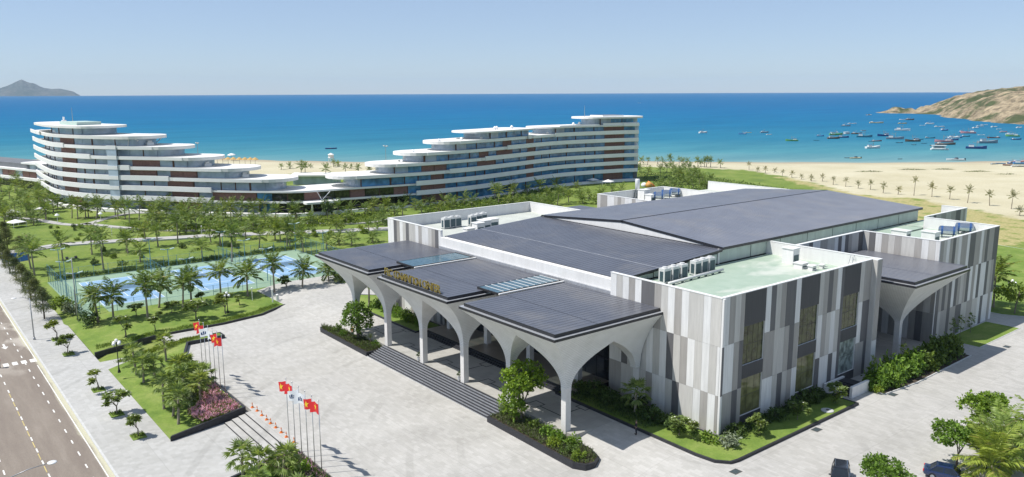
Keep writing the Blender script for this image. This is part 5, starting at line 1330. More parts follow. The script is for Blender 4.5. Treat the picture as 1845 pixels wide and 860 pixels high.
def put(name, label, cat, x, y, z, rz, parts, group=None, sc=1.0, tilt=0.0):
    """a plant: an Empty with trunk and crown meshes shared with its kin"""
    t = thing(name, label, cat, (x, y, z), rz, group)
    t.scale = (sc, sc, sc) if not isinstance(sc, tuple) else sc
    if tilt: t.rotation_euler = (tilt*math.cos(rz*3), tilt*math.sin(rz*3), rz)
    for nm, me, loc in parts:
        o = link(nm, me, t); o.location = loc
    return t
FAN_V_REF = [None]
def put_palm(V, i, x, y, z, h, label, group, crown=1.0, name='palm_tree'):
    tm, cm, top, h0 = V[i % len(V)]
    # h is the height of the crown's top; the trunk takes up what the crown leaves
    rnd = random.Random(i*7+3)
    cs = crown*rnd.uniform(0.88, 1.12)
    th = max(0.9, h-(2.05 if V is not FAN_V_REF[0] else 1.3)*cs)
    t = thing(name, label, 'palm', (x, y, z), rnd.uniform(0, 6.28), group)
    t.rotation_euler = (rnd.gauss(0, 0.045), rnd.gauss(0, 0.045), rnd.uniform(0, 6.28))
    o = link('trunk', tm, t); o.scale = (1, 1, th/h0)
    c = link('crown', cm, t); c.location = (top.x, top.y, th-0.05); c.scale = (cs, cs, cs*rnd.uniform(0.9, 1.08)); c.rotation_euler = (rnd.uniform(-0.2, 0.2), rnd.uniform(-0.2, 0.2), 0)
    return t
k = 0
def zl(x, y): return max(land_z(x, y), -1.9)
order = sorted(range(len(COURTROW)), key=lambda i: uv_of(COURTROW[i][0], COURTROW[i][1])[1]/uv_of(COURTROW[i][0], COURTROW[i][1])[0])
for n_, i in enumerate(order):
    x, y, h = COURTROW[i]
    put_palm(PALM_V, n_, x, y, -0.95, h, '%s coconut palm from the left on the lawn before the tennis courts' % ORD[n_], 'palms before the tennis courts', 1.12)
for key, data, lab, V, grp in (('g', GARDEN, 'coconut palm on the garden lawn between tennis courts and hotel', FARPALM_V, 'garden palms before the hotel'),
                               ('w', WEST, 'coconut palm in the dense grove at the left edge', FARPALM_V, 'palm grove at the left edge'),
                               ('r', GARDENR, 'coconut palm between the convention hall and the right hotel wing', FARPALM_V, 'palms before the right hotel wing'),
                               ('d', DIAG, 'coconut palm in the thicket right of the hotel end', FARPALM_V, 'palm thicket right of the hotel'),
                               ('s', BEHIND, 'palm on the beach lawn seen over the hotel link', FARPALM_V, 'palms on the beach lawn')):
    rk = across(data)
    for i, (x, y, h) in enumerate(data):
        k += 1
        put_palm(V, k, x, y, zl(x, y)-0.05, h+0.2, '%s, %s from the left' % (lab, nth(rk[i])), grp, (0.95+0.05*h if key != 's' else 0.65+0.06*h))
sh_rk = across(SHORER)
for i, (x, y, h) in enumerate(SHORER):
    put_palm(FARPALM_V, i+3, x, y, zl(x, y), h+0.8, '%s coconut palm from the left in the line against the sea right of the hotel' % ORD[sh_rk[i]], 'palms along the shore', 0.95)
for i, (x, y, h) in enumerate(BEACHROW):
    put_palm(YOUNG_V, i, x, y, zl(x, y), h+0.3, '%s young palm from the left in the row along the beach edge' % ORD[i], 'young palms along the sand', 0.85+0.05*h, 'young_palm')
# fan palms in the flag planters
def fan_crown(seed, nl=24, rad=1.25):
    rnd = random.Random(seed); mb = MB()
    for k in range(nl):
        az = 2*math.pi*k*0.382; f = k/(nl-1); el = R(80-f*120+rnd.uniform(-8, 8))
        d = Vector((math.cos(az)*math.cos(el), math.sin(az)*math.cos(el), math.sin(el)))
        pl = rad*rnd.uniform(0.55, 0.75)
        mb.tube([(0, 0, 0), tuple(d*pl)], [0.03, 0.018], 3, False)
        c = d*pl; sd = d.cross(Vector((0, 0, 1))); sd = sd.normalized() if sd.length > 1e-3 else Vector((1, 0, 0)); nn = sd.cross(d).normalized()
        for j in range(11):
            a = R(-78+156*j/10); ld = (d*math.cos(a)+sd*math.sin(a)-nn*0.0-Vector((0, 0, 0.25+0.2*abs(j-5)/5))).normalized()
            leaf(mb, c, ld, (nn+rvec(rnd)*0.2).normalized(), rad*0.62*rnd.uniform(0.85, 1.1), 0.17)
    return mb
FAN_V = []
for i in range(4):
    mb, top = palm_trunk(400+i, 2.2, 0.17, 0.13, 0.08)
    FAN_V.append((mb.mesh('trunk', M_TRUNK, True), fan_crown(420+i, 19, 1.4).mesh('crown', L_FAN), top, 2.2))
FAN_V_REF[0] = FAN_V
fan_rk = across(FAN1)
for i, (x, y, h) in enumerate(FAN1):
    if i in (12, 15, 9): continue
    put_palm(FAN_V, i, x, y, slope1(x, y)-0.05, h+0.3, '%s shaggy fan palm from the left in the clump beside the left flag row' % ORD[fan_rk[i]], 'fan palms by the left flags', 1.15, 'fan_palm')
for i, (x, y, h) in enumerate(FAN2):
    put_palm(FAN_V, i+1, x, y, slope1(x, y)-0.05, h+0.1, '%s fan palm from the left in the bed below the right flag row' % ORD[i], 'fan palms by the right flags', 1.15, 'fan_palm')

# branching broadleaf trees
def branches(rnd, mb, p, d, l, r_, depth, tips, spread=0.7, shrink=0.72, nsplit=(2, 3), upb=0.15):
    q = p+d*l
    mid = p+d*l*0.5+rvec(rnd)*l*0.06
    mb.tube([tuple(p), tuple(mid), tuple(q)], [r_, r_*0.85, r_*0.7], 6 if depth > 1 else 4, False)
    if depth == 0: tips.append((q, d)); return
    for _ in range(rnd.randint(*nsplit)):
        nd = (d+rvec(rnd)*spread+Vector((0, 0, upb))).normalized()
        branches(rnd, mb, q, nd, l*shrink*rnd.uniform(0.8, 1.15), r_*0.62, depth-1, tips, spread, shrink, nsplit, upb)
def frangipani(seed, h=3.2):
    rnd = random.Random(seed); tr = MB(); tips = []
    branches(rnd, tr, Vector((0, 0, -0.1)), Vector((0.05, 0.02, 1)).normalized(), h*0.33, 0.085, 4, tips, 0.75, 0.66, (2, 3), 0.12)
    cr = MB(); fl = MB()
    for q, d in tips:
        for j in range(12):
            a = 2*math.pi*j/12*2.6+rnd.uniform(-0.2, 0.2); e = rnd.uniform(-0.35, 0.9)
            ld = Vector((math.cos(a)*math.cos(e), math.sin(a)*math.cos(e), math.sin(e)))
            leaf(cr, q, ld, (Vector((0, 0, 1))+rvec(rnd)*0.35).normalized(), 0.5*rnd.uniform(0.8, 1.2), 0.2)
        if rnd.random() < 0.16:
            for j in range(4): 
                a = 6.28*j/4; leaf(fl, q+d*0.12+Vector((0, 0, 0.08)), Vector((math.cos(a), math.sin(a), 0.5)).normalized(), Vector((0, 0, 1)), 0.13, 0.12)
    return tr.mesh('trunk', M_BARK, True), cr.mesh('crown', L_FRANG), (fl if fl.f else MB().box(0, .05, 0, .05, h, h+.05)).mesh('blossom', L_FLOWER)
FR_V = [frangipani(500+i) for i in range(4)]
def put_frang(i, x, y, z, h, label, group, wide=1.0):
    a, b, c = FR_V[i % 4]; s = h/3.0
    t = put('frangipani_tree', label, 'tree', x, y, z, i*1.7, [('trunk', a, (0, 0, 0)), ('crown', b, (0, 0, 0)), ('blossom', c, (0, 0, 0))], group, (s*wide, s*wide, s))
    return t
fl_rk = across(FRANG_LAWN)
for i, (x, y, h) in enumerate(FRANG_LAWN):
    put_frang(i, x, y, -0.9, h+0.2, '%s open frangipani from the left on the court lawn by the kerb wall' % ORD[fl_rk[i]], 'frangipani trees on the court lawn', 1.3)
names5 = ['beside the casuarina row', 'near the crossing corner of the lawn', 'beside the five globe lamp', 'second from the bottom', 'nearest the bottom edge']
M_PIT = M_LAWN
for i, (x, y, h) in enumerate(FRANG_PAVE):
    put_frang(i+1, x, y, -1.8, h, 'small frangipani in a pavement tree pit, %s' % names5[i], 'pavement frangipani trees', 1.15)
    mb = MB(); mb.box(-0.95, 0.95, -0.8, 0.8, 0, 0.05); pit = thing('tree_pit', 'square grass tree pit under the pavement frangipani %s' % names5[i], 'tree pit', (x, y, -1.8), 0, 'grass tree pits')
    mb.build('grass_patch', M_LAWN, pit)
    mb = MB(); rnd = random.Random(i)
    for j in range(160):
        p = Vector((rnd.uniform(-0.9, 0.5), rnd.uniform(-0.7, 0.7), 0.03)); leaf(mb, p, (rvec(rnd)*0.6+Vector((0, 0, 1))).normalized(), rvec(rnd), rnd.uniform(0.2, 0.45), 0.07)
    mb.build('groundcover', L_SHRUB, pit)

def leafy(seed, lobes, n, l, w, lm, name='crown', outward=0.6):
    """leaves spread through a few uneven lobes: dense rims, gaps between"""
    rnd = random.Random(seed); mb = MB()
    tot = sum(r_[3]*r_[4] for r_ in lobes)
    for (cx, cy, cz, rx, rz_) in lobes:
        c = Vector((cx, cy, cz)); m = int(n*rx*rz_/tot)
        # twig clumps first, then leaves round each clump
        nc = max(6, m//16)
        for _ in range(nc):
            d = rvec(rnd); rr = rnd.uniform(0.55, 1.05)**0.6
            q = c+Vector((d.x*rx*rr, d.y*rx*rr, d.z*rz_*rr))
            q += Vector((noise.noise(q*0.9)*rx*0.25, noise.noise(q*0.9+Vector((5, 0, 0)))*rx*0.25, 0))
            for _ in range(16):
                p = q+rvec(rnd)*l*1.6*rnd.random()
                nd = (d*outward+rvec(rnd)*0.8+Vector((0, 0, 0.25))).normalized()
                sz = rnd.choice((0.6, 0.85, 1.0, 1.25, 1.6)); leaf(mb, p, (rvec(rnd)+d*0.5-Vector((0, 0, 0.2))).normalized(), nd, l*sz*rnd.uniform(0.85, 1.15), w*sz)
    return mb.mesh(name, lm)
def trunk_me(seed, h, r_, depth=2, m=None, spread=0.55):
    rnd = random.Random(seed); mb = MB(); tips = []
    branches(rnd, mb, Vector((0, 0, -0.2)), Vector((0.04, -0.03, 1)).normalized(), h, r_, depth, tips, spread, 0.75, (3, 3), 0.25)
    return mb.mesh('trunk', m or M_BARK, True)
# the two trees of the entrance planters
put('leafy_tree', 'dense round green tree standing in the planter left of the steps', 'tree', -60.6, -13.6, -0.6, 0.4,
    [('trunk', trunk_me(600, 1.5, 0.16), (0, 0, 0)), ('crown', leafy(601, [(0, 0, 3.4, 1.75, 1.5), (0.9, 0.4, 2.8, 1.2, 1.1), (-0.9, -0.3, 2.9, 1.2, 1.2), (0.1, -0.6, 4.3, 1.1, 0.9), (0.2, 0.1, 1.7, 1.0, 0.7)], 2600, 0.26, 0.16, L_TREE), (0, 0, 0))], None, 1.28)
put('leafy_tree', 'bright clipped mushroom shaped tree in the rounded planter right of the steps', 'tree', -18.6, -13.7, -0.5, 0.9,
    [('trunk', trunk_me(602, 1.5, 0.15), (0, 0, 0)), ('crown', leafy(603, [(0.1, 0.2, 4.2, 1.75, 1.15), (-0.8, -0.4, 3.6, 1.2, 0.95), (0.95, 0.3, 3.7, 1.15, 0.9), (-0.9, -0.2, 2.2, 0.95, 0.75), (-0.5, -0.5, 1.4, 0.8, 0.7)], 3600, 0.24, 0.17, L_TREE), (0, 0, 0))], None, 1.36)
# trees at the right, along the car park
for i, (x, y, h, lab) in enumerate(((20.6, 13.2, 5.2, 'spreading light green tree over the dark blue car'), (19.4, 23.0, 5.6, 'spreading green tree behind the palms at the right edge'), (19.3, 0.2, 4.6, 'green tree cut by the bottom edge beside the dark car'))):
    s = h/5.2
    put('parking_tree', lab, 'tree', x, y, 0.0, i*1.1, [('trunk', trunk_me(610+i, 1.7, 0.12, 3, M_DBARK, 0.75), (0, 0, 0)),
        ('crown', leafy(613+i, [(0.2, 0, 4.3, 1.7, 0.6), (1.2, 0.6, 3.9, 1.4, 0.55), (-1.3, 0.2, 3.9, 1.4, 0.5), (-0.4, -1.3, 3.6, 1.3, 0.5), (0.4, 1.4, 3.5, 1.2, 0.45), (-1.6, -0.9, 3.0, 0.8, 0.35)], 3800, 0.26, 0.16, L_TREE, outward=0.3), (0, 0, 0))], None, s)
RP = [make_palm('near', 350+i, 1.6, 4.4, L_NEAR, 20, 30, 0.032, 1.0, 80) for i in range(2)]
for i, (x, y, h, lab) in enumerate(((23.8, 16.4, 5.0, 'big palm with arching fronds at the lower right corner'), (26.0, 20.6, 5.4, 'upper of the big palms at the right edge'), (24.3, 12.4, 4.0, 'lowest of the big palms at the right edge'), (22.0, 19.4, 3.6, 'short bushy palm behind the white globe lamp'))):
    put_palm(RP, i, x, y, 0.0, h, lab, None, 1.0)
put_palm(PALM_V, 2, -2.5, 84.0, 0.0, 8.6, 'tall palm half hidden behind the far right corner of the building', None, 1.25)
put('leafy_tree', 'broad bright tree behind the far right corner of the building', 'tree', 1.5, 82.5, 0, 0.3, [('trunk', trunk_me(640, 1.5, 0.14), (0, 0, 0)), ('crown', leafy(641, [(0, 0, 3.6, 2.4, 1.2), (1.6, 0.8, 3.2, 1.6, 0.9), (-1.4, -0.6, 3.0, 1.5, 0.8)], 1800, 0.3, 0.18, L_LIME), (0, 0, 0))], None, 1.15)
# narrow broadleaf trees by the hotel entrance
for i, (bx, by, h, lab) in enumerate(((-187.0, 30.0, 6.2, 'slim dark tree left of the hotel entrance awning'), (-178.6, 38.0, 7.2, 'taller dark oval tree right of the hotel entrance awning'))):
    put('leafy_tree', lab, 'tree', bx, by, -1.3, i, [('trunk', trunk_me(650+i, 2.0, 0.14), (0, 0, 0)), ('crown', leafy(652+i, [(0, 0, 4.4, 1.3, 1.9), (0.5, 0.2, 3.4, 1.0, 1.2), (-0.4, 0.1, 5.4, 0.9, 1.0)], 1100, 0.34, 0.22, L_DARK), (0, 0, 0))], None, h/6.4)
# casuarina row along the pavement
def casuarina(seed, h=6.0):
    rnd = random.Random(seed); tr = MB(); tr.tube([(0, 0, -0.1), (0.05, 0.02, h*0.5), (0.1, -0.05, h*0.97)], [0.13, 0.08, 0.02], 6)
    mb = MB()
    for k in range(120):
        t = rnd.random()**0.8; z = h*(0.2+0.74*t); rr = (1.75*(1-t)**0.75+0.25)*rnd.uniform(0.5, 1.05)*(h/6)
        if z < h*0.32: rr *= 0.8
        a = rnd.uniform(0, 6.28); q = Vector((math.cos(a)*rr, math.sin(a)*rr, z+rr*0.25))
        base = Vector((0.05, 0, z-rr*0.15))
        tr.tube([tuple(base), tuple(q)], [0.02, 0.008], 3, False)
        for j in range(22):
            p = base.lerp(q, rnd.uniform(0.35, 1.1))+rvec(rnd)*0.22
            leaf(mb, p, (rvec(rnd)*0.7+Vector((math.cos(a)*0.5, math.sin(a)*0.5, -0.35))).normalized(), rvec(rnd), rnd.uniform(0.3, 0.6), 0.055)
    return tr.mesh('trunk', M_DBARK, True), mb.mesh('crown', L_CAS)
CV = [casuarina(700+i) for i in range(3)]
for i, (x, y, h) in enumerate(CAS):
    a, b = CV[i % 3]
    put('casuarina_tree', '%s feathery casuarina in the pavement row, counted from its near end' % ORD[i], 'tree', x, y, -1.8, i*2.1, [('trunk', a, (0, 0, 0)), ('crown', b, (0, 0, 0))], 'casuarina row along the pavement', (h/6.0*1.15, h/6.0*1.15, h/6.0))
for i, (px_, py_, h) in enumerate(((-176, -46, 6.0), (-183, -50, 6.5), (-192, -47, 6.2), (-199, -51, 6.8), (-206, -46, 6.0), (-214, -49, 6.4))):
    a, b = CV[i % 3]
    put('casuarina_tree', '%s dark casuarina from the near end of the thicket at the far left' % ORD[i], 'tree', px_, py_, -1.6, i*1.3, [('trunk', a, (0, 0, 0)), ('crown', b, (0, 0, 0))], 'casuarina thicket at the far left', (h/5, h/5, h/6))
# shrubs
def shrub_me(seed, lm, n=500, l=0.2, w=0.11, flat=0.8):
    rnd = random.Random(seed)
    lobes = [(0, 0, 0.55, 0.6, 0.5)]+[(rnd.uniform(-0.5, 0.5), rnd.uniform(-0.5, 0.5), rnd.uniform(0.3, 0.6), 0.45, 0.38) for _ in range(4)]
    return leafy(seed, lobes, n, l, w, lm, 'foliage')
SV = {k: [shrub_me(800+10*i+j, m) for j in range(2)] for i, (k, m) in enumerate((('green', L_SHRUB), ('lime', L_LIME), ('dark', L_DARK), ('silver', L_SILVER), ('tree', L_TREE)))}
def stems_me(seed):
    rnd = random.Random(seed); mb = MB()
    for i in range(7):
        d = (Vector((0, 0, 1))+rvec(rnd)*0.7).normalized(); mb.tube([(0, 0, -0.05), tuple(d*0.6)], [0.03, 0.012], 4)
    return mb.mesh('stem', M_BARK)
STEMS = stems_me(5)
def put_shrub(kind, i, x, y, z, s, label, group=None, name='shrub'):
    return put(name, label, 'shrub', x, y, z, i*1.3, [('stem', STEMS, (0, 0, 0)), ('foliage', SV[kind][i % 2], (0, 0, 0))], group, s if isinstance(s, tuple) else (s, s, s))
for i, (x, y, h, lab) in enumerate(((-2.6, -3.5, 2.9, 'white flowering frangipani bush left of the building corner'), (-0.9, -2.9, 2.7, 'white flowering frangipani bush nearest the building corner'), (3.2, 3.6, 3.0, 'round flowering bush under the first side window'), (3.4, 11.0, 3.1, 'tall flowering bush between the first two side windows'), (3.6, 19.2, 3.3, 'slender flowering tree before the third side window'))):
    a, b, c = FR_V[i % 4]
    s = h/3.0
    put('frangipani_bush', lab, 'shrub', x, y, 0.2, i*1.9, [('trunk', a, (0, 0, 0)), ('crown', b, (0, 0, 0)), ('blossom', c, (0, 0, 0)), ('foliage', SV['green'][i % 2], (0, 0, 0.7))], None, (s*0.95, s*0.95, s*0.85))
put_shrub('tree', 0, 0.6, -2.3, 0.2, (1.5, 1.2, 1.1), 'bright green bush at the foot of the building corner')
put_shrub('silver', 0, 2.6, -1.2, 0.2, (1.7, 1.6, 1.25), 'silvery grey bush rounding the building corner')
for i, (x, y, s) in enumerate(((1.5, 2.0, 1.3), (1.4, 6.5, 1.2), (1.6, 9.0, 1.4), (1.3, 13.5, 1.5), (1.6, 16.5, 1.6), (1.2, 19, 1.4))):
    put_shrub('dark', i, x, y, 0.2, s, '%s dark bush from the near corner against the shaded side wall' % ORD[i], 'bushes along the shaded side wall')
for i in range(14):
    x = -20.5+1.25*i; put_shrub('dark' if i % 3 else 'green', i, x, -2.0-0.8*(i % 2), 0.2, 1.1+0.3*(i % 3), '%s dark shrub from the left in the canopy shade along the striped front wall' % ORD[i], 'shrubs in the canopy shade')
put_palm(FAN_V, 2, -9.6, -3.2, 0.2, 4.6, 'pale stemmed palm in the canopy shade before the striped wall', None, 1.25, 'fan_palm')
put_palm(PALM_V, 1, -74.5, -4.0, 0.2, 6.2, 'dark spiky palm seen under the middle canopy arch', None, 0.8)
for i in range(9):
    put_shrub('green' if i % 2 else 'tree', i, -58.5-1.9*i, -3.0+0.7*(i % 2), 0.15, 1.5, '%s green shrub from the right in the bed under the left canopy' % ORD[i], 'shrubs under the left canopy')
# hedge along the side entrance
for i in range(26):
    y = 28.0+0.95*i; rr = 1.9+0.5*((i*7) % 5)/5
    put_shrub('tree' if i < 13 else ('green' if i % 3 else 'dark'), i, 4.2+0.6*((i*3) % 5)/5-0.3, y, 0.05, (rr, rr, rr*(1.15+0.25*((i*5) % 4)/4)), '%s shrub from the near end of the tall hedge beside the side entrance' % nth(i), 'hedge shrubs by the side entrance')
put_shrub('lime', 1, 4.9, 27.6, 0.05, (1.2, 1.2, 0.8), 'low lime green bush at the near end of the side hedge')
for i, (x, y, h) in enumerate(((3.0, 29.2, 4.2), (3.4, 37.0, 4.6), (2.8, 33, 3.8), (2.0, 56.5, 4.4), (1.6, 60.0, 4.0), (1.4, 64.5, 3.4))):
    rnd = random.Random(i); mb = MB(); mb.tube([(0, 0, 0), (0.05, 0, h*0.9)], [0.04, 0.015], 5)
    tm = mb.mesh('trunk', M_BARK)
    put('sapling', '%s thin sapling along the shaded side wall, counted from the near end' % ORD[i], 'sapling', x, y, 0.05, 0, [('trunk', tm, (0, 0, 0)), ('crown', leafy(860+i, [(0, 0, h*0.62, 0.42, h*0.36)], 260, 0.2, 0.1, L_SHRUB if i > 2 else L_LIME), (0, 0, 0))])
# planting of the beds: carpets nobody could count
def carpet(name, label, poly, z, n, lm, hmin, hmax, w, seed, m2=None, frac=0.0, gauss=None):
    rnd = random.Random(seed); mb = MB()
    xs = [p[0] for p in poly]; ys = [p[1] for p in poly]; c = 0
    while c < n:
        x, y = rnd.uniform(min(xs), max(xs)), rnd.uniform(min(ys), max(ys))
        if not in_poly(poly, x, y): continue
        c += 1
        hh = rnd.uniform(hmin, hmax)*(0.75+0.5*noise.noise((x*0.5, y*0.5, seed)))*(1 if not gauss else max(0.1, 1-math.hypot((x-gauss[0])*VX+(y-gauss[1])*VY, 3*((x-gauss[0])*UX+(y-gauss[1])*UY))/gauss[2]))
        mb.cur = 1 if (m2 and rnd.random() < frac) else 0
        p = Vector((x, y, z+rnd.random()*hh*0.6))
        leaf(mb, p, (rvec(rnd)*0.75+Vector((0, 0, 0.8))).normalized(), rvec(rnd), hh*0.75, w)
    o = mb.build(name, [lm]+([m2] if m2 else []), None, False, 'stuff')
    o['label'] = label; o['category'] = 'plants'
    return o
carpet('groundcover', 'grey green herb carpet in the planter left of the steps', offset_poly(ISL_L, 0.3), -0.62, 5200, L_HERB, 0.35, 0.85, 0.09, 1, L_SHRUB, 0.35)
carpet('groundcover', 'grey green herb carpet in the rounded planter right of the steps', offset_poly(ISL_R, 0.3), -0.5, 6500, L_HERB, 0.3, 0.75, 0.09, 2, L_SHRUB, 0.3)
carpet('flower_bed', 'pink flowering carpet at the foot of the left flag row', [(-43.6, -44.0), (-44.9, -38.8), (-60, -38.8), (-58, -40.4), (-50.5, -41.4), (-47.5, -44.6)], -0.85, 9000, L_SHRUB, 0.4, 0.95, 0.12, 3, L_PINK, 0.68)
carpet('flower_bed', 'pink flowering carpet along the wall of the lower flag planter', [(-28.6, -38.6), (-8, -38.6), (-8, -41), (-20, -41.8), (-27.5, -42.5)], -0.75, 9000, L_SHRUB, 0.4, 1.0, 0.12, 4, L_PINK, 0.35)
carpet('groundcover', 'low clipped greenery along the left edge of the palm bed', [(-73.5, -47.4), (-72.5, -46.0), (-78.2, -34), (-78.6, -31), (-79.0, -31), (-79.0, -36)], -0.68, 3200, L_LIME, 0.3, 0.7, 0.1, 5, L_SHRUB, 0.4)
carpet('groundcover', 'low clipped greenery along the dark kerb of the court lawn', [(-82.6, -47.8), (-85.4, -38), (-85.4, -27), (-86.8, -19.8), (-90, -14.7), (-91.4, -15), (-88.4, -20), (-87, -27), (-86.8, -38), (-84.6, -47.6)], -0.88, 5200, L_LIME, 0.25, 0.6, 0.1, 6, L_SHRUB, 0.5)
carpet('hedge_strip', 'dark hedge strip along the far side of the tennis courts', [(-143.2, -44), (-141.6, -44), (-141.6, 11), (-143.2, 11)], -1.2, 5200, L_DARK, 0.7, 1.5, 0.22, 7, L_SHRUB, 0.4)
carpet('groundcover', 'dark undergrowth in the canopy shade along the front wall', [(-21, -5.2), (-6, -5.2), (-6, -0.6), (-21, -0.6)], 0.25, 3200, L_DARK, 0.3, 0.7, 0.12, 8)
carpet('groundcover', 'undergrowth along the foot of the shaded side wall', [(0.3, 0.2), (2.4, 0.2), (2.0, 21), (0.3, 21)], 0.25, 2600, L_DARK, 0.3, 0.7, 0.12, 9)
carpet('groundcover', 'loose low planting across the hotel garden', [(-213, -14), (-196, 4), (-190, 20), (-186, 40), (-183, 60), (-176, 62), (-168, 45), (-172, 25), (-184, 5), (-196, -12)], -1.3, 9000, L_SHRUB, 0.6, 1.5, 0.3, 10, L_LIME, 0.4)
carpet('groundcover', 'mixed planting behind the long roofs before the right hotel wing', [(-190, 78), (-186, 100), (-193, 125), (-199, 148), (-180, 150), (-165, 120), (-160, 85), (-168, 70)], -1.3, 9000, L_SHRUB, 0.6, 1.6, 0.32, 11, L_LIME, 0.35)
carpet('groundcover', 'rough green planting on the beach lawn behind the hotel link', [xy_of(u, v) for u, v in ((372, -100), (398, -96), (404, -40), (380, -36))], -1.5, 6000, L_SHRUB, 0.5, 1.4, 0.34, 12, L_DARK, 0.4)
carpet('groundcover', 'dark planting at the foot of the palm thicket right of the hotel', [xy_of(u, v) for u, v in ((330, 62), (395, 60), (400, 84), (318, 118), (290, 108))], -1.4, 6500, L_SHRUB, 0.5, 1.3, 0.34, 13, L_DARK, 0.4)
# clumps: agaves and bushes in the planters, small bushes on lawns
def rosette(seed, n=34, l=0.9):
    rnd = random.Random(seed); mb = MB()
    for i in range(n):
        a = i*2.4; e = R(10+70*(i/n)); d = Vector((math.cos(a)*math.cos(e), math.sin(a)*math.cos(e), math.sin(e)))
        leaf(mb, Vector((0, 0, 0.05)), d, Vector((0, 0, 1)), l*rnd.uniform(0.8, 1.1), 0.11)
    return mb.mesh('rosette', L_SILVER)
RZ = rosette(3)
for x, y, z, s, lab in ((-57.2, -13.2, 0.2, 1.25, 'spiky pale agave like rosette beside the left planter tree'), (-22.6, -13.4, -0.3, 1.0, 'spiky rosette at the top end of the rounded planter')):
    t = thing('spiky_plant', lab, 'plant', (x, y, z-0.5), 0); mb = MB(); mb.tube([(0, 0, 0), (0, 0, 0.6)], 0.09, 6); mb.build('stem', M_BARK, t); o = link('rosette', RZ, t); o.location = (0, 0, 0.55); o.scale = (s, s, s)
EB = ((-55.3, -13.4, 'tree', 0.9), (-66.5, -14.2, 'green', 1.1), (-64, -14.5, 'tree', 0.9), (-13.2, -13.9, 'tree', 1.25), (-11.2, -14.6, 'tree', 1.35), (-9.4, -13.9, 'tree', 1.25), (-10.4, -15.4, 'lime', 1.0), (-6.6, -15.4, 'lime', 1.0), (-21.0, -14.0, 'green', 1.2), (-15.6, -14.2, 'green', 1.1), (-8.2, -15.2, 'green', 1.1))
eb_rk = across(EB)
for i, (x, y, kd, s) in enumerate(EB):
    put_shrub(kd, i, x, y, -0.5, s, '%s bush in the %s entrance planter, %s from its left end' % ({'tree': 'bright green', 'green': 'mid green', 'lime': 'lime yellow'}[kd], 'left' if x < -40 else 'right', ORD[(eb_rk[i]) if x < -40 else eb_rk[i]-3]), 'bushes in the entrance planters')
for i, (x, y, kd, s, lab) in enumerate(((-100.5, -45.2, 'dark', 2.0, 'dark rounded bush at the foot of the tall lamp'), (-110, -46.6, 'silver', 2.0, 'silvery bush beside the blue court fence'), (-114, -47, 'lime', 2.3, 'yellow green bush beside the blue court fence'), (-51.0, -43.4, 'silver', 1.7, 'silvery bush among the fan palms'), (-52.6, -42.0, 'green', 1.6, 'green bush under the fan palms by the flags'), (-57, -43, 'dark', 1.6, 'dark bush in the middle of the fan palm clump'), (-24.6, -41.6, 'green', 1.6, 'green bush behind the lower flag poles'), (-22.6, -40.4, 'tree', 1.5, 'bright bush at the foot of the lower flag poles'))):
    put_shrub(kd, i, x, y, -1.0 if x < -90 else -0.7, s, lab)
rnd = random.Random(77)
LB = []
for i in range(60):
    x, y = (-150-75*rnd.random(), -35+75*rnd.random())
    if -190 < x < -160 and abs(y-(x+187)*1.6+30) < 8: x -= 12
    LB.append((x, y))
lb_rk = across(LB)
for i, (x, y) in enumerate(LB):
    kd_ = rnd.choice(['green', 'dark', 'lime', 'green']); put_shrub(kd_, i, x, y, zl(x, y)-0.05, rnd.uniform(0.7, 1.5), 'small %s bush dotted on the garden lawns, %s of the bushes from the left' % (kd_, nth(lb_rk[i])), 'bushes on the garden lawns')

SCRUB = [(-148, 318, 9), (-138.5, 344, 9), (-129, 358, 7), (-113, 358, 9), (-98, 354, 8)]
for i, (x, y, r_) in enumerate(SCRUB):
    poly = [(x+VX*r_*math.cos(a*0.785)+UX*2.5*math.sin(a*0.785), y+VY*r_*math.cos(a*0.785)+UY*2.5*math.sin(a*0.785)) for a in range(8)]
    carpet('beach_scrub', 'low dry scrub patch on the beach, %s from the left' % ORD[i], poly, land_z(x, y)-0.05, 420, L_HERB, 0.5, 1.3, 0.3, 30+i, L_SHRUB, 0.3, (x, y, r_))

# ------------------------------------------------------------------ flags
M_POLE = mat('steel_pole', (0.55, 0.55, 0.56), 0.3, 0.8, var=0.08)
M_RED = mat('flag_red', (0.62, 0.02, 0.025), 0.7, var=0.06)
M_YEL = mat('flag_yellow', (0.85, 0.62, 0.03), 0.7, var=0.04)
M_FWHITE = mat('flag_white', (0.75, 0.77, 0.8), 0.7, var=0.04)
M_NAVY = mat('flag_navy', (0.02, 0.05, 0.14), 0.7, var=0.04)
def flag_surface(s, t, ph, L_=1.75, H_=1.15):
    """s along the fly 0..1, t down the hoist 0..1, blown towards -X with a ripple"""
    sag = 0.30*s*s+0.08*s
    amp = 0.20*s
    x = -(L_*s*0.93); y = amp*math.sin(5.2*s+ph+t*0.9)+0.10*s*math.cos(3+ph)
    z = -H_*t-sag*L_*(0.55+0.25*math.sin(ph))+0.05*math.sin(7*s+ph)
    return (x, y-0.35*s, z)
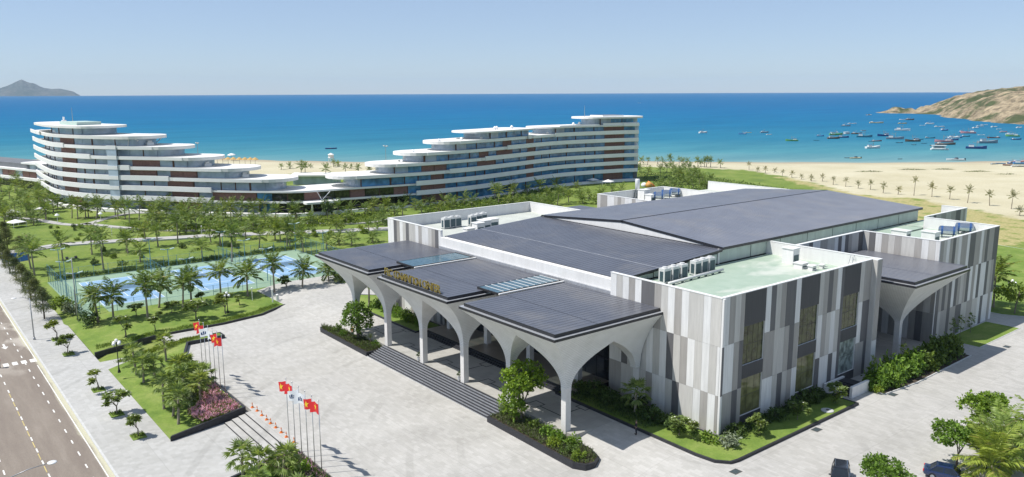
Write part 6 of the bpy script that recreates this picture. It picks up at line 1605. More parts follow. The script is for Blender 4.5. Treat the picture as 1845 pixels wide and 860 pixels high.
def flag_mesh(red, ph):
    nx, nz = 14, 9; fm = M_RED if red else M_FWHITE
    mb = MB()
    def pt(s, t, off):
        a = Vector(flag_surface(s, t, ph)); b = Vector(flag_surface(s+0.01, t, ph)); c = Vector(flag_surface(s, t+0.01, ph))
        n = (b-a).cross(c-a).normalized(); return tuple(a+n*off)
    mb.grid([[pt(i/nx, j/nz, 0.006) for j in range(nz+1)] for i in range(nx+1)])
    mb.grid([[pt(i/nx, (nz-j)/nz, -0.006) for j in range(nz+1)] for i in range(nx+1)])
    cloth = mb.mesh('cloth', fm, True)
    em = MB()
    for off in (0.016, -0.016):
        if red:
            cs, ct, r1, r2 = 0.5, 0.5, 0.36, 0.145; P_ = []
            for k in range(10):
                a = -math.pi/2+math.pi*k/5; r_ = (r1 if k % 2 == 0 else r2)
                P_.append((cs+r_*math.cos(a)*1.15/1.75, ct+r_*math.sin(a)))
            vs = [pt(cs, ct, off)]+[pt(s, t, off) for s, t in P_]
            em.add(vs, [(0, k+1, (k+1) % 10+1) for k in range(10)])
        else:
            for (s0, s1, t0, t1) in ((0.26, 0.38, 0.42, 0.7), (0.44, 0.56, 0.34, 0.62), (0.62, 0.74, 0.42, 0.7), (0.26, 0.74, 0.66, 0.74)):
                em.grid([[pt(s0+(s1-s0)*i/4, t0+(t1-t0)*j/3, off) for j in range(4)] for i in range(5)])
    return cloth, em.mesh('emblem', M_YEL if red else M_NAVY)
polem = MB(); polem.tube([(0, 0, 0), (0, 0, 4), (0, 0, 8.3)], [0.055, 0.045, 0.03], 8); polem.lathe([(0.14, 0), (0.14, 0.18), (0.07, 0.24)], 8)
polem = polem.mesh('pole', M_POLE, True)
finial = MB().sphere((0, 0, 8.36), 0.075, 8, 5).mesh('finial', M_POLE, True)
FL = {(r_, k): flag_mesh(r_, 0.4+1.3*k) for r_ in (True, False) for k in range(4)}
for row, x0, dx, lab in ((0, -59.4, 1.82, 'left row beside the palm bed'), (1, -29.4, 1.66, 'right row beside the shallow steps')):
    for i in range(6):
        red = i in (0, 1, 4, 5)
        col_ = 'red starred flag' if red else 'white emblem flag'
        t = thing('flagpole', '%s flagpole from the left in the %s, %s' % (ORD[i], lab, col_), 'flagpole', (x0+dx*i, -38.75, -0.7), 0, lab)
        link('pole', polem, t); link('finial', finial, t)
        c, e = FL[(red, (i*2+row) % 4)]
        f = link('flag', c, t); f.location = (-0.06, 0, 7.95 if row else 7.95); f.rotation_euler.z = R(-8+7*((i*3+row) % 4))
        f.name = 'flag'
        ee = link('emblem', e, f)
# ------------------------------------------------------------------ traffic cones
M_ORANGE = mat('cone_orange', (0.75, 0.19, 0.03), 0.5, var=0.08); M_REFL = mat('cone_white', (0.75, 0.74, 0.7), 0.5, var=0.05)
cb = MB().box(-0.2, 0.2, -0.2, 0.2, 0, 0.04).mesh('base', M_ORANGE)
cc = MB().lathe([(0.15, 0.04), (0.10, 0.28)], 10); cc.lathe([(0.075, 0.42), (0.035, 0.7)], 10); cc = cc.mesh('body', M_ORANGE, False)
cw = MB().lathe([(0.10, 0.28), (0.075, 0.42)], 10).mesh('band', M_REFL)
for i, (x, y) in enumerate(((-45.0, -37.15), (-43.5, -37.1), (-41.7, -37.2), (-40.0, -37.25), (-38.6, -37.3), (-37.0, -37.3), (-35.2, -37.35), (-33.6, -37.4), (-31.6, -37.3))):
    t = thing('traffic_cone', '%s orange cone from the left along the top of the shallow steps' % ORD[i], 'traffic cone', (x, y, -1.2), i*0.4, 'cones along the shallow steps')
    link('base', cb, t); link('body', cc, t); link('band', cw, t)
# ------------------------------------------------------------------ lamps
M_IRON = mat('black_iron', (0.025, 0.027, 0.03), 0.45, 0.5); M_GLOBE = mat('opal_globe', (0.82, 0.82, 0.8), 0.25, var=0.02)
M_GREYPOLE = mat('galvanised_pole', (0.36, 0.37, 0.39), 0.45, 0.6, var=0.1)
def globe_lamp(x, y, z, lab, h=3.6):
    t = thing('globe_lamp', lab, 'lamp', (x, y, z), 0.5)
    mb = MB(); mb.lathe([(0.22, 0), (0.22, 0.12), (0.12, 0.5), (0.07, 0.9), (0.06, h-0.6), (0.09, h-0.5), (0.05, h)], 8)
    mb.build('post', M_IRON, t, True)
    for k in range(4):
        a = k*math.pi/2; d = Vector((math.cos(a), math.sin(a), 0))
        mb = MB(); mb.tube([(0, 0, h-0.7), tuple(d*0.3+Vector((0, 0, h-0.75))), tuple(d*0.5+Vector((0, 0, h-0.45)))], 0.03, 5); mb.build('arm', M_IRON, t)
        MB().sphere(tuple(d*0.5+Vector((0, 0, h-0.2))), 0.25, 10, 6).build('globe', M_GLOBE, t, True)
    MB().sphere((0, 0, h+0.22), 0.25, 10, 6).build('globe', M_GLOBE, t, True)
globe_lamp(-68.6, -47.7, -0.65, 'black five globe lamp at the upper corner of the palm bed', 4.6)
globe_lamp(-91.0, -24.2, -0.9, 'five globe lamp on the lawn before the tennis courts')
globe_lamp(-2.4, 91.5, 0.1, 'five globe lamp on the lawn beyond the far right corner')
globe_lamp(22.6, 15.2, 0.0, 'globe lamp among the palms in the lower right corner', 3.4)
for i, (x, y) in enumerate(GARDLAMPS):
    lab = ['white mushroom lamp by the winding garden path at the left', 'white mushroom lamp on the lawn before the round hotel tower', 'white bollard lamp above the straight garden path', 'white bollard lamp beside the straight garden path', 'grey lamp post on the court lawn, left of the white bin', 'white pillar lamp near the curve of the court lawn'][i]
    t = thing('garden_lamp', lab, 'lamp', (x, y, -1.25 if i < 4 else -0.9), 0)
    h = 2.6 if i < 2 else 2.2
    mb = MB(); mb.tube([(0, 0, 0), (0, 0, h)], 0.07 if i != 5 else 0.16, 6); mb.build('post', M_STEELW, t)
    if i < 2: MB().lathe([(0.75, h-0.1), (0.7, h), (0.35, h+0.4), (0.05, h+0.55)], 10).build('shade', M_GLOBE, t)
    else: MB().lathe([(0.14, h), (0.16, h+0.1), (0.16, h+0.32), (0.05, h+0.4)], 8).build('lamp_head', M_GLOBE, t)
def street_lamp(x, y, z, h, lab, arm):
    t = thing('street_lamp', lab, 'street lamp', (x, y, z))
    mb = MB(); mb.tube([(0, 0, 0), (0, 0, h)], [0.11, 0.06], 8); mb.lathe([(0.2, 0), (0.2, 0.3), (0.12, 0.4)], 8); mb.build('pole', M_GREYPOLE, t, True)
    mb = MB(); mb.tube([(0, 0, h-0.1), (0, arm*0.5, h+0.25), (0, arm, h+0.35)], [0.05, 0.04, 0.03], 6); mb.build('arm', M_GREYPOLE, t, True)
    mb = MB(); mb.sphere((0, arm+0.35*(1 if arm > 0 else -1), h+0.33), 0.42, 10, 6, 0.25); mb.build('lamp_head', M_STEELW, t, True)
street_lamp(-98.6, -54.2, -1.8, 7.2, 'grey street lamp arching over the road at the left edge', -1.9)
street_lamp(-24.4, -65.9, -1.94, 8.5, 'street lamp whose head shows at the lower left corner', 3.0)
def mast(x, y, z, h, lab, heads, m=None, nm='floodlight_mast'):
    t = thing(nm, lab, 'floodlight', (x, y, z))
    mb = MB(); mb.tube([(0, 0, 0), (0, 0, h)], [0.12, 0.07], 8); mb.build('pole', m or M_GREYPOLE, t, True)
    mb = MB(); mb.box(-0.05, 0.05, -0.9, 0.9, h-0.06, h+0.04); mb.build('crossarm', m or M_GREYPOLE, t)
    for s in heads:
        mb = MB(); mb.obox((0.25, s, h+0.12), (0.5, 0.42, 0.2), Matrix.Rotation(R(25), 3, 'Y')); mb.build('lamp_head', M_STEELW if nm == 'floodlight_mast' else M_IRON, t)
mast(-103.8, -46.6, -1.1, 11.5, 'tall grey camera and light mast at the corner of the tennis courts', (-0.7, 0.7), None, 'light_mast')
M_GREENLAMP = mat('court_lamp', (0.45, 0.56, 0.5), 0.4, 0.2)
CL = [(-139.8, -43.2), (-125, -44.6), (-112, -45.0), (-139.8, -24.8), (-125, -24.8), (-112, -24.8), (-139.5, -8.2), (-125, -8.2), (-112, -8.2), (-139.5, 10.2), (-123, 10.2)]
for i, (x, y) in enumerate(CL):
    row = ['in the left fence line', 'between the first two courts', 'between the last two courts', 'in the right fence line'][0 if i < 3 else 1 if i < 6 else 2 if i < 9 else 3]
    pos = ['far', 'middle', 'near'][i % 3]
    t = thing('court_light', '%s blue floodlight post %s of the tennis courts' % (pos, row), 'floodlight', (x, y, -1.17), 0, 'tennis court lights')
    mb = MB(); mb.tube([(0, 0, 0), (0, 0, 7.2)], [0.09, 0.06], 6); mb.build('pole', M_BLUEPOST, t)
    for s in (-1, 1): mb = MB(); mb.obox((0.0, s*0.95, 7.2), (0.55, 0.9, 0.14), Matrix.Rotation(R(12*s), 3, 'X')); mb.build('lamp_head', M_GREENLAMP, t)
    mb = MB(); mb.box(-0.04, 0.04, -0.9, 0.9, 7.02, 7.1); mb.build('crossarm', M_BLUEPOST, t)
# ------------------------------------------------------------------ court fences and nets
def mat_mesh(name, col, a):
    m, nt, o = _nt(name)
    b = nt.nodes.new('ShaderNodeBsdfPrincipled'); b.inputs['Base Color'].default_value = rgba(col); b.inputs['Roughness'].default_value = 0.6
    n = noise_node(nt, 3, 2); t = nt.nodes.new('ShaderNodeBsdfTransparent'); mx = nt.nodes.new('ShaderNodeMixShader')
    mr = nt.nodes.new('ShaderNodeMapRange'); mr.inputs['To Min'].default_value = a-0.06; mr.inputs['To Max'].default_value = a+0.06; nt.links.new(n.outputs['Fac'], mr.inputs['Value'])
    nt.links.new(mr.outputs[0], mx.inputs[0]); nt.links.new(b.outputs[0], mx.inputs[1]); nt.links.new(t.outputs[0], mx.inputs[2]); nt.links.new(mx.outputs[0], o.inputs['Surface'])
    return m
M_WIRE = mat_mesh('wire_netting', (0.08, 0.17, 0.2), 0.9)
M_NET = mat_mesh('net_mesh', (0.03, 0.05, 0.06), 0.45)
def fence(p, q, h, lab, step=3.0):
    p, q = Vector(p), Vector(q); d = q-p; n = max(1, round(d.length/step))
    t = thing('court_fence', lab, 'fence', (p.x, p.y, -1.17), 0, None, True)
    for i in range(n+1):
        c = p+d*i/n; MB().box(c.x-0.035, c.x+0.035, c.y-0.035, c.y+0.035, -1.2, -1.17+h).build('post', M_BLUEPOST, t)
    mb = MB()
    for z in (0.05, h/2, h-0.03): mb.tube([(p.x, p.y, -1.17+z), (q.x, q.y, -1.17+z)], 0.02, 4)
    mb.build('rail', M_BLUEPOST, t)
    nn = Vector((-d.y, d.x)).normalized()*0.01
    MB().add([(p.x+nn.x, p.y+nn.y, -1.15), (q.x+nn.x, q.y+nn.y, -1.15), (q.x+nn.x, q.y+nn.y, -1.2+h), (p.x+nn.x, p.y+nn.y, -1.2+h)], [(0, 1, 2, 3)]).build('netting', M_WIRE, t)
fence((-106.4, -45.4), (-141, -45.4), 4.0, 'tall blue wire fence along the left side of the tennis courts')
fence((-141, -45.4), (-141, 11), 2.6, 'wire fence along the far side of the tennis courts')
fence((-141, -25.9), (-121, -25.9), 3.4, 'wire fence between the first and second tennis court')
fence((-141, -8.9), (-121, -8.9), 3.4, 'wire fence between the second and third tennis court')
fence((-141, 11), (-107, 11), 4.0, 'tall wire fence along the right side of the tennis courts')
fence((-106.4, -45.4), (-106.4, 8), 2.2, 'low wire fence along the near side of the tennis courts')
for i, y0 in enumerate((-40.6, -22.2, -5.4)):
    t = thing('tennis_net', 'net across the %s tennis court from the left' % ORD[i], 'tennis net', (-124, y0+5.6, -1.15), 0, None, True)
    for y in (y0+0.2, y0+11): MB().box(-124.04, -123.96, y-0.04, y+0.04, -1.16, -0.08).build('post', M_BLUEPOST, t)
    MB().add([(-124, y0+0.24, -1.1), (-124, y0+10.96, -1.1), (-124, y0+10.96, -0.22), (-124, y0+0.24, -0.22)], [(0, 1, 2, 3)]).build('netting', M_NET, t)
    MB().box(-124.03, -123.97, y0+0.24, y0+10.96, -0.21, -0.13).build('tape', M_LINE, t)
# ------------------------------------------------------------------ roof plant of the convention hall
M_AC = mat('ac_casing', (0.62, 0.62, 0.6), 0.5, 0.1, var=0.06); M_COIL = mat('ac_coil', (0.06, 0.10, 0.115), 0.5, 0.3, var=0.2, scale=6)
def ac_unit(x, y, z, rz, lab, grp, w=1.25, d=0.8, h=1.75):
    t = thing('ac_unit', lab, 'air conditioner', (x, y, z), rz, grp)
    MB().box(-w/2, w/2, -d/2, d/2, 0.12, h).build('casing', M_AC, t)
    for s in (-1, 1): MB().box(-w/2+0.1, w/2-0.1, s*(d/2+0.012)-0.012, s*(d/2+0.012)+0.012, 0.25, h-0.35).build('coil', M_COIL, t)
    for s in (-1, 1): MB().box(s*(w/2+0.012)-0.012, s*(w/2+0.012)+0.012, -d/2+0.22, d/2-0.22, 0.3, h-0.4).build('coil', M_COIL, t)
    mb = MB(); mb.lathe([(0.33, 0), (0.33, 0.16), (0.3, 0.16)], 12, (0, 0, h)); mb.build('fan_ring', M_AC, t)
    mb = MB(); mb.box(-w/2, -w/2+0.12, -d/2, d/2, 0, 0.12); mb.box(w/2-0.12, w/2, -d/2, d/2, 0, 0.12); mb.build('foot', M_COIL, t)
for i, (x, y) in enumerate(ACR): ac_unit(x, y, DZ+0.005, R(90), '%s air conditioner from the left on the near green roof' % ORD[i], 'air conditioners on the near green roof', 1.25, 1.0, 2.0)
for i, (x, y) in enumerate(ACL): ac_unit(x, y, DZ+0.005, R(90), '%s air conditioner from the left on the far left roof' % ORD[i], 'air conditioners on the far left roof', 1.35, 1.0, 2.0)
def pipe(pts, r_, lab):
    t = thing('roof_pipe', lab, 'pipe', pts[0], 0, None, True)
    MB().tube(pts, r_, 8).build('pipe_run', M_AC, t, True)
    mb = MB()
    for a, b in zip(pts, pts[1:]):
        n = int((Vector(b)-Vector(a)).length/2)+1
        for i in range(n):
            p = Vector(a).lerp(Vector(b), (i+0.5)/n); mb.box(p.x-0.2, p.x+0.2, p.y-0.05, p.y+0.05, DZ, p.z-r_*0.6)
    mb.build('support', M_COIL, t)
pipe([(-12.9, 6.2, DZ+0.35), (-13.3, 12, DZ+0.35), (-13.5, 18.2, DZ+0.35)], 0.2, 'long white pipe run in front of the near roof air conditioners')
pipe([(-9.6, 29.6, DZ+0.3), (-5.4, 31.2, DZ+0.3)], 0.07, 'thin pipe beside the white parapet on the near green roof')
def roof_box(x, y, w, d, h, lab, cap=True):
    t = thing('roof_hatch', lab, 'roof box', (x, y, DZ+0.004))
    MB().box(-w/2, w/2, -d/2, d/2, 0, h).build('body', M_WHITEWALL, t)
    if cap: MB().box(-w/2-0.12, w/2+0.12, -d/2-0.12, d/2+0.12, h, h+0.12).build('cap', M_COPING, t)
    MB().box(w/2, w/2+0.03, -d/2+0.2, d/2-0.2, 0.2, h*0.6).build('louvre', M_COIL, t)
for (x, y), (w, d, h, lab) in zip(BOXR, ((1.8, 1.6, 2.2, 'white square hatch housing beside the parapet on the near green roof'), (1.3, 1.5, 0.7, 'low louvred box on the near green roof'), (0.7, 1.0, 0.6, 'small fan box in the middle of the near roof clutter'), (0.5, 0.5, 0.5, 'smallest box by the ladder on the near green roof'))): roof_box(x, y, w, d, h, lab)
for (x, y), (w, d, h, lab) in zip(BOXL, ((1.6, 1.6, 1.7, 'white cabinet before the far left roof air conditioners'), (2.0, 1.6, 1.9, 'larger white cabinet on the far left roof'), (2.0, 2.0, 1.3, 'wide pale box at the back of the far left roof'), (1.3, 1.6, 1.1, 'low box beside the dark roof edge on the far left roof'))): roof_box(x, y, w, d, h, lab)
for (x, y), (w, d, h, lab) in zip(BOXR2, ((2.2, 1.8, 1.8, 'white hatch housing beside the steel water tanks'), (2.6, 1.6, 1.3, 'pale louvred box on the far green roof'))): roof_box(x, y, w, d, h, lab)
for (x, y), (w, d, h, lab) in zip(BOXL2, ((2.0, 2.0, 2.2, 'white cabinet beside the slim steel tower'), (1.8, 1.6, 1.4, 'second white cabinet on the back left roof'))): roof_box(x, y, w, d, h, lab)
M_STEEL = mat('stainless_steel', (0.42, 0.47, 0.52), 0.22, 0.9, var=0.12, scale=2); M_TBLUE = mat('tank_blue', (0.03, 0.09, 0.25), 0.4, 0.2)
def tank(x, y, rz, lab, l=2.8, r_=0.75):
    t = thing('water_tank', lab, 'water tank', (x, y, DZ+0.004), rz, 'horizontal steel water tanks')
    mb = MB(); path = [(-l/2, 0, r_+0.45), (-l/2+0.15, 0, r_+0.45), (l/2-0.15, 0, r_+0.45), (l/2, 0, r_+0.45)]; mb.tube(path, [r_*0.7, r_, r_, r_*0.7], 18); mb.build('shell', M_STEEL, t, False)
    for s in (-1, 1): MB().tube([(s*l*0.32-0.16, 0, r_+0.45), (s*l*0.32+0.16, 0, r_+0.45)], r_+0.02, 18).build('band', M_TBLUE, t)
    for s in (-1, 1): MB().tube([(s*l/2+s*0.005, 0, r_+0.45), (s*l/2+s*0.03, 0, r_+0.45)], r_*0.5, 14).build('end_cap', M_TBLUE, t)
    mb = MB()
    for s in (-1, 1): mb.box(s*l*0.3-0.08, s*l*0.3+0.08, -r_*0.8, r_*0.8, 0, 0.6)
    mb.build('cradle', M_COIL, t)
for i, (x, y) in enumerate(TANKS): tank(x, y, R(25), ('front shiny blue banded water tank on the far right roof', 'rear blue banded water tank on the far right roof')[i])
for i, (x, y) in enumerate(TANKSL): tank(x, y, R(40), '%s blue banded water tank from the left on the back left roof' % ORD[i], 2.6, 0.8)
(x, y), = TOWER
t = thing('exhaust_tower', 'slim white cylinder tower on steel legs on the back left roof', 'tower', (x, y, DZ))
MB().lathe([(0.55, 2.0), (0.55, 4.4), (0.45, 4.6)], 14).build('cylinder', M_STEELW, t, True)
for k in range(4):
    a = math.pi/4+k*math.pi/2; MB().tube([(0.75*math.cos(a), 0.75*math.sin(a), 0), (0.45*math.cos(a), 0.45*math.sin(a), 2.1)], 0.07, 5).build('leg', M_COIL, t)
# ladder on the inner parapet
t = thing('roof_ladder', 'small steel ladder leaning on the white inner parapet of the near roof', 'ladder', (-3.2, 33.4, DZ))
for s in (-1, 1): MB().tube([(s*0.25, -0.55, 0), (s*0.25, 0.35, 2.0)], 0.035, 5).build('rail', M_GREYPOLE, t)
for i in range(5): MB().tube([(-0.25, -0.45+0.18*i, 0.22+0.4*i), (0.25, -0.45+0.18*i, 0.22+0.4*i)], 0.025, 4).build('rung', M_GREYPOLE, t)
# ------------------------------------------------------------------ small things on the forecourt
M_POT = mat('white_pot', (0.7, 0.69, 0.66), 0.5, var=0.05)
ball = leafy(950, [(0, 0, 1.05, 0.26, 0.27)], 260, 0.1, 0.07, L_DARK, 'topiary')
for i, (x, y, lab) in enumerate(((-43.9, -12.55, 'clipped topiary in a white pot by the middle column of the steps'), (-33.4, -12.6, 'clipped topiary in a white pot by the right column of the steps'))):
    t = thing('potted_topiary', lab, 'potted plant', (x, y, 0.03), 0, 'topiary pots on the steps')
    MB().lathe([(0.17, 0), (0.24, 0.55), (0.26, 0.6), (0.2, 0.6)], 10).build('pot', M_POT, t); MB().tube([(0, 0, 0.55), (0, 0, 1.0)], 0.03, 5).build('stem', M_BARK, t); link('topiary', ball, t)
M_DRAIN = mat('drain_iron', (0.13, 0.12, 0.105), 0.7, 0.3, var=0.3, scale=5)
for i, (x, y) in enumerate(((6.6, -5.5), (6.2, 10.6), (6.5, 28.3), (8.0, 61.3))):
    t = thing('drain_grate', '%s iron drain cover from the near end along the side kerb' % ORD[i], 'drain', (x, y, 0.0), 0, 'drain covers along the side kerb')
    mb = MB(); mb.box(-0.45, 0.45, -0.6, 0.6, 0.004, 0.012); mb.build('frame', M_DRAIN, t)
    mb = MB()
    for k in range(7): mb.box(-0.36+0.105*k, -0.30+0.105*k, -0.5, 0.5, 0.013, 0.022)
    mb.build('bar', M_COIL, t)
t = thing('inspection_cover', 'round pale concrete cover on the lawn before the third window', 'cover', (4.3, 16.2, 0.25)); MB().lathe([(0.75, 0), (0.75, 0.08), (0.6, 0.12)], 16).build('lid', M_KERB, t); MB().lathe([(0.2, 0.12), (0.2, 0.16)], 10).build('handle_plate', M_DRAIN, t)
# ------------------------------------------------------------------ people
def skin_mesh(name, joints, edges, m, sub=1):
    me = bpy.data.meshes.new(name); me.from_pydata([j[0] for j in joints], edges, [])
    o = bpy.data.objects.new(name, me); COL.objects.link(o)
    sk = o.modifiers.new('Skin', 'SKIN'); sk.use_smooth_shade = True
    for i, j in enumerate(joints): me.skin_vertices[0].data[i].radius = (j[1], j[2] if len(j) > 2 else j[1])
    me.skin_vertices[0].data[0].use_root = True
    ss = o.modifiers.new('Subsurf', 'SUBSURF'); ss.levels = sub; ss.render_levels = sub
    dg = bpy.context.evaluated_depsgraph_get()
    me2 = bpy.data.meshes.new_from_object(o.evaluated_get(dg)); me2.materials.clear(); me2.materials.append(m); me2.name = name
    bpy.data.objects.remove(o)
    return me2
SKINM = mat('skin', (0.36, 0.21, 0.14), 0.6, var=0.05)
def person(x, y, z, rz, lab, top, bot, hat=None, sc=1.0):
    t = thing('person', lab, 'person', (x, y, z), rz); t.scale = (sc, sc, sc)
    J = [((0, 0, 0.92), 0.13, 0.10), ((0, 0, 1.15), 0.125, 0.095), ((0, 0, 1.38), 0.155, 0.1), ((0, 0, 1.48), 0.06), ((0, 0.015, 1.56), 0.085, 0.095), ((0, 0.015, 1.66), 0.08, 0.09),
         ((0.19, 0, 1.40), 0.055), ((0.24, 0.02, 1.14), 0.043), ((0.23, 0.10, 0.90), 0.034), ((0.225, 0.13, 0.80), 0.03),
         ((-0.19, 0, 1.40), 0.055), ((-0.24, 0.02, 1.14), 0.043), ((-0.22, 0.12, 0.92), 0.034), ((-0.215, 0.15, 0.82), 0.03),
         ((0.095, 0, 0.84), 0.088), ((0.11, 0.01, 0.48), 0.062), ((0.12, -0.02, 0.09), 0.042), ((0.125, 0.12, 0.035), 0.035),
         ((-0.095, 0, 0.84), 0.088), ((-0.12, 0.02, 0.48), 0.062), ((-0.14, -0.01, 0.09), 0.042), ((-0.15, 0.13, 0.035), 0.035)]
    E_ = [(0, 1), (1, 2), (2, 3), (3, 4), (4, 5), (2, 6), (6, 7), (7, 8), (8, 9), (2, 10), (10, 11), (11, 12), (12, 13), (0, 14), (14, 15), (15, 16), (16, 17), (0, 18), (18, 19), (19, 20), (20, 21)]
    link('body', skin_mesh('body', J, E_, SKINM), t)
    g_ = 0.016
    T_ = [(p, a+g_, (b+g_)) for p, a, b in [(J[0][0], 0.135, 0.105), (J[1][0], 0.125, 0.095), (J[2][0], 0.155, 0.1)]]
    TJ = T_+[((0.19, 0, 1.40), 0.075), ((0.235, 0.015, 1.16), 0.062), ((0.232, 0.09, 0.93), 0.05), ((-0.19, 0, 1.40), 0.075), ((-0.235, 0.015, 1.16), 0.062), ((-0.222, 0.11, 0.95), 0.05)]
    link('jacket', skin_mesh('jacket', TJ, [(0, 1), (1, 2), (2, 3), (3, 4), (4, 5), (2, 6), (6, 7), (7, 8)], top), t)
    BJ = [((0, 0, 0.94), 0.145, 0.115), ((0.095, 0, 0.82), 0.105), ((0.11, 0.01, 0.48), 0.08), ((0.12, -0.02, 0.1), 0.062), ((-0.095, 0, 0.82), 0.105), ((-0.12, 0.02, 0.48), 0.08), ((-0.14, -0.01, 0.1), 0.062)]
    link('trousers', skin_mesh('trousers', BJ, [(0, 1), (1, 2), (2, 3), (0, 4), (4, 5), (5, 6)], bot), t)
    mb = MB()
    for sx, dx in ((0.125, 0.0), (-0.145, 0.0)): mb.sphere((sx, 0.06, 0.04), 0.12, 8, 5, 0.4)
    mb.build('shoe', M_IRON, t, True)
    mb = MB(); mb.sphere((0, 0.0, 1.665), 0.105, 10, 6); mb.build('hair', M_DBARK, t, True)
    mb = MB()
    for sx in (-0.033, 0.033): mb.sphere((sx, 0.107, 1.625), 0.012, 6, 4)
    mb.sphere((0, 0.115, 1.6), 0.016, 6, 4); mb.box(-0.028, 0.028, 0.098, 0.106, 1.555, 1.565); mb.build('face', M_IRON, t)
    if hat: MB().lathe([(0.3, 1.66), (0.29, 1.68), (0.02, 1.84)], 12).build('hat', hat, t)
    return t
M_SUIT = mat('dark_suit', (0.018, 0.02, 0.028), 0.8); M_OVEST = mat('orange_jacket', (0.62, 0.10, 0.03), 0.8); M_GTROU = mat('green_trousers', (0.06, 0.12, 0.06), 0.8); M_STRAW = mat('straw_hat', (0.6, 0.47, 0.25), 0.8)
person(-6.2, -6.7, hp(-6.7), R(150), 'person in a dark suit standing on the shaded drive beside the kerb', M_SUIT, M_SUIT)
person(-62.4, -13.6, -0.62, R(200), 'person in an orange jacket and straw hat working in the left planter', M_OVEST, M_GTROU, M_STRAW)
person(-86.2, -60.6, -1.93, R(120), 'person in an orange jacket on the road at the left edge', M_OVEST, M_SUIT, M_STRAW)
# ------------------------------------------------------------------ cars
def car(x, y, z, rz, lab, paint, suv=True):
    t = thing('parked_car', lab, 'car', (x, y, z), rz)
    L_ = 4.6; Wd = 1.84; H1 = 0.98 if suv else 0.86; H2 = 1.7 if suv else 1.45
    # body: stations along the length, each a rounded section
    st_ = [(-2.3, 0.55, 0.80, 0.74), (-2.2, 0.38, 0.92, 0.84), (-1.4, 0.30, H1+0.02, 0.92), (0.0, 0.28, H1, 0.92), (1.0, 0.30, H1-0.02, 0.92), (1.9, 0.34, H1-0.14, 0.88), (2.22, 0.42, H1-0.26, 0.8), (2.3, 0.55, H1-0.36, 0.7)]
    rows = []
    for (xx, zb, zt_, hw_) in st_:
        rows.append([(xx, -hw_*0.9, zb), (xx, -hw_, zb+0.15), (xx, -hw_, (zb+zt_)/2), (xx, -hw_*0.97, zt_-0.06), (xx, -hw_*0.86, zt_), (xx, hw_*0.86, zt_), (xx, hw_*0.97, zt_-0.06), (xx, hw_, (zb+zt_)/2), (xx, hw_, zb+0.15), (xx, hw_*0.9, zb), (xx, -hw_*0.9, zb)])
    mb = MB().grid(rows); mb.f = [f[::-1] for f in mb.f]; n = 11
    mb.f.append(tuple(range(10))); mb.f.append(tuple((len(rows)-1)*n+i for i in range(9, -1, -1))); mb.mi += [0, 0]
    mb.build('body', paint, t)
    # greenhouse: glass ring under a roof skin
    b0, b1 = -2.0 if suv else -1.75, 1.05
    r0, r1 = -1.72 if suv else -1.1, 0.35
    base = [(b0, -0.80, H1-0.02), (b1, -0.80, H1-0.02), (b1, 0.80, H1-0.02), (b0, 0.80, H1-0.02)]
    top = [(r0, -0.62, H2), (r1, -0.62, H2), (r1, 0.62, H2), (r0, 0.62, H2)]
    MB().add(base+top, [(0, 1, 5, 4), (1, 2, 6, 5), (2, 3, 7, 6), (3, 0, 4, 7)]).build('glasshouse', M_GLASS_D, t)
    mb = MB(); mb.add([(r0-0.05, -0.6, H2), (r0+0.1, -0.66, H2-0.03), (r1-0.1, -0.66, H2-0.03), (r1+0.06, -0.58, H2-0.01), (r1+0.06, 0.58, H2-0.01), (r1-0.1, 0.66, H2-0.03), (r0+0.1, 0.66, H2-0.03), (r0-0.05, 0.6, H2),
                     (r0+0.15, -0.5, H2+0.06), (r1-0.1, -0.5, H2+0.06), (r1-0.1, 0.5, H2+0.06), (r0+0.15, 0.5, H2+0.06)], [(0, 1, 2, 3, 9, 8), (4, 5, 6, 7, 11, 10), (3, 4, 10, 9), (7, 0, 8, 11), (8, 9, 10, 11), (7, 6, 5, 4, 3, 2, 1, 0)]); mb.build('roof', paint, t)
    for s in (-1, 1):
        for xp in (b0, -0.45, b1): 
            tp = r0 if xp == b0 else (-0.4 if xp == -0.45 else r1)
            MB().tube([(xp, s*0.805, H1-0.02), (tp, s*0.63, H2)], 0.045, 5).build('pillar', paint, t)
        if suv: MB().tube([(r0+0.2, s*0.55, H2+0.1), (r1-0.15, s*0.55, H2+0.1)], 0.025, 5).build('roof_rail', M_STEEL, t)
        MB().sphere((0.85, s*1.0, H1+0.08), 0.13, 8, 5, 0.7).build('mirror', paint, t, True)
        MB().box(2.2, 2.31, s*0.68-0.16, s*0.68+0.16, H1-0.42, H1-0.3).build('headlight', M_GLOBE, t)
        MB().box(-2.31, -2.2, s*0.66-0.15, s*0.66+0.15, 0.7, 0.86).build('tail_light', M_RED, t)
        for xx in (-1.4, 1.42):
            w = MB().tube([(xx, s*0.70, 0.34), (xx, s*0.93, 0.34)], 0.34, 16).build('wheel', M_IRON, t); MB().tube([(xx, s*0.931, 0.34), (xx, s*0.945, 0.34)], 0.2, 12).build('rim', M_STEEL, w)
    MB().box(-2.33, -2.3, -0.26, 0.26, 0.52, 0.64).build('number_plate', M_GLOBE, t)
M_PAINT1 = mat('dark_grey_paint', (0.03, 0.035, 0.045), 0.22, 0.5, coat=1.0, var=0.05); M_PAINT2 = mat('navy_paint', (0.012, 0.03, 0.10), 0.2, 0.4, coat=1.0, var=0.05)
car(14.6, 0.8, 0.0, R(-62), 'dark grey car with roof rails cut by the bottom edge', M_PAINT1, True)
car(21.2, 9.9, 0.0, R(20), 'dark blue car half hidden under the tree at the lower right', M_PAINT2, False)
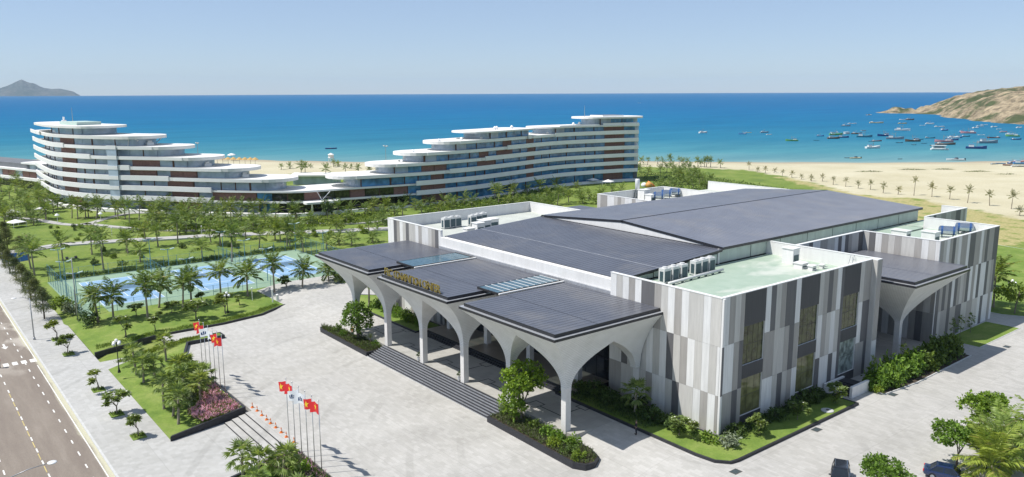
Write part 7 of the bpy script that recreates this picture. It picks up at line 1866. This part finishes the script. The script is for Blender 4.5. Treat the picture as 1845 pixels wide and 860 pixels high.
# ------------------------------------------------------------------ boats
HULL = {'blue': (0.07, 0.22, 0.42), 'teal': (0.04, 0.2, 0.27), 'brown': (0.13, 0.085, 0.055), 'navy': (0.02, 0.06, 0.2), 'green': (0.12, 0.33, 0.10), 'white': (0.68, 0.68, 0.66), 'grey': (0.2, 0.26, 0.3), 'maroon': (0.16, 0.04, 0.035), 'cream': (0.62, 0.48, 0.28), 'yellow': (0.62, 0.42, 0.06), 'black': (0.02, 0.02, 0.03), 'pink': (0.5, 0.24, 0.25)}
M_HULL = {k: mat('hull_'+k, v, 0.5, var=0.12, scale=1.5) for k, v in HULL.items()}
M_BDECK = mat('boat_deck', (0.3, 0.22, 0.15), 0.8, var=0.2); M_BCAB = mat('boat_cabin', (0.62, 0.64, 0.62), 0.5, var=0.08); M_BROOF = mat('boat_roof_blue', (0.1, 0.25, 0.42), 0.6)
M_BWIN = mat('boat_window', (0.03, 0.04, 0.05), 0.2)
BC = {}
def hull_me(col, kind):
    if (col, kind) in BC: return BC[(col, kind)]
    rows = []; n = 11; hw0 = {'w': 0.15, 's': 0.19, 'l': 0.12, 'h': 0.2, 'p': 0.15}[kind]; hh = {'w': 0.125, 's': 0.1, 'l': 0.075, 'h': 0.09, 'p': 0.09}[kind]
    for i in range(n):
        t = i/(n-1); x = -0.5+t
        w = hw0*(0.82+0.18*math.sin(math.pi*min(1, t*1.1)))*(1-max(0, (t-0.55)/0.45)**2.2*0.97)
        sh = hh*(0.85+0.75*max(0, t-0.35)**1.6*(1.6 if kind in 'wl' else 0.6)+0.25*max(0, 0.2-t)*2)
        rows.append([(x, -w, sh), (x+0.0, -w*0.86, sh*0.35), (x, -w*0.45, -hh*0.35), (x, w*0.45, -hh*0.35), (x, w*0.86, sh*0.35), (x, w, sh), (x, w*0.8, sh*0.82), (x, -w*0.8, sh*0.82), (x, -w, sh)])
    mb = MB().grid(rows); nn = 9
    mb.f.append(tuple(range(7, -1, -1))); mb.mi.append(0)
    BC[(col, kind)] = mb.mesh('hull', M_HULL[col]); return BC[(col, kind)]
def boat_parts(kind):
    if kind in BC: return BC[kind]
    P_ = []
    if kind == 'w':
        P_.append(('cabin', MB().box(-0.36, -0.12, -0.085, 0.085, 0.09, 0.235).mesh('cabin', M_BCAB)))
        P_.append(('cabin_roof', MB().box(-0.39, -0.09, -0.1, 0.1, 0.236, 0.25).mesh('cabin_roof', M_BROOF)))
        P_.append(('window', MB().box(-0.118, -0.114, -0.07, 0.07, 0.16, 0.215).mesh('window', M_BWIN)))
        m_ = MB(); m_.tube([(0.02, 0, 0.08), (0.02, 0, 0.42)], 0.008, 5); m_.tube([(0.02, 0, 0.3), (-0.2, 0, 0.36)], 0.006, 4); P_.append(('mast', m_.mesh('mast', M_BDECK)))
    elif kind == 'h':
        P_.append(('cabin', MB().box(-0.42, 0.28, -0.16, 0.16, 0.06, 0.26).mesh('cabin', M_BCAB))); P_.append(('cabin_roof', MB().box(-0.46, 0.33, -0.19, 0.19, 0.262, 0.285).mesh('cabin_roof', M_BCAB)))
        P_.append(('window', MB().box(-0.36, 0.2, -0.164, -0.16, 0.15, 0.22).mesh('window', M_BWIN)))
    elif kind == 'l':
        P_.append(('thwart', MB().box(-0.2, -0.14, -0.1, 0.1, 0.055, 0.075).mesh('thwart', M_BDECK))); P_.append(('engine_box', MB().box(-0.4, -0.28, -0.05, 0.05, 0.05, 0.13).mesh('engine_box', M_BCAB)))
    elif kind == 'p':
        m_ = MB(); m_.add([(-0.15, -0.09, 0.08), (0.1, -0.08, 0.1), (0.1, 0.08, 0.1), (-0.15, 0.09, 0.08), (-0.12, -0.08, 0.17), (-0.02, -0.07, 0.17), (-0.02, 0.07, 0.17), (-0.12, 0.08, 0.17)], [(0, 1, 5, 4), (1, 2, 6, 5), (2, 3, 7, 6), (3, 0, 4, 7), (4, 5, 6, 7)]); P_.append(('windshield', m_.mesh('windshield', M_BWIN)))
        P_.append(('outboard', MB().box(-0.55, -0.48, -0.03, 0.03, 0.0, 0.13).mesh('outboard', M_IRON)))
    else:
        P_.append(('thwart', MB().box(-0.1, 0.0, -0.13, 0.13, 0.06, 0.085).mesh('thwart', M_BDECK)))
    BC[kind] = P_; return P_
KN = {'w': ('fishing_boat', 'fishing boat with cabin'), 'l': ('long_boat', 'long open boat'), 's': ('small_boat', 'small dinghy'), 'h': ('house_boat', 'long cabin boat'), 'p': ('speedboat', 'speedboat')}
seen = {}
def put_boat(x, y, z, col, ln, kind, where, i):
    nm, ds = KN[kind]
    key = (col, kind, where); seen[key] = seen.get(key, 0)+1
    cn = {'navy': 'dark blue', 'cream': 'cream', 'pink': 'faded pink'}.get(col, col)
    base = '%s %s %s' % (cn, ds, where)
    t = thing(nm, base, 'boat', (x, y, z), R(51.4)+R(random.Random(i).uniform(-28, 28))+(math.pi if i % 4 == 3 else 0), 'boats in the bay' if 'the bay' in where else 'boats drawn up on the beach')
    t.scale = (ln*0.8, ln*0.8, ln*0.8)
    link('hull', hull_me(col, kind), t)
    for pn, me in boat_parts(kind): link(pn, me, t)
    return t
def rank(ds): pass
_cnt = {}
for b in BOATS: _cnt[(b[2], b[4])] = _cnt.get((b[2], b[4]), 0)+1
_bs = sorted(BOATS, key=lambda b: uv_of(b[0], b[1])[1]/uv_of(b[0], b[1])[0])
_n = {}
for i, (x, y, col, ln, kind) in enumerate(_bs):
    k2 = (col, kind); _n[k2] = _n.get(k2, 0)+1
    where = 'moored in the bay' if _cnt[k2] == 1 else 'in the bay, %s of its kind from the left' % ORD[_n[k2]-1]
    put_boat(x, y, -4.0, col, ln, kind, where, i)
for i, ((x, y), (col, ln, kind)) in enumerate(zip(BEACHBOATS, (('grey', 7, 'l'), ('blue', 6, 's'), ('navy', 9, 'w'), ('maroon', 6, 's'), ('blue', 11, 'w'), ('pink', 11, 'l'), ('white', 7, 'l'), ('grey', 6, 's')))):
    put_boat(x, y, land_z(x, y)+0.2, col, ln, kind, 'beached at the far right, %s from the left' % ORD[i], i)
# wake of the moving speedboat: foam on the water
fx = [b for b in BOATS if b[4] == 'p' and b[1] > 900]
# ------------------------------------------------------------------ beach furniture
M_THATCH = mat('thatch', (0.5, 0.33, 0.12), 0.9, var=0.25, scale=3); M_UMB = mat('white_canvas', (0.75, 0.74, 0.72), 0.7)
pt = MB().lathe([(1.6, 2.2), (1.55, 2.3), (0.7, 2.95), (0.06, 3.3)], 12).mesh('thatch_roof', M_THATCH); pp = MB().tube([(0, 0, 0), (0, 0, 3.0)], 0.07, 6).mesh('post', M_BARK)
lg = MB().box(-0.9, 0.9, -0.32, 0.32, 0.22, 0.3); lg.box(-1.0, -0.5, -0.32, 0.32, 0.3, 0.6); lg = lg.mesh('lounger_bench', M_BDECK)
for i, (x, y) in enumerate(PARASOLS):
    t = thing('beach_parasol', '%s thatched parasol from the left in the row on the beach' % ORD[i], 'parasol', (x, y, land_z(x, y)), 0, 'thatched parasols on the beach')
    t.scale = (1.25, 1.25, 1.25); link('post', pp, t); link('thatch_roof', pt, t)
for i, (x, y) in enumerate(UMBW):
    t = thing('beach_umbrella', ('larger white umbrella at the water edge over the hotel', 'smaller white umbrella at the water edge over the hotel')[i], 'umbrella', (x, y, land_z(x, y)))
    t.scale = (1.5-0.4*i,)*3; link('post', pp, t); MB().lathe([(1.7, 2.3), (1.5, 2.6), (0.6, 3.0), (0.05, 3.1)], 10).build('canopy', M_UMB, t)
u, v = 455, -103
x, y = xy_of(u, v); t = thing('lifeguard_tower', 'slim white lifeguard tower on the beach behind the hotel link', 'tower', (x, y, land_z(x, y)))
for a, b in ((-1, -1), (1, -1), (1, 1), (-1, 1)): MB().tube([(a*1.2, b*1.2, 0), (a*0.9, b*0.9, 4.2)], 0.14, 5).build('leg', M_STEELW, t)
MB().box(-1.4, 1.4, -1.4, 1.4, 4.2, 4.4).build('platform', M_STEELW, t); MB().box(-1.1, 1.1, -1.1, 1.1, 4.4, 6.0).build('cabin', M_STEELW, t); MB().lathe([(1.9, 6.0), (1.8, 6.15), (0.1, 7.0)], 8).build('roof', M_UMB, t)
for i, (px_, u) in enumerate(((349.5, 400), (692.5, 425))):
    v = (px_-922.5)/1459*u; x, y = xy_of(u, v)
    t = thing('beach_light_mast', ('tall twin headed light mast behind the left hotel wing', 'tall light mast on the beach between the hotel wings')[i], 'floodlight', (x, y, land_z(x, y)))
    hh = 15.5 if i == 0 else 12
    MB().tube([(0, 0, 0), (0, 0, hh)], [0.2, 0.1], 6).build('pole', M_GREYPOLE, t); MB().box(-1.6, 1.6, -0.1, 0.1, hh-0.2, hh).build('crossarm', M_GREYPOLE, t)
    for s in (-1, 1): MB().box(s*1.5-0.5, s*1.5+0.5, -0.35, 0.35, hh, hh+0.4).build('lamp_head', M_STEELW, t)
# orange playground slide by the hotel end, white loungers
u, v = 338, 58
x, y = xy_of(u, v); t = thing('play_slide', 'orange play structure on the lawn at the right hotel end', 'play structure', (x, y, land_z(x, y)))
for k in range(4):
    MB().sphere((math.cos(k*1.9)*1.6, math.sin(k*1.9)*1.6, 0.8+0.3*(k % 2)), 1.0+0.15*k, 10, 6, 0.9).build('dome', mat('ochre_play', (0.6, 0.3, 0.08), 0.6) if k != 2 else M_FWHITE, t, True)
MB().tube([(0, 0, 2.4), (1.4, 0.8, 1.4), (2.6, 1.5, 0.3)], 0.4, 6).build('slide', M_ORANGE, t, True)
# white shade tents in the gardens
tm = MB().add([(-1.6, -1.6, 2.0), (1.6, -1.6, 2.0), (1.6, 1.6, 2.0), (-1.6, 1.6, 2.0), (0, 0, 3.1)], [(0, 1, 4), (1, 2, 4), (2, 3, 4), (3, 0, 4)]).mesh('canvas_roof', M_UMB)
tp = MB()
for a, b in ((-1.5, -1.5), (1.5, -1.5), (1.5, 1.5), (-1.5, 1.5)): tp.tube([(a, b, 0), (a, b, 2.0)], 0.05, 5)
tp = tp.mesh('frame', M_STEELW)
for i, (u, v, lab) in enumerate(((352, 36, 'larger white garden tent before the right hotel wing'), (346, 42, 'smaller white garden tent near the right hotel end'), (300, -170, 'white tent left of the round hotel tower'), (268, -160, 'white tent in the left palm grove'), (262, -166, 'pale tent deep in the left palm grove'), (241, -152, 'pale green roofed shelter in the left palm grove'))):
    x, y = xy_of(u, v); t = thing('garden_tent', lab, 'tent', (x, y, land_z(x, y)), 0.4*i); link('frame', tp, t); link('canvas_roof', tm, t); t.scale = (1.3, 1.3, 0.8)
# blue site hoarding at the left edge
t = thing('blue_hoarding', 'bright blue panel fence at the left edge beside the casuarinas', 'hoarding', (-172, -47.6, -1.5), R(70))
for i in range(3): MB().box(-3+2*i, -1.05+2*i, -0.05, 0.05, 0.0, 2.2).build('panel', mat('hoarding_blue', (0.04, 0.16, 0.5), 0.5), t)
# white bin and notice by the court lawn
t = thing('litter_bin', 'white cylindrical bin beside the curve of the court lawn', 'bin', (-93.6, -13.6, -0.9)); MB().lathe([(0.3, 0), (0.32, 1.1), (0.28, 1.2), (0.1, 1.35)], 12).build('body', M_STEELW, t); MB().lathe([(0.33, 1.12), (0.33, 1.2)], 12).build('rim', M_GREYPOLE, t)

# ------------------------------------------------------------------ sea haze
def haze():
    m, nt, o = _nt('sea_haze')
    pv = nt.nodes.new('ShaderNodeVolumePrincipled')
    pv.inputs['Color'].default_value = (0.60, 0.80, 1.0, 1)
    pv.inputs['Density'].default_value = 0.000034
    pv.inputs['Anisotropy'].default_value = 0.0
    nt.links.new(pv.outputs[0], o.inputs['Volume'])
    h = MB().box(-15800, 15800, -15800, 15800, -10.5, 320).build('haze', m, None, False, 'stuff')
    h['label'] = 'thin pale haze over the sea and the far shore'
    h['category'] = 'haze'
haze()
